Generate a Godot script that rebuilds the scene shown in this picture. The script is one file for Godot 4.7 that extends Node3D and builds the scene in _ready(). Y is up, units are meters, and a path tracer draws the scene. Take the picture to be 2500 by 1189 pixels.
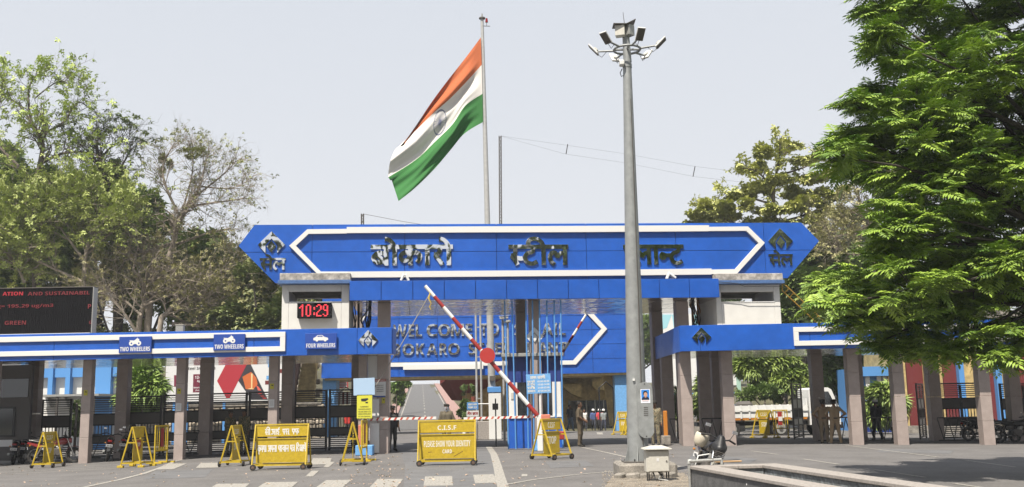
extends Node3D
# A works gate with blue clad canopies under a hazy morning sky. Units are metres, y is up, the camera looks down -z.

const FOCAL := 2400.0
const EYE := Vector3(0, 1.7, 0)
var view := Basis.from_euler(Vector3(deg_to_rad(9.29), 0, -0.019))
var used := {}
var boxes := {}
var M := {}
var gate: Node3D
var gate_turn := deg_to_rad(5.6)
var gate_at := Vector3.ZERO


# ---------------------------------------------------------------- measuring
func ray(px: float, py: float) -> Vector3:
	return view * Vector3((px - 1250.0) / FOCAL, (594.5 - py) / FOCAL, -1.0)

func at(px: float, py: float, d: float) -> Vector3:   # a point d metres in front
	var r := ray(px, py)
	return EYE + r * (d / -r.z)

func gr(px: float, py: float) -> Vector3:             # a point on the ground
	var r := ray(px, py)
	var y := 0.0
	var p := Vector3.ZERO
	for i in 4:
		p = EYE + r * ((EYE.y - y) / -r.y)
		y = ground_y(p.x, p.z)
	return Vector3(p.x, y, p.z)

func on_ground(px: float, d: float) -> Vector3:
	var p := at(px, 1000, d)
	return Vector3(p.x, ground_y(p.x, p.z), p.z)

func gl(px: float, py: float, off := 0.0) -> Vector3: # in the main gate's own frame: along, up, out
	var n := Vector3(sin(gate_turn), 0, cos(gate_turn))
	var r := ray(px, py)
	var t: float = (gate_at + n * off - EYE).dot(n) / r.dot(n)
	var p := EYE + r * t
	return Vector3((p - gate_at).dot(Vector3(cos(gate_turn), 0, -sin(gate_turn))), p.y, off)

func ground_y(x: float, z: float) -> float:
	var d := -z
	var y := -0.0006 * minf(x * x, 500.0)
	var road := 0.046 * clampf(d - 76.0, 0.0, 150.0)
	var dip := -0.5 * smoothstep(60.0, 80.0, d) + 0.02 * maxf(d - 100.0, 0.0)
	var axis := -3.4 - (d - 40.0) * 0.0945
	y += lerpf(dip, road, smoothstep(7.0, 4.0, x - axis))
	y += 5.0 * smoothstep(axis - 5.0, axis - 16.0, x) * smoothstep(62.0, 84.0, d)
	y += 4.0 * smoothstep(12.0, 26.0, x) * smoothstep(66.0, 95.0, d)
	return y


# ---------------------------------------------------------------- naming
func numbered(parent: Node, called: String) -> String:
	var key := str(parent.get_instance_id()) + called
	var k: int = used.get(key, 0)
	used[key] = k + 1
	return called if k == 0 else "%s_%03d" % [called, k]

func tag(o: Node, label: String, category: String, group := "") -> Node:
	o.set_meta("label", label)
	o.set_meta("category", category)
	if group: o.set_meta("group", group)
	return o

func thing(called: String, label: String, category: String, where := Vector3.ZERO, turn := 0.0, group := "") -> Node3D:
	var o := Node3D.new()
	o.name = numbered(self, called)
	add_child(o)
	o.position = where
	o.rotation.y = turn
	tag(o, label, category, group)
	return o

func part(called: String, mesh: Mesh, m: Material, parent: Node = self, where := Vector3.ZERO, turn := Vector3.ZERO) -> MeshInstance3D:
	var o := MeshInstance3D.new()
	o.name = numbered(parent, called)
	o.mesh = mesh
	o.material_override = m
	parent.add_child(o)
	o.position = where
	o.rotation = turn
	return o

func ground_piece(called: String, mesh: Mesh, m: Material) -> MeshInstance3D:
	var o := part(called, mesh, m)
	o.set_meta("kind", "structure")
	return o

func dup(src: Node3D, label: String, where: Vector3, turn := 0.0) -> Node3D:
	var c: Node3D = src.duplicate()
	c.name = numbered(self, String(src.name).rstrip("_0123456789"))
	add_child(c)
	c.position = where
	c.rotation.y = turn
	c.set_meta("label", label)
	return c


# ---------------------------------------------------------------- mesh building
class MB:
	var v := PackedVector3Array()
	var n := PackedVector3Array()
	var c := PackedColorArray()
	var uv := PackedVector2Array()
	var idx := PackedInt32Array()
	var colored := false
	var tint := Color.WHITE

	func vert(p: Vector3, nn: Vector3, t := Vector2.ZERO) -> int:
		v.push_back(p)
		n.push_back(nn)
		c.push_back(tint)
		uv.push_back(t)
		return v.size() - 1

	func tri(a: Vector3, b: Vector3, cc: Vector3) -> void:   # counter-clockwise from outside
		var nn := (b - a).cross(cc - a).normalized()
		var i := vert(a, nn)
		vert(b, nn)
		vert(cc, nn)
		idx.append_array(PackedInt32Array([i, i + 2, i + 1]))

	func quad(a: Vector3, b: Vector3, cc: Vector3, d: Vector3) -> void:
		var nn := (cc - a).cross(d - b).normalized()
		var i := vert(a, nn, Vector2(0, 1))
		vert(b, nn, Vector2(1, 1))
		vert(cc, nn, Vector2(1, 0))
		vert(d, nn, Vector2(0, 0))
		idx.append_array(PackedInt32Array([i, i + 2, i + 1, i, i + 3, i + 2]))

	func box(size: Vector3, xf := Transform3D(), b := 0.0) -> void:
		var h := size * 0.5
		if b <= 0.0:
			for ax in 3:
				for s: float in [-1.0, 1.0]:
					var w := Vector3.ZERO
					w[ax] = s
					var p := Vector3.ZERO
					var q := Vector3.ZERO
					p[(ax + 1) % 3] = 1.0
					q[(ax + 2) % 3] = s
					quad(xf * ((w - p - q) * h), xf * ((w + p - q) * h), xf * ((w + p + q) * h), xf * ((w - p + q) * h))
			return
		b = minf(b, minf(h.x, minf(h.y, h.z)) * 0.45)
		var i := h - Vector3(b, b, b)
		for ax in 3:
			for s: float in [-1.0, 1.0]:
				var pts := []
				for k: Vector2 in [Vector2(-1, -1), Vector2(1, -1), Vector2(1, 1), Vector2(-1, 1)]:
					var p := Vector3.ZERO
					p[ax] = s * h[ax]
					p[(ax + 1) % 3] = k.x * i[(ax + 1) % 3]
					p[(ax + 2) % 3] = k.y * s * i[(ax + 2) % 3]
					pts.append(xf * p)
				quad(pts[0], pts[1], pts[2], pts[3])
			for k: Vector2 in [Vector2(-1, -1), Vector2(1, -1), Vector2(1, 1), Vector2(-1, 1)]:   # chamfers along this axis
				var a := (ax + 1) % 3
				var d := (ax + 2) % 3
				var e := []
				for end: float in [-1.0, 1.0]:
					var p := Vector3.ZERO
					p[ax] = end * i[ax]
					p[a] = k.x * h[a]
					p[d] = k.y * i[d]
					e.append(xf * p)
					p[a] = k.x * i[a]
					p[d] = k.y * h[d]
					e.append(xf * p)
				if k.x * k.y > 0: quad(e[0], e[1], e[3], e[2])
				else: quad(e[1], e[0], e[2], e[3])
		for sx: float in [-1.0, 1.0]:
			for sy: float in [-1.0, 1.0]:
				for sz: float in [-1.0, 1.0]:
					var p1 := xf * Vector3(sx * h.x, sy * i.y, sz * i.z)
					var p2 := xf * Vector3(sx * i.x, sy * h.y, sz * i.z)
					var p3 := xf * Vector3(sx * i.x, sy * i.y, sz * h.z)
					if sx * sy * sz > 0: tri(p1, p2, p3)
					else: tri(p1, p3, p2)

	func bar(a: Vector3, b: Vector3, w: float, h: float, bev := 0.0) -> void:   # a rectangular bar between two points
		var z := (b - a).normalized()
		var up := Vector3.UP if absf(z.y) < 0.95 else Vector3.RIGHT
		var x := up.cross(z).normalized()
		box(Vector3(w, h, a.distance_to(b)), Transform3D(Basis(x, z.cross(x), z), (a + b) * 0.5), bev)

	func tube(pts: Array, radii: Array, sides := 8, caps := true) -> void:
		var up := Vector3.UP
		var base := v.size()
		var count := pts.size()
		var x := Vector3.ZERO
		for k in count:
			var p: Vector3 = pts[k]
			var q: Vector3 = pts[mini(k + 1, count - 1)] - pts[maxi(k - 1, 0)]
			var z := q.normalized()
			if x == Vector3.ZERO:
				x = (up if absf(z.y) < 0.9 else Vector3.RIGHT).cross(z).normalized()
			else:
				x = (x - z * x.dot(z)).normalized()
			var y := z.cross(x)
			var r: float = radii[mini(k, radii.size() - 1)]
			for s in sides:
				var a := TAU * s / sides
				var nn := x * cos(a) + y * sin(a)
				vert(p + nn * r, nn, Vector2(float(s) / sides, float(k)))
		for k in count - 1:
			for s in sides:
				var i := base + k * sides + s
				var j := base + k * sides + (s + 1) % sides
				idx.append_array(PackedInt32Array([i, i + sides, j, j, i + sides, j + sides]))
		if caps:
			for end in 2:
				var k := 0 if end == 0 else count - 1
				var z: Vector3 = ((pts[0] - pts[1]) if end == 0 else (pts[k] - pts[k - 1])).normalized()
				var i := vert(pts[k], z)
				for s in sides:
					vert(v[base + k * sides + s], z)
				for s in sides:
					if end == 0: idx.append_array(PackedInt32Array([i, i + 1 + s, i + 1 + (s + 1) % sides]))
					else: idx.append_array(PackedInt32Array([i, i + 1 + (s + 1) % sides, i + 1 + s]))

	func lathe(profile: Array, sides: int, xf := Transform3D()) -> void:   # Vector2(radius, height) from bottom to top
		var base := v.size()
		for k in profile.size():
			var d: Vector2 = profile[mini(k + 1, profile.size() - 1)] - profile[maxi(k - 1, 0)]
			for s in sides + 1:
				var a := TAU * s / sides
				var o := Vector3(cos(a), 0, -sin(a))
				vert(xf * (o * profile[k].x + Vector3(0, profile[k].y, 0)), (xf.basis * (o * d.y - Vector3(0, d.x, 0))).normalized(), Vector2(float(s) / sides, float(k) / profile.size()))
		for k in profile.size() - 1:
			for s in sides:
				var i := base + k * (sides + 1) + s
				idx.append_array(PackedInt32Array([i, i + sides + 1, i + 1, i + 1, i + sides + 1, i + sides + 2]))

	func extrude(poly: PackedVector2Array, depth: float, xf := Transform3D()) -> void:   # front at z = depth, back at z = 0
		if Geometry2D.is_polygon_clockwise(poly):
			poly = poly.duplicate()
			poly.reverse()
		var t := Geometry2D.triangulate_polygon(poly)
		for k in range(0, t.size(), 3):
			var a := poly[t[k]]
			var b := poly[t[k + 1]]
			var d := poly[t[k + 2]]
			if (b - a).cross(d - a) < 0:
				var e := b
				b = d
				d = e
			tri(xf * Vector3(a.x, a.y, depth), xf * Vector3(b.x, b.y, depth), xf * Vector3(d.x, d.y, depth))
			tri(xf * Vector3(a.x, a.y, 0), xf * Vector3(d.x, d.y, 0), xf * Vector3(b.x, b.y, 0))
		for k in poly.size():
			var a := poly[k]
			var b := poly[(k + 1) % poly.size()]
			quad(xf * Vector3(a.x, a.y, 0), xf * Vector3(b.x, b.y, 0), xf * Vector3(b.x, b.y, depth), xf * Vector3(a.x, a.y, depth))

	func ribbon(pts: Array, w: float, depth: float, xf := Transform3D()) -> void:   # a flat raised stroke along 2D points
		var l := []
		var r := []
		for k in pts.size():
			var d: Vector2 = (pts[mini(k + 1, pts.size() - 1)] - pts[maxi(k - 1, 0)]).normalized()
			var m := Vector2(-d.y, d.x) * w * 0.5
			l.append(pts[k] + m)
			r.append(pts[k] - m)
		for k in pts.size() - 1:
			var a: Vector2 = r[k]
			var b: Vector2 = r[k + 1]
			var e: Vector2 = l[k + 1]
			var f: Vector2 = l[k]
			quad(xf * Vector3(a.x, a.y, depth), xf * Vector3(b.x, b.y, depth), xf * Vector3(e.x, e.y, depth), xf * Vector3(f.x, f.y, depth))
			quad(xf * Vector3(a.x, a.y, 0), xf * Vector3(b.x, b.y, 0), xf * Vector3(b.x, b.y, depth), xf * Vector3(a.x, a.y, depth))
			quad(xf * Vector3(e.x, e.y, 0), xf * Vector3(f.x, f.y, 0), xf * Vector3(f.x, f.y, depth), xf * Vector3(e.x, e.y, depth))
		var z := pts.size() - 1
		quad(xf * Vector3(l[0].x, l[0].y, 0), xf * Vector3(r[0].x, r[0].y, 0), xf * Vector3(r[0].x, r[0].y, depth), xf * Vector3(l[0].x, l[0].y, depth))
		quad(xf * Vector3(r[z].x, r[z].y, 0), xf * Vector3(l[z].x, l[z].y, 0), xf * Vector3(l[z].x, l[z].y, depth), xf * Vector3(r[z].x, r[z].y, depth))

	func done() -> ArrayMesh:
		var a := []
		a.resize(Mesh.ARRAY_MAX)
		a[Mesh.ARRAY_VERTEX] = v
		a[Mesh.ARRAY_NORMAL] = n
		a[Mesh.ARRAY_TEX_UV] = uv
		if colored: a[Mesh.ARRAY_COLOR] = c
		a[Mesh.ARRAY_INDEX] = idx
		var m := ArrayMesh.new()
		m.add_surface_from_arrays(Mesh.PRIMITIVE_TRIANGLES, a)
		return m


func boxm(w: float, h: float, d: float, b := 0.0) -> Mesh:
	var key := "%.3f %.3f %.3f %.3f" % [w, h, d, b]
	if not boxes.has(key):
		var m := MB.new()
		m.box(Vector3(w, h, d), Transform3D(), b)
		boxes[key] = m.done()
	return boxes[key]

func span(called: String, lo: Vector3, hi: Vector3, m: Material, parent: Node, b := 0.0) -> MeshInstance3D:   # a box between two corners
	var s := hi - lo
	return part(called, boxm(s.x, s.y, s.z, b), m, parent, (lo + hi) * 0.5)

func tubem(pts: Array, radii: Array, sides := 8) -> Mesh:
	var m := MB.new()
	m.tube(pts, radii, sides)
	return m.done()

func barm(a: Vector3, b: Vector3, w: float, h: float, bev := 0.0) -> Mesh:
	var m := MB.new()
	m.bar(a, b, w, h, bev)
	return m.done()

func polym(pts: Array, depth: float) -> Mesh:
	var m := MB.new()
	m.extrude(PackedVector2Array(pts), depth)
	return m.done()


# ---------------------------------------------------------------- materials
func srgb(r: float, g: float, b: float) -> Color:
	return Color(r, g, b).linear_to_srgb()

func mat(r: float, g: float, b: float, rough := 0.7, metal := 0.0) -> StandardMaterial3D:   # linear base colour
	var m := StandardMaterial3D.new()
	m.albedo_color = srgb(r, g, b)
	m.roughness = rough
	m.metallic = metal
	return m

func noise_tex(freq: float, lo: Color, hi: Color, seed_: int, octaves := 5, size := 512, bias := 0.5) -> NoiseTexture2D:
	var n := FastNoiseLite.new()
	n.seed = seed_
	n.frequency = freq
	n.fractal_octaves = octaves
	var t := NoiseTexture2D.new()
	t.width = size
	t.height = size
	t.seamless = true
	t.noise = n
	var g := Gradient.new()
	g.offsets = PackedFloat32Array([clampf(bias - 0.35, 0, 1), clampf(bias + 0.35, 0, 1)])
	g.colors = PackedColorArray([lo, hi])
	t.color_ramp = g
	return t

func bump_tex(freq: float, seed_: int, octaves := 4, strength := 8.0, size := 512) -> NoiseTexture2D:
	var n := FastNoiseLite.new()
	n.seed = seed_
	n.frequency = freq
	n.fractal_octaves = octaves
	var t := NoiseTexture2D.new()
	t.width = size
	t.height = size
	t.seamless = true
	t.noise = n
	t.as_normal_map = true
	t.bump_strength = strength
	return t

func grain(m: StandardMaterial3D, freq: float, seed_: int, amount: float, scale_: float, hue := Color(1, 1, 1), size := 512) -> StandardMaterial3D:   # mottled base colour in world space
	var c := m.albedo_color.srgb_to_linear()
	var lo := srgb(c.r * (1 - amount), c.g * (1 - amount), c.b * (1 - amount))
	var hi := srgb(minf(c.r * (1 + amount) * hue.r, 1), minf(c.g * (1 + amount) * hue.g, 1), minf(c.b * (1 + amount) * hue.b, 1))
	m.albedo_texture = noise_tex(freq, lo, hi, seed_, 5, size)
	m.albedo_color = Color.WHITE
	m.uv1_triplanar = true
	m.uv1_world_triplanar = true
	m.uv1_scale = Vector3(scale_, scale_, scale_)
	return m

func blend_grain(m: StandardMaterial3D, freq: float, seed_: int, lo: float, hi: float, scale_: float) -> StandardMaterial3D:   # a second, coarser pattern multiplied over the first
	m.detail_enabled = true
	m.detail_blend_mode = BaseMaterial3D.BLEND_MODE_MUL
	m.detail_uv_layer = BaseMaterial3D.DETAIL_UV_2
	m.detail_albedo = noise_tex(freq, srgb(lo, lo, lo), srgb(hi, hi, hi), seed_, 4)
	m.uv2_triplanar = true
	m.uv2_world_triplanar = true
	m.uv2_scale = Vector3(scale_, scale_, scale_)
	return m

func wavy(m: StandardMaterial3D, freq: float, seed_: int, strength: float, scale_: Vector3) -> StandardMaterial3D:
	m.normal_enabled = true
	m.normal_texture = bump_tex(freq, seed_, 2, strength)
	m.normal_scale = 1.0
	m.uv1_triplanar = true
	m.uv1_world_triplanar = true
	m.uv1_scale = scale_
	return m

func wavy_only(m: StandardMaterial3D, freq: float, seed_: int, strength: float) -> void:   # slight dents of thin cladding sheets
	m.normal_enabled = true
	m.normal_texture = bump_tex(freq, seed_, 2, strength)

func make_materials() -> void:
	M.blue = grain(mat(0.014, 0.09, 0.415, 0.32), 0.004, 3, 0.09, 0.11)
	blend_grain(M.blue, 0.012, 4, 0.87, 1.0, 0.35)
	wavy_only(M.blue, 0.006, 2, 1.1)
	M.deep_blue = mat(0.009, 0.027, 0.154, 0.5)
	M.sign_blue = mat(0.015, 0.054, 0.277, 0.4)
	M.sky_blue = grain(mat(0.123, 0.308, 0.578, 0.55), 0.02, 5, 0.1, 0.6)
	M.ledge_blue = grain(mat(0.054, 0.115, 0.262, 0.6), 0.02, 6, 0.2, 0.6)
	M.light_blue = mat(0.077, 0.231, 0.508, 0.5)
	M.white = grain(mat(0.585, 0.578, 0.554, 0.6), 0.01, 7, 0.045, 0.3)
	M.trim = mat(0.616, 0.608, 0.585, 0.5)
	M.plain_white = mat(0.616, 0.616, 0.601, 0.5)
	M.stained = blend_grain(grain(mat(0.4, 0.377, 0.347, 0.9), 0.015, 8, 0.3, 0.7), 0.01, 9, 0.5, 1.0, 0.4)
	M.granite = blend_grain(grain(mat(0.339, 0.281, 0.258, 0.5), 0.11, 11, 0.32, 1.2), 0.008, 12, 0.86, 1.0, 0.5)
	M.mirror = wavy(mat(0.44, 0.425, 0.41, 0.03, 1.0), 0.01, 13, 5.5, Vector3(0.12, 0.12, 0.5))
	M.steel_letter = wavy(mat(0.88, 0.88, 0.87, 0.04, 1.0), 0.008, 14, 3.0, Vector3(0.28, 0.28, 0.28))
	M.wavy_steel = wavy(mat(0.7, 0.71, 0.7, 0.05, 1.0), 0.009, 54, 8.0, Vector3(0.3, 0.3, 0.3))
	M.plain_steel = wavy(mat(0.88, 0.88, 0.87, 0.05, 1.0), 0.008, 15, 1.6, Vector3(0.28, 0.28, 0.28))
	M.asphalt = blend_grain(grain(mat(0.138, 0.131, 0.127, 0.92), 0.05, 17, 0.13, 0.3), 0.014, 18, 0.78, 1.0, 0.07)
	M.lane_asphalt = blend_grain(grain(mat(0.128, 0.127, 0.129, 0.9), 0.06, 16, 0.16, 0.4), 0.02, 53, 0.78, 1.0, 0.1)
	M.asphalt.normal_enabled = true
	M.asphalt.normal_texture = bump_tex(0.2, 19, 3, 3.0)
	M.far_asphalt = grain(mat(0.096, 0.095, 0.097, 0.95), 0.02, 20, 0.12, 0.2)
	M.soil = blend_grain(grain(mat(0.231, 0.2, 0.162, 1.0), 0.08, 21, 0.35, 0.8), 0.012, 22, 0.6, 1.0, 0.25)
	M.grass = blend_grain(grain(mat(0.1, 0.092, 0.042, 1.0), 0.06, 23, 0.4, 0.4), 0.01, 24, 0.45, 1.0, 0.1)
	M.road_paint = blend_grain(grain(mat(0.36, 0.34, 0.305, 0.9), 0.06, 25, 0.25, 0.9), 0.05, 26, 0.5, 1.0, 0.5)
	M.concrete = blend_grain(grain(mat(0.277, 0.254, 0.223, 0.95), 0.05, 27, 0.25, 0.8), 0.012, 28, 0.55, 1.0, 0.4)
	M.coping = grain(mat(0.27, 0.245, 0.225, 0.9), 0.03, 29, 0.2, 0.9)
	M.basin_out = blend_grain(grain(mat(0.115, 0.115, 0.119, 0.8), 0.05, 30, 0.25, 0.8), 0.015, 31, 0.6, 1.0, 0.6)
	M.basin_in = blend_grain(grain(mat(0.254, 0.285, 0.308, 0.85), 0.02, 32, 0.3, 0.8, Color(1, 0.97, 0.94)), 0.012, 33, 0.35, 1.0, 0.9)
	M.yellow = blend_grain(grain(mat(0.447, 0.316, 0.014, 0.5), 0.03, 34, 0.08, 0.8), 0.02, 35, 0.84, 1.0, 0.6)
	M.paint_white = mat(0.601, 0.593, 0.554, 0.7)
	M.red_paint = mat(0.262, 0.019, 0.015, 0.5)
	M.maroon = mat(0.123, 0.014, 0.015, 0.7)
	M.pole_grey = blend_grain(grain(mat(0.277, 0.289, 0.289, 0.5, 0.25), 0.02, 36, 0.1, 0.5), 0.01, 37, 0.82, 1.0, 0.5)
	M.flag_pole = grain(mat(0.37, 0.37, 0.362, 0.5, 0.2), 0.02, 38, 0.1, 0.4)
	M.black = mat(0.012, 0.012, 0.013, 0.45)
	M.rubber = mat(0.02, 0.019, 0.018, 0.85)
	M.gate_black = mat(0.022, 0.02, 0.019, 0.55)
	M.plate_grey = mat(0.077, 0.069, 0.062, 0.6)
	M.cabinet = grain(mat(0.462, 0.447, 0.4, 0.5), 0.03, 39, 0.05, 0.8)
	M.galvanised = grain(mat(0.323, 0.323, 0.308, 0.45, 0.4), 0.05, 40, 0.18, 0.8)
	M.dark_wall = mat(0.069, 0.063, 0.06, 0.7)
	M.glass = mat(0.015, 0.017, 0.02, 0.06)
	M.glass.metallic_specular = 0.7
	M.chrome = mat(0.65, 0.65, 0.65, 0.15, 1.0)
	M.ochre = blend_grain(grain(mat(0.477, 0.354, 0.154, 0.85), 0.02, 41, 0.14, 0.4), 0.01, 42, 0.7, 1.0, 0.3)
	M.pink = grain(mat(0.27, 0.165, 0.145, 0.8), 0.03, 43, 0.12, 0.6)
	M.stone = mat(0.231, 0.2, 0.162, 0.95)
	M.bark = blend_grain(grain(mat(0.154, 0.127, 0.104, 0.95), 0.04, 44, 0.35, 0.9), 0.02, 45, 0.5, 1.0, 0.4)
	M.pale_bark = blend_grain(grain(mat(0.34, 0.29, 0.235, 0.95), 0.04, 46, 0.25, 0.8), 0.02, 47, 0.6, 1.0, 0.3)
	M.dark_bark = grain(mat(0.046, 0.039, 0.031, 0.95), 0.05, 48, 0.4, 0.9)
	M.leaf = mat(1, 1, 1, 0.55)
	M.leaf.vertex_color_use_as_albedo = true
	M.leaf.backlight = Color(0.3, 0.36, 0.1)
	M.leaf.backlight_enabled = true
	M.cloth = mat(1, 1, 1, 0.9)
	M.cloth.vertex_color_use_as_albedo = true
	M.led_off = mat(0.008, 0.008, 0.009, 0.85)
	M.led_off.metallic_specular = 0.2
	M.led_red = mat(0.193, 0.008, 0.012, 0.6)
	M.led_red.emission_enabled = true
	M.led_red.emission = srgb(1.0, 0.05, 0.07)
	M.led_red.emission_energy_multiplier = 0.9
	M.led_dim = mat(0.077, 0.006, 0.009, 0.6)
	M.led_dim.emission_enabled = true
	M.led_dim.emission = srgb(1.0, 0.03, 0.06)
	M.led_dim.emission_energy_multiplier = 0.05
	M.led_mid = M.led_dim.duplicate()
	M.led_mid.emission_energy_multiplier = 0.25
	M.orange = mat(0.477, 0.154, 0.1, 0.6)
	M.rust = grain(mat(0.09, 0.045, 0.025, 0.9), 0.1, 55, 0.3, 2.0)
	M.amber = mat(0.424, 0.154, 0.015, 0.5)
	M.ladder_yellow = mat(0.424, 0.254, 0.023, 0.6)
	M.sticker = mat(0.385, 0.347, 0.023, 0.6)
	M.paper = mat(0.554, 0.554, 0.554, 0.8)
	M.rope = mat(0.269, 0.246, 0.216, 0.95)
	M.rope_yellow = mat(0.385, 0.277, 0.046, 0.95)
	M.cable = mat(0.025, 0.025, 0.025, 0.6)
	M.cctv_yellow = mat(0.524, 0.508, 0.046, 0.5)
	M.ink = mat(0.015, 0.015, 0.015, 0.7)
	M.red_bike = mat(0.231, 0.009, 0.009, 0.2)
	M.red_bike.clearcoat_enabled = true
	M.black_bike = mat(0.012, 0.012, 0.013, 0.18)
	M.tail_red = mat(0.231, 0.008, 0.008, 0.2)
	M.teal = mat(0.015, 0.231, 0.231, 0.6)


# ---------------------------------------------------------------- lettering
func words(text: String, w: float, h: float, depth: float, m: Material, parent: Node, centre: Vector3, called := "lettering", spin := Vector3.ZERO) -> MeshInstance3D:
	var t := TextMesh.new()
	var f := SystemFont.new()
	f.font_names = PackedStringArray(["Droid Sans"])
	f.font_weight = 700
	t.font = f
	t.text = text
	t.font_size = 64
	t.pixel_size = 0.01
	t.curve_step = 2.0
	t.depth = 0.1
	var box := t.get_aabb()
	var o := part(called, t, m, parent)
	var s := Vector3(w / maxf(box.size.x, 0.01), h / maxf(box.size.y, 0.01), depth / 0.1)
	var turn := Basis.from_euler(spin)
	o.transform = Transform3D(turn * Basis.from_scale(s), centre - turn * (box.get_center() * s))
	return o

# Hindi letters as pen strokes: the head line is at y = 1, feet at y = 0.
func glyph(ch: String) -> Array:   # [advance, strokes]
	var V := func(a: Array) -> Array:
		var o := []
		for k in range(0, a.size(), 2): o.append(Vector2(a[k], a[k + 1]))
		return o
	match ch:
		"ba": return [0.78, [V.call([0.62, 1, 0.62, 0]), V.call([0.62, 0.55, 0.42, 0.68, 0.2, 0.62, 0.08, 0.42, 0.2, 0.2, 0.42, 0.18, 0.6, 0.36]), V.call([0.22, 0.56, 0.5, 0.28])]]
		"ka": return [1.02, [V.call([0.5, 1, 0.5, 0]), V.call([0.5, 0.52, 0.36, 0.7, 0.16, 0.64, 0.08, 0.44, 0.2, 0.26, 0.38, 0.32, 0.5, 0.52]), V.call([0.5, 0.6, 0.68, 0.7, 0.88, 0.6, 0.9, 0.38, 0.78, 0.16])]]
		"kri": return [1.02, glyph("ka")[1] + [V.call([0.5, 0, 0.38, -0.12, 0.46, -0.28, 0.66, -0.3])]]
		"aa": return [0.38, [V.call([0.2, 1, 0.2, 0])]]
		"o": return [0.38, [V.call([0.2, 1, 0.2, 0]), V.call([0.2, 1, 0.12, 1.2, -0.04, 1.38, -0.22, 1.42])]]
		"e": return [0.0, [V.call([-0.14, 1, -0.22, 1.2, -0.38, 1.36, -0.54, 1.38])]]
		"en": return [0.0, [V.call([-0.14, 1, -0.22, 1.2, -0.38, 1.36, -0.54, 1.38]), V.call([-0.06, 1.3, 0.06, 1.3])]]
		"ra": return [0.55, [V.call([0.34, 1, 0.36, 0.78, 0.26, 0.6, 0.1, 0.6]), V.call([0.16, 0.54, 0.32, 0.34, 0.48, 0.02])]]
		"sa": return [0.92, [V.call([0.26, 1, 0.28, 0.78, 0.2, 0.6, 0.06, 0.6]), V.call([0.1, 0.54, 0.24, 0.34, 0.36, 0.02]), V.call([0.2, 0.5, 0.74, 0.5]), V.call([0.76, 1, 0.76, 0])]]
		"s": return [0.6, [V.call([0.26, 1, 0.26, 0.66, 0.16, 0.54, 0.06, 0.56]), V.call([0.1, 0.5, 0.24, 0.3, 0.36, 0.02]), V.call([0.18, 0.44, 0.5, 0.36, 0.62, 0.4])]]
		"tta": return [0.75, [V.call([0.46, 1, 0.46, 0.74, 0.2, 0.62, 0.1, 0.4, 0.2, 0.16, 0.44, 0.08, 0.66, 0.2])]]
		"ii": return [0.42, [V.call([0.2, 1, 0.2, 0]), V.call([0.2, 1, 0.12, 1.24, -0.1, 1.42, -0.38, 1.4, -0.5, 1.2, -0.44, 1.02])]]
		"i": return [0.4, [V.call([0.16, 1, 0.16, 0]), V.call([0.16, 1, 0.22, 1.28, 0.46, 1.4, 0.68, 1.26, 0.74, 1.02])]]
		"la": return [0.92, [V.call([0.76, 1, 0.76, 0]), V.call([0.28, 0.02, 0.12, 0.2, 0.07, 0.46, 0.18, 0.68, 0.34, 0.64, 0.42, 0.42]), V.call([0.4, 0.4, 0.54, 0.62, 0.76, 0.64])]]
		"l": return [0.58, [V.call([0.28, 0.02, 0.12, 0.2, 0.07, 0.46, 0.18, 0.68, 0.34, 0.64, 0.42, 0.42]), V.call([0.4, 0.4, 0.5, 0.6, 0.6, 0.62])]]
		"pa": return [0.78, [V.call([0.62, 1, 0.62, 0]), V.call([0.14, 1, 0.14, 0.58, 0.28, 0.4, 0.46, 0.42, 0.62, 0.58])]]
		"p": return [0.5, [V.call([0.14, 1, 0.14, 0.58, 0.28, 0.4, 0.5, 0.5])]]
		"pha": return [1.0, [V.call([0.54, 1, 0.54, 0]), V.call([0.12, 1, 0.12, 0.6, 0.26, 0.42, 0.54, 0.58]), V.call([0.54, 0.6, 0.7, 0.68, 0.88, 0.54, 0.82, 0.28])]]
		"na": return [0.78, [V.call([0.62, 1, 0.62, 0]), V.call([0.62, 0.52, 0.3, 0.52, 0.14, 0.6, 0.08, 0.44, 0.2, 0.36, 0.3, 0.5])]]
		"n": return [0.5, [V.call([0.55, 0.52, 0.3, 0.52, 0.14, 0.6, 0.08, 0.44, 0.2, 0.36, 0.3, 0.5])]]
		"a": return [0.98, [V.call([0.06, 0.84, 0.26, 0.94, 0.42, 0.8, 0.24, 0.6]), V.call([0.24, 0.6, 0.44, 0.5, 0.42, 0.22, 0.2, 0.12, 0.04, 0.26]), V.call([0.4, 0.58, 0.8, 0.58]), V.call([0.82, 1, 0.82, 0])]]
		"ee": return [0.7, [V.call([0.4, 1, 0.4, 0.86, 0.16, 0.82, 0.12, 0.62, 0.44, 0.56, 0.46, 0.34, 0.16, 0.28, 0.34, 0.1, 0.5, 0]), V.call([0.4, 1, 0.46, 1.24, 0.66, 1.3])]]
		"eh": return [0.75, [V.call([0.16, 1, 0.16, 0.64, 0.3, 0.46, 0.56, 0.52]), V.call([0.58, 1, 0.58, 0.48, 0.4, 0.3, 0.52, 0.02])]]
		"ya": return [0.78, [V.call([0.62, 1, 0.62, 0]), V.call([0.1, 0.92, 0.24, 0.76, 0.1, 0.6, 0.22, 0.42, 0.62, 0.5])]]
		"ma": return [0.8, [V.call([0.64, 1, 0.64, 0]), V.call([0.18, 1, 0.18, 0.4]), V.call([0.06, 0.3, 0.18, 0.44, 0.64, 0.44])]]
		"ha": return [0.68, [V.call([0.36, 1, 0.36, 0.84, 0.1, 0.8, 0.14, 0.6, 0.42, 0.6, 0.42, 0.42, 0.14, 0.34, 0.3, 0.14, 0.44, 0.02])]]
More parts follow.
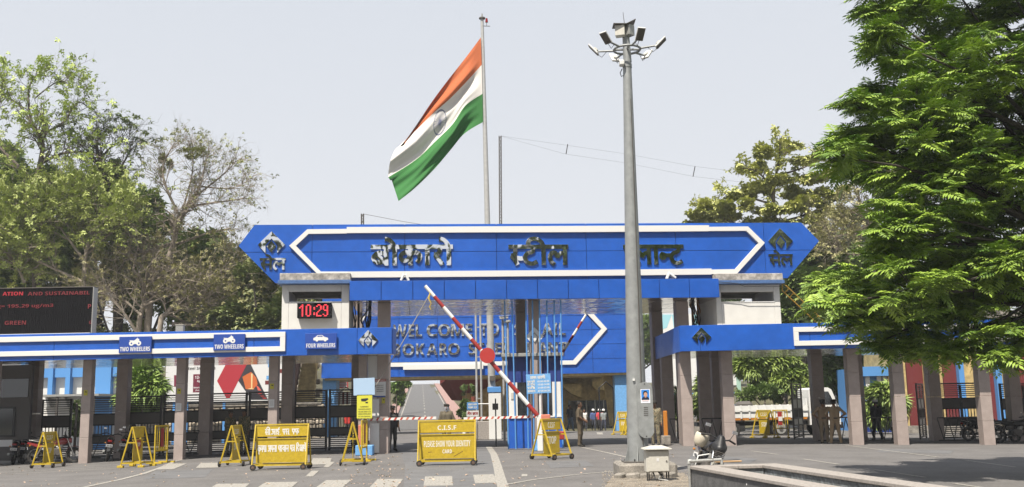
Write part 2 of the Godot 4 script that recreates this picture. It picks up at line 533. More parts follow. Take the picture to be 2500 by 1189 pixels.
		"cha": return [0.8, [V.call([0.64, 1, 0.64, 0]), V.call([0.06, 0.72, 0.64, 0.72]), V.call([0.2, 0.72, 0.12, 0.46, 0.3, 0.28, 0.64, 0.46])]]
		"tra": return [0.78, [V.call([0.62, 1, 0.62, 0]), V.call([0.62, 0.66, 0.16, 0.6]), V.call([0.6, 0.52, 0.1, 0.12])]]
		"da": return [0.6, [V.call([0.32, 1, 0.32, 0.82, 0.1, 0.7, 0.1, 0.42, 0.36, 0.42, 0.3, 0.22, 0.46, 0.02])]]
		"kha": return [1.05, [V.call([0.28, 1, 0.3, 0.78, 0.2, 0.6, 0.08, 0.6]), V.call([0.12, 0.54, 0.26, 0.3, 0.5, 0.12, 0.88, 0.3]), V.call([0.88, 0.6, 0.62, 0.68, 0.5, 0.46, 0.66, 0.28, 0.88, 0.42]), V.call([0.9, 1, 0.9, 0])]]
		"nna": return [0.95, [V.call([0.78, 1, 0.78, 0]), V.call([0.12, 1, 0.12, 0.6, 0.28, 0.42, 0.5, 0.58, 0.5, 1])]]
		"tha": return [0.8, [V.call([0.64, 1, 0.64, 0]), V.call([0.1, 0.8, 0.26, 0.86, 0.24, 0.62, 0.12, 0.44, 0.3, 0.28, 0.64, 0.44])]]
		".": return [0.22, [V.call([0.06, 0.06, 0.16, 0.06])]]
	return [0.5, []]

func hindi(letters: String, width: float, height: float, m: Material, parent: Node, left_foot: Vector3, pen := 0.17, depth := 0.05, called := "hindi_word") -> MeshInstance3D:
	var mb := MB.new()
	var x := 0.0
	var lines := []
	var start := 0.0
	var strokes := []
	for ch in letters.split(" "):
		if ch == "_":
			lines.append([start, x])
			x += 0.45
			start = x
			continue
		if ch == ".":
			lines.append([start, x])
			start = x + 0.22
		var g := glyph(ch)
		for s: Array in g[1]:
			var pts := []
			for k in s.size() - 1:   # round the bends
				var a: Vector2 = s[maxi(k - 1, 0)]
				var d: Vector2 = s[mini(k + 2, s.size() - 1)]
				var steps := 1 if s.size() == 2 else 3
				for q in steps:
					pts.append((s[k] as Vector2).cubic_interpolate(s[k + 1], a, d, float(q) / steps) + Vector2(x, 0))
			pts.append(s[s.size() - 1] + Vector2(x, 0))
			strokes.append(pts)
		x += g[0]
	lines.append([start, x])
	for l: Array in lines:
		if l[1] - l[0] > 0.3: strokes.append([Vector2(l[0] - 0.04, 1.0), Vector2(l[1], 1.0)])
	var k := 0
	var sx := width / x
	for s: Array in strokes:
		var scaled := []
		for p: Vector2 in s: scaled.append(Vector2(p.x * sx, p.y * height))
		mb.ribbon(scaled, pen * (height * 0.5 + sx * 0.5), depth + 0.0007 * (k % 9))
		k += 1
	return part(called, mb.done(), m, parent, left_foot)

func emblem(half: float, depth: float, m: Material, parent: Node, where: Vector3) -> void:   # a diamond with a smaller diamond set in its open foot
	var mb := MB.new()
	var o := PackedVector2Array()
	for p: Vector2 in [Vector2(0, 1), Vector2(1, -0.02), Vector2(0.43, -0.66), Vector2(0.43, -0.06), Vector2(0, 0.45), Vector2(-0.43, -0.06), Vector2(-0.43, -0.66), Vector2(-1, -0.02)]:
		o.append(p * half)
	mb.extrude(o, depth)
	part("emblem", mb.done(), m, parent, where)
	var mb2 := MB.new()
	var i := PackedVector2Array()
	for p: Vector2 in [Vector2(0, 0.3), Vector2(0.35, -0.14), Vector2(0, -0.62), Vector2(-0.35, -0.14)]:
		i.append(p * half)
	mb2.extrude(i, depth)
	part("emblem_diamond", mb2.done(), m, parent, where)


# ---------------------------------------------------------------- the place
func _ready() -> void:
	var cam := Camera3D.new()
	cam.name = "camera"
	cam.position = EYE
	cam.basis = view
	cam.fov = rad_to_deg(2.0 * atan(594.5 / FOCAL))
	cam.near = 0.1
	cam.far = 900.0
	add_child(cam)
	var sky := ProceduralSkyMaterial.new()
	sky.sky_top_color = Color(0.805, 0.83, 0.872)
	sky.sky_horizon_color = Color(0.905, 0.91, 0.92)
	sky.sky_curve = 0.22
	sky.ground_horizon_color = Color(0.6, 0.59, 0.57)
	sky.ground_bottom_color = Color(0.35, 0.33, 0.3)
	sky.sun_angle_max = 3.0
	sky.energy_multiplier = 0.63
	sky.sky_cover = noise_tex(0.006, Color(0, 0, 0), Color(1, 1, 1), 99, 4, 512)
	sky.sky_cover_modulate = Color(0.11, 0.105, 0.095)
	var env := Environment.new()
	env.background_mode = Environment.BG_SKY
	env.sky = Sky.new()
	env.sky.sky_material = sky
	env.tonemap_mode = Environment.TONE_MAPPER_LINEAR
	env.tonemap_exposure = 1.72
	env.fog_enabled = true
	env.fog_density = 0.0005
	env.fog_light_color = Color(0.86, 0.88, 0.91)
	env.sdfgi_enabled = true
	env.ssao_enabled = true
	env.ssil_enabled = true
	var we := WorldEnvironment.new()
	we.name = "air"
	we.environment = env
	add_child(we)
	var sun := DirectionalLight3D.new()
	sun.name = "sun"
	sun.light_color = Color(1.0, 0.968, 0.915)
	sun.light_energy = 1.6
	sun.light_angular_distance = 0.5
	sun.shadow_enabled = true
	sun.look_at_from_position(Vector3.ZERO, Vector3(0.24, -0.86, -0.45), Vector3.UP)
	add_child(sun)

	make_materials()
	gate_at = at(853, 900, 37.5)
	gate_at.y = 0.0
	build_ground()
	build_markings()
	build_left_canopy()
	build_right_canopy()
	build_main_gate()
	build_inner_gate()
	build_background()
	build_gate_leaves()
	build_signs()
	build_flag()
	build_masts()
	build_light_pole()
	build_booth()
	build_barriers()
	build_basin()
	build_barricades()
	build_people()
	build_bikes()
	build_truck()
	build_trees()
	build_small_things()


func sheet(x0: float, x1: float, z0: float, z1: float, step: float, lift: float) -> Mesh:
	var mb := MB.new()
	var nx := int(ceil((x1 - x0) / step))
	var nz := int(ceil((z1 - z0) / step))
	for j in nz + 1:
		for i in nx + 1:
			var x := lerpf(x0, x1, float(i) / nx)
			var z := lerpf(z0, z1, float(j) / nz)
			mb.vert(Vector3(x, ground_y(x, z) + lift, z), Vector3(ground_y(x - 0.5, z) - ground_y(x + 0.5, z), 1.0, ground_y(x, z - 0.5) - ground_y(x, z + 0.5)).normalized())
	for j in nz:
		for i in nx:
			var a := j * (nx + 1) + i
			mb.idx.append_array(PackedInt32Array([a, a + 1, a + nx + 1, a + 1, a + nx + 2, a + nx + 1]))
	return mb.done()

func patch(pts: Array, lift: float) -> Mesh:   # a thin painted or laid shape on the ground, draped over it
	var flat := PackedVector2Array()
	for p: Vector3 in pts: flat.append(Vector2(p.x, p.z))
	if Geometry2D.is_polygon_clockwise(flat): flat.reverse()
	var mb := MB.new()
	var t := Geometry2D.triangulate_polygon(flat)
	for k in range(0, t.size(), 3):
		var q := []
		for j in 3:
			var p := flat[t[k + j]]
			q.append(Vector3(p.x, ground_y(p.x, p.y) + lift, p.y))
		if (q[1] - q[0]).cross(q[2] - q[0]).y < 0: mb.tri(q[0], q[2], q[1])
		else: mb.tri(q[0], q[1], q[2])
	return mb.done()

func build_ground() -> void:
	ground_piece("ground", sheet(-300, 300, -520, 60, 4.0, -0.02), M.grass)
	ground_piece("forecourt_pavement", sheet(-46, 46, -74, 40, 2.0, 0.0), M.asphalt)
	# the road that climbs away behind the gates
	var mb := MB.new()
	for k in 42:
		var row := []
		for z: float in [-74.0 - k * 4.5, -78.5 - k * 4.5]:
			var axis := -3.4 - (-z - 40.0) * 0.0945
			for s: float in [-2.6, 2.6]: row.append(Vector3(axis + s, ground_y(axis, z) + 0.012, z))
		mb.quad(row[0], row[1], row[3], row[2])
	ground_piece("climbing_road", mb.done(), M.far_asphalt)
	for s: float in [-1.0, 1.0]:   # pavements with a kerb on either side of it
		var w := MB.new()
		var l := MB.new()
		for k in 40:
			var z0 := -66.0 - k * 4.5
			var z1 := z0 - 4.5
			var a0 := -3.4 - (-z0 - 40.0) * 0.0945
			var a1 := -3.4 - (-z1 - 40.0) * 0.0945
			var inner0 := Vector3(a0 + s * 2.62, ground_y(a0, z0), z0)
			var inner1 := Vector3(a1 + s * 2.62, ground_y(a1, z1), z1)
			var up := Vector3(0, 0.15, 0)
			var out := Vector3(s * 1.1, 0, 0)
			if s > 0:
				w.quad(inner0 + up, inner0 + up + out, inner1 + up + out, inner1 + up)
				w.quad(inner1, inner0, inner0 + up, inner1 + up)
			else:
				w.quad(inner0 + up + out, inner0 + up, inner1 + up, inner1 + up + out)
				w.quad(inner0, inner1, inner1 + up, inner0 + up)
			var b0 := inner0 - Vector3(s * 0.3, -0.018, 0)
			var b1 := inner1 - Vector3(s * 0.3, -0.018, 0)
			l.quad(b0, b0 + Vector3(0.12, 0, 0), b1 + Vector3(0.12, 0, 0), b1)
		ground_piece("road_pavement", w.done(), M.pink)
		ground_piece("edge_line", l.done(), M.road_paint)
	var dash := MB.new()
	for k in 24:
		var z0 := -64.0 - k * 7.0
		var a := -3.4 - (-z0 - 40.0) * 0.0945
		var p := Vector3(a, ground_y(a, z0) + 0.02, z0)
		var q := Vector3(a - 0.26, ground_y(a - 0.26, z0 - 2.8) + 0.02, z0 - 2.8)
		dash.quad(p - Vector3(0.06, 0, 0), p + Vector3(0.06, 0, 0), q + Vector3(0.06, 0, 0), q - Vector3(0.06, 0, 0))
	ground_piece("centre_line", dash.done(), M.road_paint)
	# bare soil round the lamp pole
	var soil := []
	for p: Vector2 in [Vector2(1478, 1189), Vector2(1492, 1168), Vector2(1506, 1152), Vector2(1560, 1150), Vector2(1632, 1153), Vector2(1670, 1157), Vector2(1690, 1176), Vector2(1720, 1230), Vector2(1640, 1290), Vector2(1500, 1270), Vector2(1462, 1225)]:
		soil.append(gr(p.x, p.y))
	ground_piece("soil_patch", patch(soil, 0.012), M.soil)

func line(pts: Array, w: float, called := "lane_line", m: Material = M.road_paint, lift := 0.008) -> void:
	var mb := MB.new()
	var g := []
	for p: Vector2 in pts: g.append(gr(p.x, p.y))
	var l := []
	var r := []
	for k in g.size():
		var d: Vector3 = (g[mini(k + 1, g.size() - 1)] - g[maxi(k - 1, 0)]).normalized()
		var side := Vector3(-d.z, 0, d.x) * w * 0.5
		l.append(g[k] - side)
		r.append(g[k] + side)
	for k in g.size() - 1:
		var pieces := int(maxf(1.0, g[k].distance_to(g[k + 1]) / 1.0))
		for j in pieces:
			var q := []
			for e: Array in [[l, j], [r, j], [r, j + 1], [l, j + 1]]:
				var p: Vector3 = e[0][k].lerp(e[0][k + 1], float(e[1]) / pieces)
				q.append(Vector3(p.x, ground_y(p.x, p.z) + lift, p.z))
			mb.quad(q[0], q[1], q[2], q[3])
	ground_piece(called, mb.done(), m)

func build_markings() -> void:
	for q: Array in [[529, 1182, 609, 1181, 590, 1200, 500, 1201], [648, 1178, 728, 1177, 704, 1197, 618, 1198], [796, 1173, 858, 1172, 832, 1195, 764, 1196], [922, 1170, 984, 1170, 966, 1194, 898, 1195], [1038, 1164, 1104, 1163, 1106, 1186, 1034, 1187], [1155, 1160, 1204, 1158, 1218, 1179, 1160, 1181],
			[384, 1147, 420, 1132, 456, 1132, 424, 1146], [478, 1143, 490, 1131, 540, 1130, 532, 1142], [640, 1140, 668, 1126, 718, 1126, 700, 1139], [757, 1135, 764, 1119, 810, 1119, 804, 1134], [789, 1141, 802, 1128, 817, 1128, 803, 1141], [745, 1164, 761, 1150, 779, 1150, 763, 1164], [1274, 1158, 1288, 1158, 1287, 1164, 1273, 1164], [1456, 1056, 1471, 1056, 1472, 1061, 1459, 1061]]:
		var pts := []
		for k in 4: pts.append(gr(q[k * 2], q[k * 2 + 1]))
		ground_piece("crossing_stripe", patch(pts, 0.008), M.road_paint)
	line([Vector2(-80, 1164), Vector2(130, 1152), Vector2(300, 1143)], 0.1)
	line([Vector2(-80, 1159), Vector2(130, 1148), Vector2(300, 1139.5)], 0.1)
	line([Vector2(205, 1190), Vector2(290, 1172), Vector2(350, 1157), Vector2(400, 1139), Vector2(428, 1126), Vector2(462, 1119)], 0.15)
	line([Vector2(1193, 1091), Vector2(1206, 1110), Vector2(1215, 1140), Vector2(1221, 1165), Vector2(1230, 1196)], 0.24)
	line([Vector2(1205, 1106), Vector2(1300, 1106), Vector2(1340, 1106), Vector2(1445, 1102)], 0.09)
	line([Vector2(1232, 1184), Vector2(1300, 1172), Vector2(1400, 1160), Vector2(1500, 1151)], 0.11)
	line([Vector2(1418, 1092), Vector2(1480, 1105), Vector2(1540, 1119), Vector2(1680, 1143)], 0.12)
	line([Vector2(1632, 1160), Vector2(1682, 1163)], 0.1)
	var lane := []
	for p: Vector2 in [Vector2(968, 1082), Vector2(1192, 1088), Vector2(1212, 1130), Vector2(1224, 1180), Vector2(1250, 1300), Vector2(960, 1300), Vector2(985, 1189), Vector2(990, 1140), Vector2(978, 1105)]: lane.append(gr(p.x, p.y))
	ground_piece("lane_surface", patch(lane, 0.004), M.lane_asphalt)
	for q: Array in [[1690, 1108, 1850, 1120, 1830, 1132, 1680, 1122], [380, 1150, 520, 1146, 500, 1166, 350, 1170], [2150, 1096, 2330, 1100, 2320, 1108, 2140, 1104], [1330, 1128, 1430, 1124, 1450, 1138, 1345, 1143]]:
		var rp := []
		for k in 4: rp.append(gr(q[k * 2], q[k * 2 + 1]))
		ground_piece("asphalt_repair", patch(rp, 0.004), M.lane_asphalt)
	for d: Array in [[1834, 1101, 1900, 1110], [1960, 1121, 2048, 1134], [2135, 1147, 2258, 1166], [2060, 1087, 2290, 1116], [1490, 1070, 1560, 1077], [2350, 1123, 2480, 1141], [2330, 1181, 2480, 1203]]:
		line([Vector2(d[0], d[1]), Vector2(d[2], d[3])], 0.11)
	for d: Array in [[1812, 1053, 1834, 1056], [1888, 1053, 1914, 1057], [1932, 1052, 1962, 1056]]:
		line([Vector2(d[0], d[1]), Vector2(d[2], d[3])], 0.35, "road_stripe")


# ---------------------------------------------------------------- canopies
func column(parent: Node, where: Vector3, w: float, h: float, m: Material = M.granite) -> void:   # stacked granite slabs with fine joints
	var y := ground_y(where.x, where.z) - 0.05 if parent == self else where.y
	var mb := MB.new()
	var n := int(ceil(h / 1.15))
	for k in n:
		mb.box(Vector3(w, h / n - 0.006, w), Transform3D(Basis(), Vector3(0, (k + 0.5) * h / n, 0)), 0.008)
	part("column", mb.done(), m, parent, Vector3(where.x, y, where.z))

func soffit(parent: Node, x0: float, x1: float, y: float, z0: float, z1: float, w: float) -> void:
	var n := int(ceil((x1 - x0) / w))
	for k in n:
		var a := lerpf(x0, x1, float(k) / n)
		var b := lerpf(x0, x1, float(k + 1) / n)
		for j in 3:
			span("soffit_panel", Vector3(a + 0.006, y, lerpf(z0, z1, (j + 1) / 3.0) + 0.006), Vector3(b - 0.006, y + 0.03, lerpf(z0, z1, j / 3.0) - 0.006), M.mirror, parent)

func build_left_canopy() -> void:
	var t := thing("gate_canopy", "long low blue clad canopy on granite columns to the left of the clock tower", "canopy")
	var z := -36.0
	var xr := at(957, 900, 36).x
	var joints := [-24.0, -20.4, -16.8, -13.2, at(700, 850, 36).x - 1.2, at(872, 850, 36).x, xr]
	for k in joints.size() - 1:
		span("fascia_panel", Vector3(joints[k] + 0.005, 3.6, z - 0.05), Vector3(joints[k + 1] - 0.005, 4.565, z), M.blue, t, 0.01)
	span("fascia_core", Vector3(-24, 3.62, z - 0.28), Vector3(xr - 0.03, 4.545, z - 0.052), M.deep_blue, t)
	span("side_panel", Vector3(xr - 0.028, 3.6, z - 1.1), Vector3(xr + 0.02, 4.56, z - 0.055), M.blue, t)
	span("roof_slab", Vector3(-24, 3.66, z - 1.1), Vector3(xr - 0.03, 4.5, z - 0.285), M.concrete, t)
	span("roof_slab", Vector3(-24, 3.66, z - 7.0), Vector3(xr - 1.3, 4.5, z - 1.105), M.concrete, t)
	soffit(t, -24, xr - 1.3, 3.62, z - 0.06, z - 7.0, 1.6)
	span("soffit_panel", Vector3(xr - 1.294, 3.62, z - 1.1), Vector3(xr - 0.03, 3.65, z - 0.06), M.mirror, t)
	var fx := at(697, 850, 36).x   # raised white frame
	span("trim_strip", Vector3(-24, 4.285, z), Vector3(fx, 4.475, z + 0.07), M.trim, t, 0.006)
	span("trim_strip", Vector3(-24, 3.765, z), Vector3(fx, 3.945, z + 0.07), M.trim, t, 0.006)
	span("trim_strip", Vector3(fx - 0.19, 3.947, z), Vector3(fx, 4.283, z + 0.07), M.trim, t, 0.006)
	emblem(0.36, 0.05, M.plain_steel, t, Vector3(at(899, 836, 36).x, 4.12, z + 0.002))
	for p: float in [213.0, 442.0, 668.0, -18.0]:
		var w := at(p, 1000, 37.2)
		column(t, Vector3(w.x, ground_y(w.x, w.z) - 0.03, w.z), 0.34, 3.66 - ground_y(w.x, w.z))
	for p: float in [83.0, 300.0, 503.0, 703.0]:
		var w := at(p, 1000, 41.0)
		column(t, Vector3(w.x, ground_y(w.x, w.z) - 0.03, w.z), 0.46, 3.66 - ground_y(w.x, w.z))
	for p: float in [886.0, 936.0]:
		var w := at(p, 1000, 37.4)
		column(t, Vector3(w.x, ground_y(w.x, w.z) - 0.03, w.z), 0.42 if p > 900 else 0.3, 3.66)
	var wp := at(909, 1000, 37.4)
	span("white_infill", Vector3(wp.x - 0.18, 0.0, -37.45), Vector3(wp.x + 0.18, 3.6, -37.4), M.plain_white, t)
	# the closed room under the far left end
	var room := at(20, 1000, 39.0)
	var wall := part("room_wall", boxm(3.4, 3.7, 0.2), M.dark_wall, t, Vector3(room.x - 0.9, 1.75, -39.2))
	part("window_frame", boxm(1.0, 1.15, 0.06), M.black, wall, Vector3(0.65, -0.35, 0.12))
	part("window_pane", boxm(0.86, 1.0, 0.02), M.glass, wall, Vector3(0.65, -0.35, 0.155))
	part("notice", boxm(0.7, 0.26, 0.02), M.paper, wall, Vector3(0.75, -1.18, 0.115))
	part("upper_window", boxm(1.4, 0.72, 0.03), M.glass, wall, Vector3(0.9, 0.95, 0.115))

func build_right_canopy() -> void:
	var t := thing("gate_canopy", "long low blue clad canopy right of the lamp pole, half hidden by leaves", "canopy")
	var z := -38.0
	var xl := at(1664, 900, 38).x
	var joints := [xl, at(1711, 850, 38).x, xl + 5.0, xl + 8.6, xl + 12.2, xl + 15.8, xl + 19.4]
	for k in joints.size() - 1:
		span("fascia_panel", Vector3(joints[k] + 0.005, 3.585, z - 0.05), Vector3(joints[k + 1] - 0.005, 4.58, z), M.blue, t, 0.01)
	span("fascia_core", Vector3(xl + 0.03, 3.6, z - 0.28), Vector3(26, 4.56, z - 0.052), M.deep_blue, t)
	for k in 3:
		span("side_panel", Vector3(xl - 0.02, 3.585, z - 0.055 - 2.33 * (k + 1)), Vector3(xl + 0.028, 4.575, z - 0.061 - 2.33 * k), M.blue, t)
	span("roof_slab", Vector3(xl + 0.03, 3.65, z - 7.0), Vector3(26, 4.5, z - 0.285), M.concrete, t)
	soffit(t, xl + 0.03, 26, 3.605, z - 0.06, z - 7.0, 1.6)
	var fx := at(1939, 850, 38).x
	span("trim_strip", Vector3(fx, 4.245, z), Vector3(26, 4.43, z + 0.07), M.trim, t, 0.006)
	span("trim_strip", Vector3(fx, 3.715, z), Vector3(26, 3.9, z + 0.07), M.trim, t, 0.006)
	span("trim_strip", Vector3(fx, 3.902, z), Vector3(fx + 0.19, 4.243, z + 0.07), M.trim, t, 0.006)
	emblem(0.37, 0.05, M.plain_steel, t, Vector3(at(1713, 832, 38).x, 4.12, z + 0.002))
	for x: float in [6.72, 8.35, 13.3, 15.05, 18.4, 21.9]:
		column(t, Vector3(x, ground_y(x, -37.9) - 0.05, -39.15), 0.44, 3.66 - ground_y(x, -38))
		column(t, Vector3(x, ground_y(x, -43.5) - 0.05, -43.8), 0.5, 3.66 - ground_y(x, -43))


# ---------------------------------------------------------------- the main gate
func quad_px(called: String, px: Array, off: float, depth: float, m: Material, parent: Node) -> MeshInstance3D:
	var pts := []
	for k in range(0, px.size(), 2):
		var p := gl(px[k], px[k + 1], off)
		pts.append(Vector2(p.x, p.y))
	return part(called, polym(pts, depth), m, parent, Vector3(0, 0, off))

func build_main_gate() -> void:
	gate = thing("gate_building", "tall blue gate spanning the road, a long arrow ended sign board between two white towers", "gate", gate_at, gate_turn)
	var g := gate
	# fascia over the road
	var fl := gl(853, 688).x
	var fr := gl(1755, 680).x
	for k in 12:
		span("fascia_panel", Vector3(lerpf(fl, fr, k / 12.0) + 0.01, 5.74, -0.05), Vector3(lerpf(fl, fr, (k + 1) / 12.0) - 0.01, 6.49, 0), M.blue, g, 0.01)
	span("fascia_core", Vector3(fl + 0.03, 5.76, -0.3), Vector3(fr - 0.03, 6.47, -0.052), M.deep_blue, g)
	span("roof_slab", Vector3(fl + 0.03, 5.8, -6.8), Vector3(fr - 0.03, 6.3, -0.305), M.concrete, g)
	soffit(g, fl + 0.03, fr - 0.03, 5.74, -0.06, -6.8, 1.2)
	# the sign board: backing, then panels cut to the arrow shape
	var off := -0.75
	var hex := PackedVector2Array()
	for p: Vector2 in [Vector2(582, 601), Vector2(622, 549), Vector2(1955, 543.5), Vector2(1999, 589), Vector2(1922, 680), Vector2(692, 722), Vector2(672, 692)]:
		var q := gl(p.x, p.y, off)
		hex.append(Vector2(q.x, q.y))
	hex[5] = Vector2(gl(700, 690, off).x, hex[6].y)   # the lower edge stays level
	var back := MB.new()
	back.extrude(Geometry2D.offset_polygon(hex, -0.03)[0], 0.5)
	part("board_core", back.done(), M.deep_blue, g, Vector3(0, 0, off - 0.5))
	var rear := MB.new()
	rear.extrude(Geometry2D.offset_polygon(hex, -0.02)[0], 0.03)
	part("added_rear_sheet", rear.done(), M.plain_white, g, Vector3(0, 0, off - 0.535))  # unseen white backing, added to brighten the inner gate letters that mirror it
	var cuts := [500.0, 762.0, 988.0, 1212.0, 1431.0, 1650.0, 1866.0, 2100.0]
	var mid := gl(1212, 614, off).y
	for k in 7:
		for row in 2:
			var x0 := gl(cuts[k], 614, off).x
			var x1 := gl(cuts[k + 1], 614, off).x
			var y0: float = mid if row == 1 else 0.0
			var y1: float = 20.0 if row == 1 else mid
			var r := Geometry2D.intersect_polygons(hex, PackedVector2Array([Vector2(x0, y0), Vector2(x1, y0), Vector2(x1, y1), Vector2(x0, y1)]))
			if r.is_empty(): continue
			var inset := Geometry2D.offset_polygon(r[0], -0.01)
			if inset.is_empty(): continue
			var mb := MB.new()
			mb.extrude(inset[0], 0.05)
			part("sign_panel", mb.done(), M.blue, g, Vector3(0, 0, off + 0.002))
	var face := off + 0.054
	for q: Array in [[751, 561, 847, 560, 847, 571, 754, 572], [847, 555.5, 1140, 554, 1140, 568.5, 847, 570], [1140, 554, 1440, 552.5, 1440, 567.5, 1140, 568.5], [1440, 552.5, 1729, 551, 1729, 565.5, 1440, 567.5], [1729, 555, 1824, 554, 1820, 564.5, 1729, 565],
			[1824, 554, 1865, 594, 1850, 594, 1820, 564.5], [1850, 594, 1865, 594, 1797, 669, 1793, 658], [1735, 659, 1793, 658, 1797, 669, 1735, 670], [1440, 660, 1735, 656.5, 1735, 671, 1440, 674], [1140, 662, 1440, 660, 1440, 674, 1140, 676.5], [848, 664, 1140, 662, 1140, 676.5, 848, 678.5], [784, 664, 848, 664, 848, 674, 781, 675],
			[723, 601, 784, 664, 781, 675, 707, 601], [707, 601, 751, 561, 754, 572, 723, 601]]:
		quad_px("trim_strip", q, face, 0.12, M.trim, g)
	var h := 0.745
	for w: Array in [["ba o ka aa ra o", 907, 1106, 649], ["s tta ii la", 1244, 1388, 648], ["p la aa n tta", 1524, 1670, 647]]:
		var p := gl(w[1], w[3], face)
		var q := gl(w[2], w[3], face)
		hindi(w[0], q.x - p.x, h, M.steel_letter, g, p, 0.215, 0.05)
	for e: Array in [[663, 597, 635, 697, 659], [1905, 588, 1878, 1936, 648]]:
		emblem(0.52, 0.05, M.steel_letter if e[0] < 1000 else M.plain_steel, g, gl(e[0], e[1], face))
		var p := gl(e[2], e[4], face)
		hindi("sa e la", gl(e[3], e[4], face).x - p.x, 0.42, M.plain_steel, g, p, 0.19, 0.04)
	# the two white towers
	tower(g, gl(687, 800, -0.5).x, gl(852, 800, -0.5).x, gl(705, 738, -0.5), gl(834, 711, -0.5), 6.42)
	tower(g, gl(1752, 800, -0.5).x, gl(1909, 800, -0.5).x, gl(1761, 738, -0.5), gl(1889, 712, -0.5), 6.3)
	# columns under the fascia
	for c: Array in [[938, -1.3, 0.5], [1305, -1.0, 0.44], [1664, -1.6, 0.5], [1272, -6.0, 0.45], [1602, -6.2, 0.5], [872, -6.2, 0.45], [1742, -6.0, 0.5]]:
		var p := gl(c[0], 800, c[1])
		column(g, Vector3(p.x, 0, c[1]), c[2], 5.74)
	var lo := gl(1305, 820, -0.76)
	emblem(0.36, 0.04, M.plain_white, g, Vector3(lo.x, lo.y - 0.02, -0.77))
	for k in 5:   # grooves run down the lit half of the middle column
		if k != 2: part("flute", boxm(0.035, 2.3, 0.02), M.granite, g, Vector3(lo.x + (k - 2) * 0.085, 1.3, -0.772))

func tower(g: Node3D, x0: float, x1: float, s0: Vector3, s1: Vector3, top: float) -> void:
	var z := -0.5
	var mb := MB.new()
	var put := func(a: Vector3, b: Vector3) -> void: mb.box(b - a, Transform3D(Basis(), (a + b) * 0.5), 0.012)
	for zz: float in [z, z - 2.5]:   # a wall with a long slot in it, front and back
		put.call(Vector3(x0, 4.3, zz - 0.2), Vector3(s0.x, top, zz))
		put.call(Vector3(s1.x, 4.3, zz - 0.2), Vector3(x1, top, zz))
		put.call(Vector3(s0.x + 0.002, 4.3, zz - 0.198), Vector3(s1.x - 0.002, s0.y, zz - 0.002))
		put.call(Vector3(s0.x + 0.002, s1.y, zz - 0.198), Vector3(s1.x - 0.002, top, zz - 0.002))
	put.call(Vector3(x0 + 0.003, 4.3, z - 2.498), Vector3(x0 + 0.2, top, z - 0.202))
	put.call(Vector3(x1 - 0.2, 4.3, z - 2.498), Vector3(x1 - 0.003, top, z - 0.202))
	part("tower_wall", mb.done(), M.white, g)
	span("slot_frame", Vector3(s0.x, s0.y - 0.012, z - 0.1), Vector3(s1.x, s0.y + 0.02, z + 0.015), M.plain_white, g)
	span("ledge", Vector3(x0 - 0.12, top + 0.002, z - 2.9), Vector3(x1 + 0.1, top + 0.14, z + 0.36), M.ledge_blue, g, 0.01)
	span("roof_band", Vector3(x0 - 0.06, top + 0.142, z - 2.8), Vector3(x1 + 0.06, top + 0.42, z + 0.3), M.stained, g, 0.015)
	span("tower_ceiling", Vector3(x0 + 0.2, top - 0.14, z - 2.5), Vector3(x1 - 0.2, top - 0.01, z - 0.2), M.concrete, g)


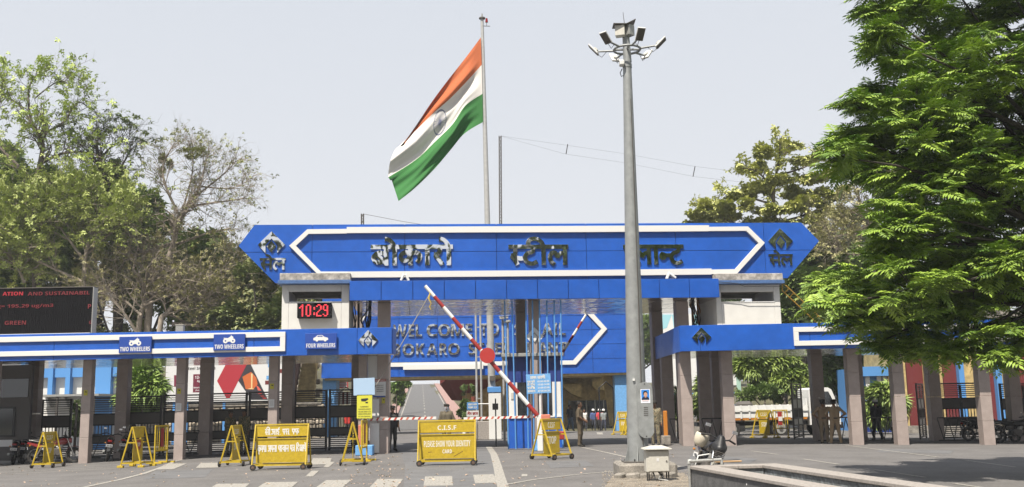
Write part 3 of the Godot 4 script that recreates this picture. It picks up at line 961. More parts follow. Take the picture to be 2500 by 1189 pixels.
# ---------------------------------------------------------------- the second gate
func build_inner_gate() -> void:
	var d := 62.0
	var x0 := at(785, 850, d).x
	var x1 := at(1541, 850, d).x
	var y0 := at(1160, 917, d).y
	var y1 := at(1160, 705, d).y
	var t := thing("inner_gate", "second blue gate with a welcome message in steel letters, seen through the first one", "gate", Vector3(0, 0, -d))
	span("board_core", Vector3(x0 + 0.03, y0 + 0.03, -2.2), Vector3(x1 - 0.03, y1, -0.06), M.deep_blue, t)
	var nx := 8
	var ny := 6
	for i in nx:
		for j in ny:
			var a := Vector3(lerpf(x0, x1, float(i) / nx) + 0.013, lerpf(y0, y1, float(j) / ny) + 0.013, -0.055)
			var b := Vector3(lerpf(x0, x1, float(i + 1) / nx) - 0.013, lerpf(y0, y1, float(j + 1) / ny) - 0.013, 0)
			span("sign_panel", a, b, M.blue, t)
	span("underside", Vector3(x0 + 0.2, y0 - 0.12, -5.0), Vector3(x1 - 0.2, y0 + 0.025, -0.1), M.ochre, t)
	for q: Array in [[1420, 752, 1436, 752, 1482, 803, 1468, 803], [1468, 803, 1482, 803, 1406, 890, 1399, 880], [930, 886, 1399, 880, 1406, 890, 930, 896], [985, 891, 1180, 889, 1180, 901, 985, 903], [862, 806, 884, 760, 898, 760, 876, 806], [862, 806, 876, 806, 932, 886, 926, 896], [890, 752, 1436, 744, 1440, 754, 884, 762]]:
		var pts := []
		for k in 4:
			var p := at(q[k * 2], q[k * 2 + 1], d)
			pts.append(Vector2(p.x, p.y))
		part("trim_strip", polym(pts, 0.1), M.trim, t, Vector3(0, 0, 0.003 + (0.102 if q[0] == 985 else 0.0)))
	var rows := [[790, 820, "WELCOMETOSAIL", [960, 993, 998, 1012, 1015, 1030, 1042, 1068, 1070, 1099, 1101, 1133, 1137, 1153, 1173, 1189, 1194, 1218, 1256, 1276, 1323, 1349, 1354, 1360, 1365, 1380]],
		[837, 866, "BOKAROSTEELPLANT", [960, 977, 983, 1011, 1016, 1036, 1042, 1068, 1073, 1092, 1094, 1122, 1144, 1161, 1166, 1182, 1188, 1203, 1209, 1225, 1231, 1245, 1261, 1277, 1286, 1300, 1315, 1336, 1339, 1361, 1365, 1383]]]
	for r: Array in rows:
		var text: String = r[2]
		for k in text.length():
			var a := at(r[3][k * 2], r[1] - 0.01 * (r[3][k * 2] - 1160), d)
			var b := at(r[3][k * 2 + 1], r[0] - 0.01 * (r[3][k * 2] - 1160), d)
			words(text[k], b.x - a.x, b.y - a.y, 0.08, M.wavy_steel, t, Vector3((a.x + b.x) * 0.5, (a.y + b.y) * 0.5, 0.045), "letter")
	for p: Vector2 in [Vector2(801, 33), Vector2(1522, 38)]:
		var x := at(p.x, 950, d).x
		span("pillar", Vector3(x - p.y / 77.0, -0.6, -1.6), Vector3(x + p.y / 77.0, y0 - 0.002, -0.4), M.sky_blue, t, 0.02)
		var loop := []
		for q: Vector2 in [Vector2(0.62, -0.5), Vector2(0.62, 2.6), Vector2(1.05, 3.0), Vector2(1.5, 2.6), Vector2(1.5, -0.5)]:
			loop.append(Vector3(x + (q.x if x < 0 else -q.x), q.y, -0.3))
		part("height_loop", tubem(loop, [0.05], 6), M.black, t)


# ---------------------------------------------------------------- behind the gates
func stones(called: String, parent: Node, lo: Vector3, hi: Vector3, size: float, seed_: int) -> void:   # a rubble face of separate stones, too many and too small to be told apart
	var rng := RandomNumberGenerator.new()
	rng.seed = seed_
	var mb := MB.new()
	mb.colored = true
	var y := lo.y
	var row := 0
	while y < hi.y:
		var h := size * rng.randf_range(0.7, 1.15)
		var x := lo.x - rng.randf() * size
		while x < hi.x:
			var w := size * rng.randf_range(0.7, 1.6)
			var g := rng.randf_range(0.55, 1.15)
			mb.tint = Color(0.36 * g, 0.31 * g, 0.245 * g)
			mb.box(Vector3(w - 0.03, h - 0.03, 0.2 + rng.randf() * 0.12), Transform3D(Basis(Vector3.FORWARD, rng.randf_range(-0.22, 0.22)), Vector3(x + w * 0.5, y + h * 0.5, hi.z)), 0.05)
			x += w
		y += h
	var m := mat(1, 1, 1, 0.95)
	m.vertex_color_use_as_albedo = true
	part(called, mb.done(), m, parent).set_meta("kind", "stuff")

func build_background() -> void:
	# white house with blue fins, behind the left canopy
	var d := 55.0
	var t := thing("white_building", "white building with blue pilasters and a lean-to roof behind the left canopy", "building", Vector3(0, 0, -d))
	var x0 := at(-60, 950, d).x
	var x1 := at(288, 950, d).x
	var wt: float = 1.7 + (1005 - 862) * d / FOCAL
	span("wall", Vector3(x0, -0.6, -6), Vector3(x1, wt + 0.85, 0), M.white, t)
	span("blue_band", Vector3(x0 - 0.05, at(190, 921, d).y, 0.003), Vector3(x1 + 0.05, at(190, 898, d).y, 0.3), M.light_blue, t)
	for p: float in [62.0, 130.0, 172.0, 258.0]:
		var x := at(p, 950, d).x
		var wide := 0.42 if p == 258 else 0.13
		span("pilaster", Vector3(x - wide, -0.5 if p == 258 else 2.7, 0.002), Vector3(x + wide, wt + 0.8, 0.42), M.light_blue, t)
		if p != 258:
			part("fin_foot", polym([Vector2(-0.1, 0), Vector2(0.3, 0.0), Vector2(0.1, 0.5), Vector2(-0.1, 0.75)], 0.3), M.plain_white, t, Vector3(x - 0.25, 2.0, 0.02))
	span("lean_to_roof", Vector3(at(118, 950, d).x, 2.55, 0.01), Vector3(x1 + 0.2, 2.66, 3.0), M.galvanised, t)
	for p: float in [120.0, 200.0, 285.0]:
		span("roof_post", Vector3(at(p, 950, d).x - 0.05, -0.6, 2.85), Vector3(at(p, 950, d).x + 0.05, 2.548, 2.95), M.plate_grey, t)
	span("door", Vector3(at(183, 950, d).x, -0.5, 0.002), Vector3(at(196, 950, d).x, 1.8, 0.06), M.plain_white, t)
	span("window", Vector3(at(215, 950, d).x, 0.4, 0.002), Vector3(at(240, 950, d).x, 1.7, 0.04), M.glass, t)
	# printed hoarding
	d = 57.0
	t = thing("billboard", "wide printed hoarding with a red diamond and a photo of poured molten metal", "billboard", Vector3(0, 0, -d))
	x0 = at(404, 930, d).x
	x1 = at(692, 930, d).x
	var y0 := at(548, 980, d).y
	var y1 := at(548, 886, d).y
	span("sheet", Vector3(x0, y0, -0.06), Vector3(x1, y1, 0), M.paper, t)
	var W := func(px: float, py: float) -> Vector2:
		var p := at(px, py, d)
		return Vector2(p.x, p.y)
	part("diamond_print", polym([W.call(551, 890), W.call(603, 889), W.call(561, 971), W.call(553, 973), W.call(530, 930)], 0.006), mat(0.323, 0.015, 0.027, 0.6), t, Vector3(0, 0, 0.002))
	part("photo_print", polym([W.call(603, 889), W.call(612, 889), W.call(654, 976), W.call(614, 976), W.call(582, 930)], 0.004), mat(0.03, 0.028, 0.035, 0.5), t, Vector3(0, 0, 0.002))
	part("molten_metal_print", polym([W.call(592, 920), W.call(613, 908), W.call(626, 922), W.call(629, 938), W.call(618, 951), W.call(600, 950)], 0.008), mat(0.462, 0.108, 0.023, 0.6), t, Vector3(0, 0, 0.002))
	part("molten_stream_print", polym([W.call(613, 912), W.call(617, 912), W.call(616, 948), W.call(622, 950), W.call(604, 950), W.call(613, 947)], 0.011), mat(0.616, 0.462, 0.231, 0.6), t, Vector3(0, 0, 0.002))
	part("print", polym([W.call(625, 940), W.call(632, 945), W.call(638, 954), W.call(630, 953)], 0.009), mat(0.539, 0.092, 0.069, 0.6), t, Vector3(0, 0, 0.002))
	for k in 4:
		part("print", polym([W.call(628 + k * 4, 959 + k * 4), W.call(637 + k * 4, 959 + k * 4), W.call(640 + k * 4, 961.5 + k * 4), W.call(631 + k * 4, 961.5 + k * 4)], 0.009), mat(0.385, 0.039, 0.031, 0.6), t, Vector3(0, 0, 0.002))
	part("date_print", polym([W.call(472, 914), W.call(500, 913), W.call(500, 957), W.call(471, 958)], 0.006), mat(0.123, 0.009, 0.027, 0.6), t, Vector3(0, 0, 0.002))
	part("print", polym([W.call(425, 916), W.call(434, 916), W.call(434, 944), W.call(425, 944)], 0.006), mat(0.154, 0.009, 0.035, 0.6), t, Vector3(0, 0, 0.002))
	var sc := d / FOCAL
	var put := func(s: String, px: float, py: float, w: float, h: float, m: Material, dz := 0.004) -> void:
		var p := at(px, py, d)
		words(s, w * sc, h * sc, 0.004, m, t, Vector3(p.x, p.y, dz))
	put.call("& Steel Industries", 486, 899, 80, 8, M.ink)
	put.call("12-14", 487, 921, 22, 7, M.paper, 0.011)
	put.call("April", 489, 931, 16, 7, M.paper, 0.011)
	put.call("Bokaro Steel", 486, 946, 26, 4, M.paper, 0.011)
	put.call("Jharkhand", 487, 953, 20, 4, M.paper, 0.011)
	for p: Vector2 in [Vector2(659, 892), Vector2(655, 922), Vector2(652, 934), Vector2(684, 906)]:
		part("print", boxm(0.22, 0.22, 0.006), [M.maroon, M.sign_blue, M.red_paint, M.sky_blue][int(p.x) % 4], t, Vector3(at(p.x, p.y, d).x, at(p.x, p.y, d).y, 0.004))
	for p: float in [424.0, 455.0, 546.0, 690.0]:
		span("leg", Vector3(at(p, 980, d).x - 0.07, -0.6, -0.2), Vector3(at(p, 980, d).x + 0.07, y1 - 0.1, -0.065), M.light_blue if p < 600 else M.teal, t)
	# rubble walls
	t = thing("stone_wall", "long low rubble stone wall below the printed hoarding", "wall", Vector3(0, 0, -59))
	stones("stonework", t, Vector3(at(215, 990, 59).x, -0.7, 0), Vector3(at(785, 990, 59).x, 1.9, 0), 0.34, 4)
	span("coping", Vector3(at(215, 990, 59).x, 1.9, -0.3), Vector3(at(785, 990, 59).x, 2.05, 0.18), M.concrete, t)
	t = thing("stone_wall", "tall retaining wall of pale stones beside the leaning pink parapet, right of the hoarding", "wall", Vector3(0, 0, -66))
	stones("stonework", t, Vector3(at(640, 900, 66).x, -0.6, 0), Vector3(at(772, 900, 66).x, 6.0, 0), 0.36, 6)
	# leaning parapets beside the second gate
	for s: Array in [["leaning pink parapet with a yellow edge to the left of the second gate", [712, 868, 738, 868, 712, 1020, 688, 1020], [742, 868, 776, 868, 760, 1030, 716, 1030]], ["leaning pink parapet with a yellow edge by the right pillar of the second gate", [1486, 905, 1503, 905, 1530, 1010, 1526, 1030], [1470, 905, 1487, 905, 1526, 1040, 1490, 1040]]]:
		t = thing("ramp_parapet", s[0], "parapet", Vector3(0, 0, -65))
		for k in 2:
			var q: Array = s[1 + k]
			var pts := []
			for j in 4:
				var p := at(q[j * 2], q[j * 2 + 1], 65)
				pts.append(Vector2(p.x, p.y))
			part("pink_band" if k == 0 else "yellow_edge", polym(pts, 0.5), M.pink if k == 0 else M.ochre, t, Vector3(0, 0, -0.3 * k))
	# ochre hall with maroon hoods beside the climbing road
	d = 78.0
	t = thing("ochre_building", "ochre building with a flared maroon hood on the right of the climbing road", "building", Vector3(0, 0, -d))
	span("wall", Vector3(at(1128, 950, d).x, -1, -16), Vector3(at(1320, 950, d).x, 6, 0), M.ochre, t)
	var A := func(px: float, py: float) -> Vector2:
		var p := at(px, py, d)
		return Vector2(p.x, p.y)
	# the hood: an upright band on top, and under it faces that slope back down to the wall
	var rim := [A.call(1081, 940), A.call(1100, 926), A.call(1172, 924), A.call(1240, 920)]
	var foot := [A.call(1100, 977), A.call(1112, 978), A.call(1130, 978), A.call(1172, 944)]
	var hood := MB.new()
	for k in 3:
		var r0: Vector2 = rim[k]
		var r1: Vector2 = rim[k + 1]
		var f0: Vector2 = foot[k]
		var f1: Vector2 = foot[k + 1]
		hood.quad(Vector3(f0.x, f0.y, -1.5), Vector3(f1.x, f1.y, -1.5), Vector3(r1.x, r1.y, 3.0), Vector3(r0.x, r0.y, 3.0))
		hood.quad(Vector3(r0.x, r0.y, 3.0), Vector3(r1.x, r1.y, 3.0), Vector3(r1.x, r1.y + 0.55, 3.0), Vector3(r0.x, r0.y + 0.55, 3.0))
		hood.quad(Vector3(r0.x, r0.y + 0.55, 3.0), Vector3(r1.x, r1.y + 0.55, 3.0), Vector3(r1.x, r1.y + 0.6, -6.0), Vector3(r0.x, r0.y + 0.6, -6.0))
	hood.quad(Vector3(foot[0].x, foot[0].y, -6.0), Vector3(foot[0].x, foot[0].y, -1.5), Vector3(rim[0].x, rim[0].y, 3.0), Vector3(rim[0].x, rim[0].y, -6.0))
	hood.quad(Vector3(foot[0].x, foot[0].y, -6.0), Vector3(foot[3].x, foot[3].y, -6.0), Vector3(foot[3].x, foot[3].y, -1.5), Vector3(foot[0].x, foot[0].y, -1.5))
	part("flared_hood", hood.done(), M.maroon, t)
	d = 90.0
	t = thing("ochre_building", "ochre hall with two heavy corbels and dark glazing behind the helmeted workers", "building", Vector3(0, 0, -d))
	x0 = at(1330, 950, d).x
	x1 = at(1512, 950, d).x
	span("wall", Vector3(x0, -1.2, -8), Vector3(x1, 8, 0), M.ochre, t)
	var yb := at(1430, 1040, d).y
	span("glazed_front", Vector3(at(1386, 950, d).x, yb - 0.6, 0.002), Vector3(at(1495, 950, d).x, at(1430, 978, d).y, 0.2), M.glass, t)
	for k in 6:
		var x := at(1388 + k * 21, 950, d).x
		span("mullion", Vector3(x - 0.05, yb - 0.6, 0.202), Vector3(x + 0.05, at(1430, 977, d).y, 0.28), M.galvanised, t)
	for q: Array in [[1370, 938, 1415, 938, 1415, 971, 1392, 962, 1370, 944], [1441, 928, 1498, 928, 1498, 956, 1450, 952, 1441, 943]]:
		var pts := []
		for k in 5:
			var p := at(q[k * 2], q[k * 2 + 1], d)
			pts.append(Vector2(p.x, p.y))
		part("corbel", polym(pts, 2.4), M.ochre, t, Vector3(0, 0, 0.003))
	span("deck", Vector3(x0, at(1430, 922, d).y, 0.003), Vector3(at(1470, 950, d).x, at(1430, 914, d).y + 1.2, 4.0), M.plate_grey, t)
	# right hand side
	d = 60.0
	t = thing("white_hoarding", "plain white hoarding with a pale blue corner behind the right canopy columns", "billboard", Vector3(0, 0, -d))
	span("sheet", Vector3(at(1610, 900, d).x, at(1700, 942, d).y, -0.1), Vector3(at(1803, 900, d).x, at(1700, 766, d).y, 0), M.plain_white, t)
	for q: Array in [[1612, 768, 1640, 768, 1628, 800, 1612, 806], [1640, 768, 1668, 768, 1668, 800, 1646, 808], [1688, 768, 1712, 768, 1716, 800, 1692, 792]]:
		var pts := []
		for k in 4:
			var p := at(q[k * 2], q[k * 2 + 1], d)
			pts.append(Vector2(p.x, p.y))
		part("print", polym(pts, 0.006), mat(0.277, 0.508, 0.57, 0.6), t, Vector3(0, 0, 0.002))
	span("green_edge", Vector3(at(1796, 900, d).x, at(1700, 958, d).y, 0.002), Vector3(at(1806, 900, d).x, at(1700, 870, d).y, 0.05), mat(0.308, 0.462, 0.385, 0.7), t)
	for p: float in [1630.0, 1700.0, 1790.0]:
		span("leg", Vector3(at(p, 980, d).x - 0.08, -0.8, -0.3), Vector3(at(p, 980, d).x + 0.08, 5, -0.11), M.galvanised, t)
	t = thing("railing", "pale green railing along the foot of the white hoarding", "railing", Vector3(0, 0, -58.5))
	var ra := at(1600, 952, 58.5)
	var rb := at(1812, 952, 58.5)
	for y: float in [1.4, 2.1]: span("rail", Vector3(ra.x, y, -0.03), Vector3(rb.x, y + 0.06, 0.03), M.sky_blue, t)
	for k in 26:
		var x := lerpf(ra.x, rb.x, k / 25.0)
		span("baluster", Vector3(x - 0.02, 1.46, -0.02), Vector3(x + 0.02, 2.098, 0.02), M.galvanised, t)
	span("plinth", Vector3(ra.x, -1, -0.2), Vector3(rb.x, 1.4, 0.2), M.concrete, t)
	d = 56.0
	t = thing("striped_building", "building in yellow, maroon and blue upright stripes behind the far right canopy", "building", Vector3(0, 0, -d))
	var cols := [[2190, 2215, M.ochre], [2215, 2262, M.maroon], [2262, 2304, M.ochre], [2304, 2345, M.maroon], [2345, 2358, M.light_blue], [2358, 2390, M.ochre], [2390, 2436, M.maroon], [2436, 2450, M.light_blue], [2450, 2486, M.ochre], [2486, 2580, M.maroon], [2580, 2640, M.ochre]]
	for c: Array in cols:
		span("wall_panel", Vector3(at(c[0], 950, d).x, -1, -5), Vector3(at(c[1], 950, d).x - 0.01, 6.0, 0.0 if c[2] != M.maroon else -0.35), c[2], t)
	span("roof_slab", Vector3(at(2180, 950, d).x, 6.0, -5.5), Vector3(at(2650, 950, d).x, 6.4, 0.8), M.concrete, t)
	span("plinth", Vector3(at(2200, 950, d).x, -1, 0.002), Vector3(at(2600, 950, d).x, 0.1, 0.4), M.concrete, t)
	d = 57.5
	t = thing("blue_building", "small bright blue building with white uprights behind the two walking workers", "building", Vector3(0, 0, -d))
	span("wall", Vector3(at(2100, 950, d).x, -1, -4), Vector3(at(2200, 950, d).x, at(2150, 897, d).y, 0), M.light_blue, t)
	span("parapet", Vector3(at(2095, 950, d).x, at(2150, 918, d).y, 0.002), Vector3(at(2205, 950, d).x, at(2150, 895, d).y, 0.4), M.light_blue, t)
	for p: float in [2118.0, 2146.0, 2160.0]:
		span("upright", Vector3(at(p, 950, d).x - 0.12, -1, 0.002), Vector3(at(p, 950, d).x + 0.12, at(2150, 918, d).y - 0.002, 0.16), M.plain_white, t)
	span("plinth", Vector3(at(2100, 950, d).x, -1, 0.002), Vector3(at(2200, 950, d).x, at(2150, 1020, d).y, 0.5), M.deep_blue, t)


# ---------------------------------------------------------------- sliding gate leaves and low barriers
func gate_leaf(w: float, label: String, where: Vector3, turn := 0.0, metal: Material = M.gate_black, plate: Material = M.plate_grey) -> Node3D:
	var t := thing("gate_leaf", label, "gate leaf", where, turn, "slatted leaves of the side gates")
	for x: float in [0.04, w - 0.04]: part("post", boxm(0.09, 2.5, 0.07), metal, t, Vector3(x, 1.25, 0))
	for y: float in [2.46, 1.8, 1.36, 0.92, 0.62, 0.1]: part("rail", boxm(w - 0.17, 0.06, 0.06), metal, t, Vector3(w * 0.5, y, 0))
	part("plate", boxm(w - 0.17, 0.38, 0.012), plate, t, Vector3(w * 0.5, 1.58, 0))
	part("plate", boxm(w - 0.17, 0.24, 0.012), plate, t, Vector3(w * 0.5, 0.77, 0))
	for k in 6: part("slat", boxm(w - 0.17, 0.035, 0.03), metal, t, Vector3(w * 0.5, 1.92 + k * 0.088, 0))
	for k in 5: part("slat", boxm(w - 0.17, 0.04, 0.03), metal, t, Vector3(w * 0.5, 0.19 + k * 0.082, 0))
	var n := int(w / 0.13)
	for k in n: part("picket", boxm(0.03, 0.4, 0.03), metal, t, Vector3((k + 0.5) * w / n, 1.14, 0))
	if w > 1.6: part("stile", boxm(0.1, 2.3, 0.05), metal, t, Vector3(w * 0.5, 1.25, 0.002))
	return t

func zigzag(w: float, label: String, where: Vector3, turn := 0.0) -> void:
	var t := thing("zigzag_barrier", label, "barrier", where, turn, "low zigzag barriers between the columns")
	for y: float in [0.08, 1.0]: part("rail", boxm(w, 0.05, 0.05), M.gate_black, t, Vector3(w * 0.5, y, 0))
	var n := int(w / 0.36)
	for k in n:
		var a := Vector3((k + 0.0) * w / n, 0.98, 0)
		var b := Vector3((k + 0.5) * w / n, 0.1, 0)
		var c := Vector3((k + 1.0) * w / n, 0.98, 0)
		part("strut", barm(a, b, 0.03, 0.03), M.gate_black, t)
		part("strut", barm(b, c, 0.03, 0.03), M.gate_black, t)

func build_gate_leaves() -> void:
	for g: Array in [[101, 176, "narrow slatted gate leaf beside the red motorcycle"], [222, 287, "slatted gate leaf between the first two front columns of the left canopy"], [312, 396, "slatted gate leaf in front of the mango bush"], [399, 490, "slatted gate leaf left of the date print on the hoarding"],
			[514, 604, "slatted gate leaf behind the two soldiers"], [607, 692, "slatted gate leaf behind the big Hindi barricade"], [718, 799, "slatted gate leaf in front of the leaning pink parapet"], [803, 884, "slatted gate leaf behind the yellow camera notice"]]:
		var a := on_ground(g[0], 41.4)
		var b := on_ground(g[1], 41.4)
		gate_leaf(b.x - a.x, g[2], a)
	for g: Array in [[2284, 2412, "wide slatted gate leaf in front of the striped building"], [2444, 2560, "slatted gate leaf at the far right edge behind parked motorcycles"]]:
		var a := on_ground(g[0], 44.6)
		var b := on_ground(g[1], 44.6)
		gate_leaf(b.x - a.x, g[2], a)
	var o := on_ground(1926, 45.5)
	gate_leaf(2.0, "opened grey gate leaf beside the yellow railing and the white lorry", o + Vector3(0, 0, 0.6), deg_to_rad(62), M.plate_grey, M.galvanised)
	o = on_ground(2228, 45.5)
	gate_leaf(2.0, "opened grey gate leaf left of the striped building", o + Vector3(0, 0, 0.6), deg_to_rad(60), M.plate_grey, M.galvanised)
	for z: Array in [[210, 252, 40.3, "zigzag barrier beside the dark parked motorcycle"], [446, 488, 40.3, "zigzag barrier behind the second front column on the left"], [1634, 1690, 41.5, "zigzag barrier beside the orange bollard"], [1712, 1762, 41.5, "zigzag barrier behind the parked black motorcycle with a helmet"],
			[1992, 2086, 41.5, "zigzag barrier behind the two khaki guards"], [2116, 2216, 41.5, "zigzag barrier in front of the two walking workers"], [2286, 2412, 41.5, "zigzag barrier in front of the wide right gate leaf"]]:
		var a := on_ground(z[0], z[2])
		var b := on_ground(z[1], z[2])
		zigzag(b.x - a.x, z[3], a)


# ---------------------------------------------------------------- signs on the canopies
func ring(mb: MB, c: Vector2, r0: float, r1: float, depth: float) -> void:
	for k in 16:
		var a := TAU * k / 16
		var b := TAU * (k + 1) / 16
		mb.extrude(PackedVector2Array([c + Vector2(cos(a), sin(a)) * r0, c + Vector2(cos(a), sin(a)) * r1, c + Vector2(cos(b), sin(b)) * r1, c + Vector2(cos(b), sin(b)) * r0]), depth)

func wheel_sign(px0: float, py0: float, px1: float, py1: float, text: String, label: String, car: bool) -> void:
	var a := at(px0, py1, 35.9)
	var b := at(px1, py0, 35.9)
	var w := b.x - a.x
	var h := b.y - a.y
	var t := thing("lane_sign", label, "sign", Vector3((a.x + b.x) * 0.5, (a.y + b.y) * 0.5, -35.92), 0.0, "lane signs on the left canopy")
	part("board", boxm(w, h, 0.05, 0.008), M.sign_blue, t, Vector3(0, 0, 0.02))
	words(text, w * 0.92, h * 0.27, 0.006, M.plain_white, t, Vector3(0, -h * 0.27, 0.047))
	var mb := MB.new()
	var s := h * 0.52
	var p := PackedVector2Array()
	if car:
		for v: Vector2 in [Vector2(-1.0, 0.0), Vector2(-0.98, 0.26), Vector2(-0.72, 0.36), Vector2(-0.45, 0.62), Vector2(0.15, 0.64), Vector2(0.5, 0.38), Vector2(0.92, 0.26), Vector2(1.0, 0.02), Vector2(0.84, -0.06), Vector2(-0.86, -0.06)]: p.append(Vector2(v.x * s * 0.92, v.y * s * 0.92))
		mb.extrude(p, 0.005)
		for x: float in [-0.52, 0.58]: ring(mb, Vector2(x * s * 0.92, -0.06 * s), 0.0, s * 0.15, 0.008)
	else:
		for v: Vector2 in [Vector2(-1.0, 0.52), Vector2(-0.2, 0.46), Vector2(0.1, 0.66), Vector2(0.25, 0.78), Vector2(0.3, 0.98), Vector2(0.4, 0.78), Vector2(0.62, 0.72), Vector2(0.68, 0.46), Vector2(0.42, 0.36), Vector2(0.3, -0.1), Vector2(-0.3, -0.14), Vector2(-0.62, 0.2)]: p.append(Vector2(v.x * s * 0.72, v.y * s * 0.72))
		mb.extrude(p, 0.005)
		for x: float in [-0.62, 0.6]: ring(mb, Vector2(x * s * 0.72, 0.0), s * 0.1, s * 0.29, 0.008)
	part("pictogram", mb.done(), M.plain_white, t, Vector3(0, h * 0.08, 0.047))
	if car:
		var win := MB.new()
		for q: Array in [[-0.5, 0.4, -0.36, 0.56, -0.14, 0.57, -0.14, 0.4], [-0.08, 0.4, -0.08, 0.57, 0.12, 0.57, 0.3, 0.4]]:
			var g := PackedVector2Array()
			for k in 4: g.append(Vector2(q[k * 2], q[k * 2 + 1]) * s * 0.92)
			win.extrude(g, 0.008)
		part("pictogram_window", win.done(), M.sign_blue, t, Vector3(0, h * 0.08, 0.047))

func build_signs() -> void:
	wheel_sign(290, 821, 371, 862, "TWO WHEELERS", "blue TWO WHEELERS sign with a motorcycle, nearer the red message board", false)
	wheel_sign(521, 815, 599, 856, "TWO WHEELERS", "blue TWO WHEELERS sign with a motorcycle, near the end of the white frame", false)
	wheel_sign(745, 813, 822, 853, "FOUR WHEELERS", "blue FOUR WHEELERS sign with a white car", true)
	# message board on the roof
	var d := 36.6
	var a := at(-90, 815, d)
	var b := at(228, 701, d)
	var t := thing("message_board", "large black electronic board with dim red running text on the left canopy roof", "electronic board", Vector3(0, 0, -d))
	span("cabinet", Vector3(a.x, 4.55, -0.35), Vector3(b.x, b.y, 0), M.led_off, t)
	for k in 60:   # upright module ribs
		var x := lerpf(a.x, b.x, (k + 0.5) / 60.0)
		part("rib", boxm(0.012, b.y - 4.62, 0.012), M.led_off, t, Vector3(x, (b.y + 4.56) * 0.5, 0.006))
	span("frame", Vector3(a.x, b.y + 0.001, -0.35), Vector3(b.x + 0.05, b.y + 0.035, 0.03), M.plate_grey, t)
	span("frame", Vector3(b.x + 0.002, 4.57, -0.35), Vector3(b.x + 0.035, b.y, 0.03), M.galvanised, t)
	span("sill", Vector3(a.x, 4.567, 0.001), Vector3(b.x, 4.62, 0.14), M.plain_white, t)
	part("stay", barm(Vector3(b.x - 0.1, b.y - 0.1, -0.35), Vector3(b.x + 0.25, 4.56, -1.1), 0.06, 0.06), M.plate_grey, t)
	var sc := d / FOCAL
	for w: Array in [["ATION", 32, 717, 50, 9, M.led_mid], ["AND SUSTAINABIL", 144, 716, 152, 9, M.led_dim], ["g= 195.29 ug/m3", 62, 748, 138, 11, M.led_dim], ["P", 219, 748, 8, 11, M.led_dim], ["GREEN", 38, 788, 52, 10, M.led_dim], ["G", 221, 787, 6, 8, M.led_dim]]:
		words(w[0], w[3] * sc, w[4] * sc, 0.008, w[5], t, Vector3(at(w[1], w[2], d).x, at(w[1], w[2], d).y, 0.018))
	# small steel box on the roof
	d = 36.2
	var p := at(440, 806, d)
	t = thing("roof_box", "small grey steel box on the left canopy roof", "box", Vector3(p.x, 4.56, -d))
	part("case", boxm(0.28, 0.24, 0.22, 0.01), M.galvanised, t, Vector3(0, 0.12, 0))
	part("lid", boxm(0.31, 0.02, 0.25), M.cabinet, t, Vector3(0, 0.252, 0))
	# clock on the left tower
	var ca := gl(726, 777, -0.3)
	var cb := gl(810, 740, -0.3)
	var c := (ca + cb) * 0.5
	t = thing("digital_clock", "black digital clock showing 10:29 in red on the left white tower", "clock", gate.transform * Vector3(c.x, c.y, -0.49), gate_turn)
	var cw := cb.x - ca.x
	var ch := cb.y - ca.y
	part("case", boxm(cw, ch, 0.3, 0.012), M.led_off, t, Vector3(0, 0, 0.16))
	digits("10:29", cw * 0.88, ch * 0.82, t, 0.313)
	part("sun_hood", boxm(cw * 0.5, 0.02, 0.36), M.galvanised, t, Vector3(cw * 0.24, ch * 0.5 + 0.015, 0.18))
	# floodlights on the ledge of the gate
	for f: Array in [[988, 677, "small A shaped white floodlight under the first Hindi word", 1.0], [1636, 672, "small tilted white floodlight right of the lamp pole on the gate ledge", -1.0]]:
		var q := gl(f[0], f[1], -0.2)
		var o := thing("floodlight", f[2], "floodlight", gate.transform * Vector3(q.x, 6.49, -0.2), gate_turn)
		part("lamp_case", boxm(0.09, 0.3, 0.2, 0.02), M.plain_white, o, Vector3(-0.09, 0.15, 0), Vector3(0, 0, -0.42))
		part("lamp_case", boxm(0.09, 0.3, 0.2, 0.02), M.plain_white, o, Vector3(0.1, 0.14, 0), Vector3(0, 0, 0.42 if f[3] > 0 else 0.9))
		part("bracket", boxm(0.3, 0.03, 0.1), M.galvanised, o, Vector3(0, 0.016, 0))

func digits(text: String, w: float, h: float, parent: Node, z: float) -> void:   # figures of an LED matrix, one row of lamps per bar
	var rows := {"1": ["  # ", " ## ", "# # ", "  # ", "  # ", "  # ", "  # ", "  # ", "  # "], "0": [" ## ", "#  #", "#  #", "#  #", "#  #", "#  #", "#  #", "#  #", " ## "], "2": [" ## ", "#  #", "   #", "   #", "  # ", " #  ", "#   ", "#   ", "####"], "9": [" ## ", "#  #", "#  #", "#  #", " ###", "   #", "   #", "#  #", " ## "], ":": ["  ", "  ", " #", " #", "  ", "  ", " #", " #", "  "]}
	var total := 0
	for ch in text: total += rows[ch][0].length() + 1
	var cell := w / total
	var x := -w * 0.5
	for ch in text:
		var mb := MB.new()
		for r in 9:
			var line_: String = rows[ch][r]
			for k in line_.length():
				if line_[k] == "#": mb.box(Vector3(cell * 1.12, h / 9.0 * 0.74, 0.008), Transform3D(Basis(), Vector3(x + (k + 0.5) * cell, h * 0.5 - (r + 0.5) * h / 9.0, z + 0.0005 * (k % 2))))
		part("digit", mb.done(), M.led_red, parent)
		x += (rows[ch][0].length() + 1) * cell


# ---------------------------------------------------------------- flag, masts
func curve_at(pts: Array, u: float) -> Vector2:
	var f := u * (pts.size() - 1)
	var k := mini(int(f), pts.size() - 2)
	return (pts[k] as Vector2).cubic_interpolate(pts[k + 1], pts[maxi(k - 1, 0)], pts[mini(k + 2, pts.size() - 1)], f - k)

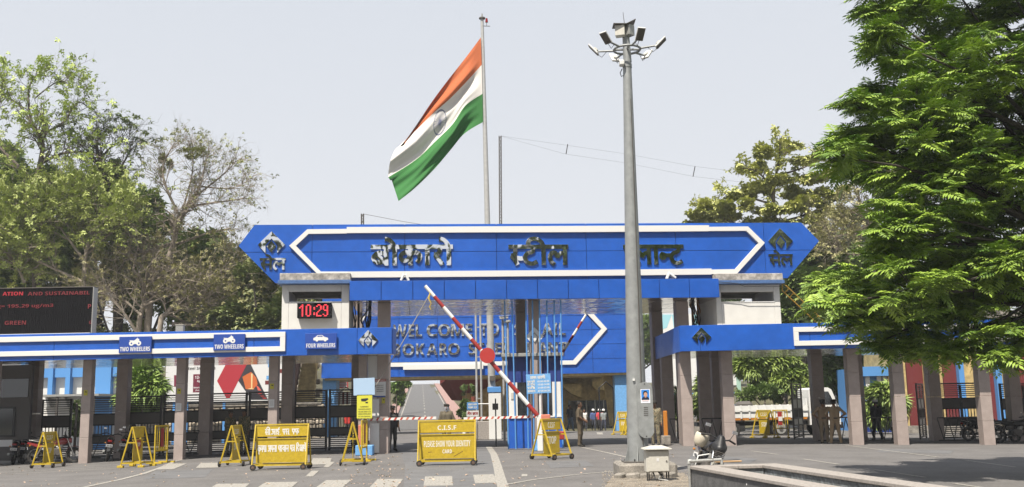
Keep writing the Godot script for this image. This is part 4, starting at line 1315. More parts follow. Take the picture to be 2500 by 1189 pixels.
func flag_picture() -> ImageTexture:
	var w := 768
	var h := 384
	var im := Image.create(w, h, false, Image.FORMAT_RGB8)
	var saffron := srgb(0.44, 0.115, 0.04)
	var white := srgb(0.62, 0.6, 0.57)
	var green := srgb(0.03, 0.15, 0.035)
	im.fill_rect(Rect2i(0, 0, w, h / 3), saffron)
	im.fill_rect(Rect2i(0, h / 3, w, h / 3), white)
	im.fill_rect(Rect2i(0, h * 2 / 3, w, h / 3 + 1), green)
	var navy := srgb(0.14, 0.15, 0.23)
	var c := Vector2(w * 0.53, h * 0.5)
	for y in range(h / 3, h * 2 / 3):
		for x in range(int(c.x) - 70, int(c.x) + 70):
			var v := Vector2(x, y) - c
			var r := v.length()
			if r > 56 or r < 1: continue
			var a := absf(fposmod(v.angle() / TAU * 24.0 + 0.5, 1.0) - 0.5) * TAU / 24.0 * r
			if r > 50 or r < 8 or a < 1.3: im.set_pixel(x, y, navy)
	return ImageTexture.create_from_image(im)

func build_flag() -> void:
	var d := 50.0
	var foot := on_ground(1203, d)
	var top := at(1177, 46, d)
	var t := thing("flagpole", "very tall tapering grey flagpole behind the gate with a small red beacon", "flagpole", foot)
	part("pole", tubem([Vector3(0, 0, 0), Vector3(0, 7, 0).lerp(top - foot, 0.0) + Vector3((top.x - foot.x) * 0.33, 0, 0), top - foot], [0.2, 0.17, 0.08], 14), M.flag_pole, t)
	part("finial_disc", tubem([top - foot + Vector3(0, 0.0, 0), top - foot + Vector3(0, 0.06, 0)], [0.17], 12), M.plate_grey, t)
	part("finial", tubem([top - foot + Vector3(0, 0.06, 0), top - foot + Vector3(0, 0.3, 0)], [0.06, 0.03], 8), M.galvanised, t)
	part("beacon_arm", tubem([top - foot + Vector3(0, -0.4, 0), top - foot + Vector3(0.42, -0.42, 0)], [0.02], 6), M.plate_grey, t)
	part("beacon_stem", tubem([top - foot + Vector3(0.24, -0.42, 0), top - foot + Vector3(0.24, -0.2, 0)], [0.015], 6), M.plate_grey, t)
	part("beacon", tubem([top - foot + Vector3(0.24, -0.2, 0), top - foot + Vector3(0.24, 0.02, 0)], [0.08, 0.05], 8), M.tail_red, t)
	part("pole_base", boxm(0.62, 2.3, 0.62, 0.02), M.plain_white, t, Vector3(0.12, 1.15, 0.02))
	part("base_band", boxm(0.68, 0.28, 0.68, 0.02), M.light_blue, t, Vector3(0.1, 2.44, 0.02))
	part("junction_box", boxm(0.26, 0.26, 0.16, 0.01), M.plate_grey, t, Vector3(0, 3.0, 0.24))
	var c0 := [Vector2(1174, 91), Vector2(1135, 143), Vector2(1088, 203), Vector2(1052, 252), Vector2(1018, 303), Vector2(990, 343)]
	var c1 := [Vector2(1176, 158), Vector2(1142, 196), Vector2(1098, 241), Vector2(1056, 278), Vector2(1018, 316), Vector2(980, 358)]
	var c2 := [Vector2(1178, 229), Vector2(1136, 258), Vector2(1105, 303), Vector2(1062, 346), Vector2(1015, 390), Vector2(952, 427)]
	var c3 := [Vector2(1179, 298), Vector2(1134, 326), Vector2(1100, 366), Vector2(1060, 413), Vector2(1012, 460), Vector2(973, 491)]
	var curves := [c0, c1, c2, c3]
	var mb := MB.new()
	var nu := 90
	var nv := 48
	for i in nv + 1:
		for j in nu + 1:
			var u := float(j) / nu
			var v := float(i) / nv
			var f := v * 3.0
			var k := mini(int(f), 2)
			var p := curve_at(curves[k], u).lerp(curve_at(curves[k + 1], u), f - k)
			if u > 0.8 and v > 0.1 and v < 0.72: p = p.lerp(Vector2(p.x - 16.0 * sin((v - 0.1) / 0.62 * PI), p.y + 6.0), (u - 0.8) / 0.2)
			var loose := smoothstep(0.0, 0.25, u)
			var z := d - 0.14 - loose * (0.34 * sin(v * 13.0 - u * 5.0) + 0.2 * sin(v * 23.0 + u * 3.0 + 1.0) + 0.3 * sin(u * 7.0 + v * 2.0) + 0.06 * sin(v * 61.0 - u * 9.0) * (0.3 + v)) * 0.4
			var w := at(p.x, p.y, z)
			mb.vert(w, Vector3(0, 0, 1), Vector2(u, v))
	for i in nv:
		for j in nu:
			var q := i * (nu + 1) + j
			mb.idx.append_array(PackedInt32Array([q, q + nu + 1, q + 1, q + 1, q + nu + 1, q + nu + 2]))
	for k in mb.n.size(): mb.n[k] = Vector3.ZERO
	for k in range(0, mb.idx.size(), 3):
		var n := (mb.v[mb.idx[k + 2]] - mb.v[mb.idx[k]]).cross(mb.v[mb.idx[k + 1]] - mb.v[mb.idx[k]])
		for q in 3: mb.n[mb.idx[k + q]] += n
	for k in mb.n.size(): mb.n[k] = mb.n[k].normalized() if mb.n[k].z > 0 else -mb.n[k].normalized()
	var m := mat(1, 1, 1, 0.9)
	m.albedo_texture = flag_picture()
	m.backlight_enabled = true
	m.backlight = Color(0.2, 0.18, 0.16)
	var o := part("flag", mb.done(), m)
	tag(o, "large drooping flag of saffron, white and green with a blue wheel", "flag")

func build_masts() -> void:
	for a: Array in [[1221, 332, 1224, "tall dark lattice mast to the right of the flagpole", 92.0, 0.1], [885, 522, 886, "dark mast whose tip shows over the left end of the sign board", 92.0, 0.1]]:
		var top := at(a[0], a[1], a[4])
		var foot := on_ground(a[2], a[4])
		var t := thing("lattice_mast", a[3], "mast", foot)
		var h := top.y - foot.y
		var w: float = a[5]
		for s: Vector2 in [Vector2(-1, -1), Vector2(1, -1), Vector2(1, 1), Vector2(-1, 1)]:
			part("mast_leg", tubem([Vector3(s.x * w, 0, s.y * w), Vector3(s.x * w + top.x - foot.x, h, s.y * w)], [0.05], 5), M.plate_grey, t)
		var br := MB.new()
		var n := int(h / 0.3)
		for k in n:
			var y := k * h / n
			var s := 1.0 if k % 2 else -1.0
			var lean := (top.x - foot.x) * k / n
			br.bar(Vector3(-w * s + lean, y, w), Vector3(w * s + lean, y + h / n, w), 0.035, 0.035)
			br.bar(Vector3(-w * s + lean, y, -w), Vector3(w * s + lean, y + h / n, -w), 0.035, 0.035)
			br.bar(Vector3(-w + lean, y, w), Vector3(w + lean, y, w), 0.04, 0.03)
		part("lacing", br.done(), M.plate_grey, t).set_meta("kind", "stuff")
	# aerial wires hung from the tall mast
	var t := thing("aerial_wire", "thin twin aerial wires with short spreaders running right from the lattice mast", "aerial", Vector3.ZERO)
	for k in 2:
		var pts := []
		for p: Vector2 in [Vector2(1222, 332), Vector2(1380, 354 + k * 22), Vector2(1530, 376 + k * 22), Vector2(1694, 406 + k * 25), Vector2(1850, 425 + k * 24), Vector2(2060, 445 + k * 20)]:
			pts.append(at(p.x, p.y, 92.0))
		part("wire", tubem(pts, [0.008], 4), M.plate_grey, t)
	for p: Array in [[1386, 352, 1382, 376], [1697, 406, 1692, 431]]:
		part("spreader", tubem([at(p[0], p[1], 92), at(p[2], p[3], 92)], [0.045], 5), M.cable, t)
	t = thing("aerial_wire", "thin aerial wire sloping right from the short mast over the sign board", "aerial", Vector3.ZERO)
	part("wire", tubem([at(886, 522, 92), at(985, 541, 92), at(1080, 556, 92)], [0.02], 4), M.plate_grey, t)


# ---------------------------------------------------------------- the lamp pole and its box
func portrait() -> ImageTexture:
	var im := Image.create(96, 136, false, Image.FORMAT_RGB8)
	im.fill(Color(0.86, 0.87, 0.9))
	im.fill_rect(Rect2i(7, 6, 82, 100), Color(0.16, 0.47, 0.78))
	var blob := func(c: Vector2, r: Vector2, col: Color) -> void:
		for y in range(int(c.y - r.y), int(c.y + r.y)):
			for x in range(int(c.x - r.x), int(c.x + r.x)):
				if x > 7 and x < 89 and y > 6 and y < 106 and ((Vector2(x, y) - c) / r).length() < 1.0: im.set_pixel(x, y, col)
	blob.call(Vector2(48, 110), Vector2(40, 40), Color(0.06, 0.1, 0.2))
	blob.call(Vector2(49, 74), Vector2(11, 12), Color(0.6, 0.44, 0.36))
	blob.call(Vector2(48, 42), Vector2(23, 26), Color(0.05, 0.04, 0.04))
	blob.call(Vector2(50, 52), Vector2(18, 22), Color(0.72, 0.55, 0.46))
	im.fill_rect(Rect2i(12, 112, 70, 5), Color(0.75, 0.55, 0.5))
	im.fill_rect(Rect2i(16, 121, 62, 4), Color(0.45, 0.5, 0.6))
	return ImageTexture.create_from_image(im)

func build_light_pole() -> void:
	var d := 23.5
	var base := at(1558, 1124, d)
	base.y = ground_y(base.x, -d)
	var b := thing("pole_plinth", "rough worn concrete plinth under the lamp pole", "plinth", base)
	var rng := RandomNumberGenerator.new()
	rng.seed = 5
	var mb := MB.new()
	mb.box(Vector3(1.32, 0.34, 1.5), Transform3D(Basis(), Vector3(0.15, 0.15, -0.1)), 0.05)
	part("block", mb.done(), M.concrete, b)
	for k in 5: part("chipped_stone", boxm(rng.randf_range(0.2, 0.34), rng.randf_range(0.08, 0.16), 0.2, 0.03), M.concrete, b, Vector3(-0.5 + k * 0.28, 0.05, 0.66 + rng.randf() * 0.06), Vector3(0, rng.randf(), 0.1))
	var foot := base + Vector3(0, 0.32, 0)
	var t := thing("lamp_pole", "tall tapering grey lamp pole standing before the gate with a ring of floodlights", "lamp pole", foot)
	var top := at(1531, 152, d) - foot
	part("pole", tubem([Vector3.ZERO, top * 0.34, top * 0.68, top], [0.255, 0.205, 0.152, 0.105], 12), M.pole_grey, t)
	part("base_plate", boxm(0.72, 0.03, 0.72, 0.008), M.plate_grey, t, Vector3(0, 0.015, 0))
	for k in 6:
		var a := TAU * k / 6 + 0.4
		var g := part("gusset", polym([Vector2(0.22, 0.03), Vector2(0.35, 0.03), Vector2(0.25, 0.36), Vector2(0.22, 0.36)], 0.012), M.pole_grey, t)
		g.rotation.y = a
		part("bolt", tubem([Vector3(cos(a + 0.5) * 0.31, 0.03, sin(a + 0.5) * 0.31), Vector3(cos(a + 0.5) * 0.31, 0.08, sin(a + 0.5) * 0.31)], [0.018], 6), M.rubber, t)
	part("joint_collar", tubem([top * 0.985, top * 0.995], [0.118], 12), M.pole_grey, t)
	part("clip", boxm(0.05, 0.05, 0.05), M.plain_white, t, Vector3(-0.06, 1.9, 0.23))
	# long oval door with a portrait notice
	var od := PackedVector2Array()
	for k in 24:
		var a := TAU * k / 24
		od.append(Vector2(cos(a) * 0.185, sin(a) * 0.185 + (0.46 if sin(a) > 0 else -0.46)))
	var door_at := at(1576, 1001, d - 0.3) - foot
	var dm := MB.new()
	dm.extrude(od, 0.05)
	var door := part("service_door", dm.done(), M.pole_grey, t, Vector3(door_at.x, door_at.y, 0.24))
	var pm := mat(1, 1, 1, 0.5)
	pm.albedo_texture = portrait()
	var card := MB.new()
	card.quad(Vector3(-0.11, -0.16, 0), Vector3(0.11, -0.16, 0), Vector3(0.11, 0.16, 0), Vector3(-0.11, 0.16, 0))
	part("portrait_notice", card.done(), pm, door, Vector3(0.01, 0.32, 0.056))
	for k in 5: part("vent", boxm(0.1, 0.012, 0.01), M.plate_grey, door, Vector3(0.01, 0.06 - k * 0.045, 0.053))
	for y: float in [0.6, -0.6]: part("screw", boxm(0.025, 0.025, 0.015, 0.005), M.rubber, door, Vector3(0, y, 0.052))
	part("conduit", tubem([Vector3(0.1, 0.4, 0.24), top * 0.4 + Vector3(0.09, 0, 0.17), top * 0.9 + Vector3(0.05, 0, 0.1)], [0.012], 5), M.plate_grey, t)
	# ring and arms at the head
	var hub := at(1531, 124, d) - foot
	var rp := []
	for k in 17: rp.append(hub + Vector3(cos(TAU * k / 16) * 0.33, 0.03, sin(TAU * k / 16) * 0.33))
	part("ring", tubem(rp, [0.03], 6), M.pole_grey, t)
	part("ring_spoke", tubem([hub + Vector3(-0.33, 0.03, 0), hub + Vector3(0.33, 0.03, 0)], [0.028], 6), M.pole_grey, t)
	part("ring_spoke", tubem([hub + Vector3(0, 0.03, -0.33), hub + Vector3(0, 0.03, 0.33)], [0.028], 6), M.pole_grey, t)
	for k in 6:
		var a := deg_to_rad(14 + 60 * k)
		var dir := Vector3(cos(a), 0, sin(a))
		var tip := hub + dir * 0.74 + Vector3(0, 0.06, 0)
		part("arm", tubem([hub + dir * 0.3 + Vector3(0, 0.03, 0), tip], [0.028, 0.024], 6), M.pole_grey, t)
		var lamp := part("lamp_head", boxm(0.34, 0.04, 0.21, 0.012), M.plain_white, t, tip + dir * 0.1 + Vector3(0, 0.06, 0))
		lamp.basis = Basis(Vector3.UP, -a) * Basis(Vector3(0, 0, 1), 0.85 if k in [1, 3, 4, 5] else 0.75)
		part("lamp_face", boxm(0.31, 0.012, 0.185), M.plate_grey, lamp, Vector3(0, -0.026, 0))
		part("driver_box", boxm(0.11, 0.05, 0.1, 0.01), M.cabinet, lamp, Vector3(-0.04, 0.045, 0))
		part("lamp_cable", tubem([tip - dir * 0.25, tip - dir * 0.1 + Vector3(0, -0.16, 0), tip + dir * 0.06 + Vector3(0, -0.04, 0)], [0.008], 4), M.cable, t)
	part("pole_head", tubem([hub + Vector3(0, -0.3, 0), hub + Vector3(-0.02, 0.55, 0)], [0.105, 0.085], 12), M.pole_grey, t)
	# weather box with a butterfly roof, whip aerial, small camera box
	var wb := at(1523, 80, d) - foot
	part("head_box", boxm(0.24, 0.27, 0.2, 0.008), M.cabinet, t, wb + Vector3(-0.1, 0, 0.1), Vector3(0, -0.25, 0))
	part("head_box", boxm(0.2, 0.27, 0.2, 0.008), M.galvanised, t, wb + Vector3(0.12, 0.02, 0.08), Vector3(0, 0.7, 0))
	part("box_roof", boxm(0.34, 0.015, 0.36), M.plate_grey, t, wb + Vector3(-0.11, 0.15, 0.08), Vector3(0, 0, -0.03))
	part("box_roof", boxm(0.26, 0.015, 0.36), M.plate_grey, t, wb + Vector3(0.16, 0.2, 0.08), Vector3(0, 0, 0.45))
	part("whip_aerial", tubem([wb + Vector3(0.03, 0.15, 0), wb + Vector3(0.0, 0.54, 0)], [0.01, 0.006], 5), M.plate_grey, t)
	part("small_camera", boxm(0.12, 0.13, 0.2, 0.02), M.plain_white, t, at(1517, 158, d) - foot + Vector3(0, 0, 0.1))
	part("cable_loop", tubem([at(1519, 168, d) - foot, at(1514, 178, d) - foot, at(1517, 187, d) - foot, at(1522, 184, d) - foot], [0.012], 5), M.cable, t)
	# utility box in front
	var u := at(1602, 1100, 22.0)
	u.y = ground_y(u.x, -22.0)
	var c := thing("utility_cabinet", "cream steel utility cabinet on black legs in front of the lamp pole", "cabinet", u)
	part("case", boxm(0.5, 0.46, 0.36, 0.01), M.cabinet, c, Vector3(0, 0.43, 0))
	part("roof", boxm(0.62, 0.025, 0.5, 0.005), M.cabinet, c, Vector3(0, 0.685, 0.02))
	var rf := MB.new()
	for s: float in [-1.0, 1.0]:
		rf.quad(Vector3(-0.31 * s, 0.697, 0.27 * s), Vector3(0.31 * s, 0.697, 0.27 * s), Vector3(0.12 * s, 0.76, 0.02), Vector3(-0.12 * s, 0.76, 0.02))
		rf.tri(Vector3(0.31 * s, 0.697, 0.27 * s), Vector3(0.31 * s, 0.697, -0.23 * s), Vector3(0.12 * s, 0.76, 0.02))
	part("roof_cap", rf.done(), M.cabinet, c)
	var dr := part("door", boxm(0.43, 0.42, 0.012, 0.004), M.cabinet, c, Vector3(0.02, 0.43, 0.187))
	part("lock", boxm(0.03, 0.03, 0.02, 0.006), M.plate_grey, dr, Vector3(0.17, 0.0, 0.012))
	part("label", boxm(0.05, 0.07, 0.004), M.paper, dr, Vector3(-0.02, 0.03, 0.009))
	for x: float in [-0.23, -0.19, 0.12, 0.19, 0.235]: part("leg", boxm(0.025, 0.2, 0.03), M.rubber, c, Vector3(x, 0.1, 0.1 if x != 0.12 else -0.1))
	part("cable", tubem([Vector3(-0.1, 0.2, 0.05), Vector3(-0.06, 0.06, 0.16), Vector3(0.04, 0.03, 0.2), Vector3(0.12, 0.07, 0.14), Vector3(0.02, 0.2, 0.05)], [0.018], 6), M.cable, c)
	part("cable", tubem([Vector3(0.08, 0.2, 0.02), Vector3(0.0, 0.05, 0.22), Vector3(0.2, 0.02, 0.24)], [0.013], 6), M.galvanised, c)


# ---------------------------------------------------------------- guard booth
func build_booth() -> void:
	var d := 39.2
	var a := on_ground(1242, d)
	var b := on_ground(1371, d)
	var w := b.x - a.x
	var t := thing("guard_booth", "blue and white guard booth with a flat grey roof in the middle of the gate", "booth", Vector3((a.x + b.x) * 0.5, 0, -d))
	var h := w * 0.5
	span("base_panel", Vector3(-h, 0, -3.0), Vector3(h, 1.17, 0), M.blue, t)
	span("sill", Vector3(-h, 1.172, -3.0), Vector3(h, 1.23, 0.06), M.plain_white, t)
	span("upper_panel", Vector3(-h, 2.55, -3.0), Vector3(h, 3.55, 0), M.deep_blue, t)
	span("roof", Vector3(-h - 0.25, 3.552, -3.2), Vector3(h + 0.12, 3.68, 0.3), M.galvanised, t, 0.01)
	for x: float in [-h + 0.18, h - 0.18]: span("white_pillar", Vector3(x - 0.17, 1.232, -0.2), Vector3(x + 0.17, 2.548, 0.02), M.plain_white, t)
	span("window_pane", Vector3(-h + 0.352, 1.232, -0.12), Vector3(h - 0.352, 2.548, -0.09), M.glass, t)
	for x: float in [-0.25, 0.3]: span("window_bar", Vector3(x - 0.03, 1.232, -0.088), Vector3(x + 0.03, 2.548, -0.04), M.plate_grey, t)
	span("back_wall", Vector3(-h, 1.232, -3.0), Vector3(h, 2.548, -2.9), M.dark_wall, t)
	span("side_wall", Vector3(-h - 0.02, 0, -3.02), Vector3(-h - 0.003, 3.55, -0.01), M.dark_wall, t)
	span("side_window", Vector3(-h - 0.05, 1.3, -1.9), Vector3(-h - 0.021, 2.6, -1.0), M.galvanised, t)
	span("meter_plate", Vector3(-h + 0.1, 1.9, 0.021), Vector3(-h + 0.24, 2.15, 0.05), M.cabinet, t)
	# upright pipes in front of it, up to the underside of the gate
	var which := ["third from the left", "fifth from the left", "sixth from the left", "seventh from the left", "eighth from the left", "rightmost", "leftmost", "fourth from the left"]
	var nth := 0
	for p: Array in [[1250, 1258], [1284, 1288], [1317, 1320], [1335, 1338], [1353, 1356], [1369, 1372], [1232, 1240], [1300, 1302]]:
		var lo := on_ground(p[1], 38.6)
		var hi := at(p[0], 745, 38.6)
		var o := part("blue_pipe", tubem([Vector3.ZERO, Vector3(hi.x - lo.x, 5.72 - lo.y, 0)], [0.033], 6), M.light_blue, self, lo)
		tag(o, "thin light blue upright pipe before the guard booth, " + which[nth], "pipe", "blue pipes around the guard booth")
		nth += 1
	# dark booth post with black board, left of it
	var s := on_ground(1210, 41.0)
	var st := thing("stand_sign", "black paddle sign on a thin post beside the guard booth", "sign", s)
	part("post", tubem([Vector3.ZERO, Vector3(0, 1.95, 0)], [0.03], 6), M.black, st)
	part("paddle", boxm(0.24, 0.26, 0.03, 0.02), M.plate_grey, st, Vector3(-0.01, 1.62, 0.03))
	# twin poles with cameras
	for c: Array in [[1170, 52.0, 752, "pair of thin pale poles with a camera, left of the flagpole"], [1237, 47.0, 780, "pair of thin pale poles with a camera, right of the flagpole"]]:
		var f := on_ground(c[0], c[1])
		var hi: float = at(c[0], c[2], c[1]).y - f.y
		var o := thing("camera_pole", c[3], "camera pole", f)
		for x: float in [-0.12, 0.12]: part("pole", tubem([Vector3(x, 0, 0), Vector3(x, hi, 0)], [0.055], 8), M.flag_pole, o)
		for y: float in [0.3, 0.62, 0.85]: part("brace", boxm(0.3, 0.05, 0.04), M.flag_pole, o, Vector3(0, hi * y, 0))
		part("camera", boxm(0.42, 0.13, 0.16, 0.03), M.cabinet, o, Vector3(-0.05, hi + 0.08, 0.1), Vector3(0, 0.5, 0.12))
		part("camera", boxm(0.34, 0.12, 0.14, 0.03), M.galvanised, o, Vector3(0.1, hi - 0.12, 0.14), Vector3(0, -0.6, 0.1))
		part("camera_hood", boxm(0.46, 0.02, 0.2), M.plain_white, o, Vector3(-0.05, hi + 0.17, 0.1), Vector3(0, 0.5, 0.12))
	# timetable board
	var bd := at(1315, 937, 37.2)
	var tb := thing("timetable_board", "light blue board with rows of white Hindi times on a white post", "sign", Vector3(bd.x, 0, -37.2))
	part("post", tubem([Vector3(0.05, ground_y(bd.x, -37), -0.03), Vector3(0.05, bd.y + 0.2, -0.03)], [0.045], 8), M.plain_white, tb)
	var board := part("board", boxm(0.92, 0.72, 0.03, 0.006), M.sky_blue, tb, Vector3(0, bd.y, 0.03), Vector3(0, 0, 0.03))
	hindi("sa ma ya _ sa aa ra nna ii", 0.56, 0.1, M.paint_white, board, Vector3(-0.3, 0.18, 0.017), 0.2, 0.003, "heading")
	var y := 0.07
	for row: Array in [["pa tha ma _ pa aa la ii", "05:00-06:00"], ["i da va tta ii ya", "13:00-14:00"], ["ra aa i tra", "21:00-22:00"], ["sa aa ma aa n ya", "07:30-08:30"]]:
		hindi(row[0], 0.28, 0.07, M.paint_white, board, Vector3(-0.42, y - 0.02, 0.017), 0.2, 0.003, "row_heading")
		words(row[1], 0.44, 0.065, 0.003, M.paint_white, board, Vector3(0.18, y + 0.015, 0.017))
		y -= 0.118


# ---------------------------------------------------------------- boom barriers
func boom(t: Node3D, a: Vector3, b: Vector3, n: int, r: float, first_red: bool) -> void:
	for k in n:
		var red := (k % 2 == 0) == first_red
		part("red_section" if red else "white_section", tubem([a.lerp(b, float(k) / n), a.lerp(b, float(k + 1) / n)], [lerpf(r, r * 0.82, float(k) / n), lerpf(r, r * 0.82, float(k + 1) / n)], 10), M.red_paint if red else M.trim, t)

func build_barriers() -> void:
	var d := 36.6
	var piv := at(1312, 1014, d)
	var g := Vector3(piv.x, ground_y(piv.x, -d), -d)
	var t := thing("boom_barrier", "long red and white boom raised over the road with a round red disc", "barrier", g)
	boom(t, piv - g, at(1038, 698, d) - g, 12, 0.085, true)
	var disc := at(1190, 868, d - 0.12) - g
	part("stop_disc", tubem([disc, disc + Vector3(0, 0, 0.03)], [0.285], 28), mat(0.347, 0.023, 0.019, 0.5), t)
	part("stand", boxm(0.2, 1.3, 0.2, 0.015), M.plain_white, t, Vector3(0.08, 0.65, -0.05))
	part("drive_box", boxm(0.34, 0.42, 0.3, 0.02), M.orange, t, Vector3(0.3, 1.1, 0.0))
	part("counterweight", boxm(0.42, 0.3, 0.3, 0.03), M.red_paint, t, Vector3(0.75, 0.55, 0.1))
	part("concrete_base", boxm(0.5, 0.4, 0.5, 0.02), M.sky_blue, t, Vector3(0.1, 0.2, -0.35))
	var tie := at(1050, 716, d - 0.1)
	var lo := at(886, 992, d - 0.1)
	var r := part("pull_rope", tubem([tie, tie.lerp(lo, 0.5) + Vector3(0.04, -0.05, 0.02), lo], [0.018], 5), M.rope)
	tag(r, "thin pale rope slanting from the raised boom tip to the left column", "rope")
	var k := part("knotted_rope", tubem([tie, tie + Vector3(-0.05, -0.2, 0.03), tie + Vector3(0.04, -0.38, 0.04), tie + Vector3(-0.02, -0.5, 0.03), tie + Vector3(0.03, -0.62, 0.03)], [0.03, 0.04, 0.02, 0.03, 0.015], 6), M.rope_yellow)
	tag(k, "knotted rope end hanging from the tip of the raised boom", "rope")
	# the further raised boom
	d = 46.0
	piv = at(1346, 905, d)
	t = thing("boom_barrier", "further red and white boom rising behind the guard booth", "barrier", Vector3(piv.x, 0, -d))
	boom(t, Vector3(0, piv.y, 0), at(1431, 768, d) - Vector3(piv.x, 0, -d), 8, 0.07, true)
	part("stand", boxm(0.24, piv.y, 0.24), M.plain_white, t, Vector3(0, piv.y * 0.5, 0))
	# two thin lowered bars with slanting red bands
	for s: Array in [[884, 1065, 1024.5, 1020, "thin white bar with slanting red bands lowered across the left half of the road"], [1314, 1132, 1017, 1022, "thin white bar with slanting red bands lowered beside the guard booth"]]:
		d = 36.9
		var p := at(s[0], s[2], d)
		var q := at(s[1], s[3], d)
		t = thing("boom_barrier", s[4], "barrier", Vector3(p.x, ground_y(p.x, -d), -d))
		var o := t.position
		part("bar", barm(p - o, q - o, 0.05, 0.09), M.trim, t)
		for j in 12:
			var c := (p - o).lerp(q - o, (j + 0.6) / 12.4)
			part("red_band", polym([Vector2(-0.07, -0.047), Vector2(0.01, -0.047), Vector2(0.07, 0.047), Vector2(-0.01, 0.047)], 0.056), M.orange if j % 4 == 3 else mat(0.385, 0.039, 0.023, 0.6), t, c + Vector3(0, 0, -0.028))
		if s[0] < 1000:
			part("drive_box", boxm(0.3, 1.05, 0.3, 0.02), M.orange, t, Vector3(0.02, 0.55, -0.05))
			part("box_plate", boxm(0.08, 0.1, 0.02), M.plate_grey, t, Vector3(0.08, 0.62, 0.11))
		else:
			part("fork_post", boxm(0.1, 1.1, 0.1), M.plain_white, t, q - o + Vector3(0, -0.6, -0.09))
	var cb := on_ground(888, 36.3)
	var cub := part("concrete_block", boxm(0.62, 0.36, 0.5, 0.02), M.sky_blue, self, cb + Vector3(0.05, 0.18, 0))
	tag(cub, "pale blue painted concrete block by the orange barrier box", "block")
	# bollard by the right canopy
	var ob := on_ground(1622, 40.0)
	t = thing("bollard", "orange bollard on a grey concrete block beside the zigzag barrier", "bollard", ob)
	part("post", boxm(0.16, 1.0, 0.16, 0.02), M.amber, t, Vector3(0.02, 0.85, 0))
	part("block", boxm(0.36, 0.38, 0.36, 0.03), M.concrete, t, Vector3(0, 0.19, 0.05))


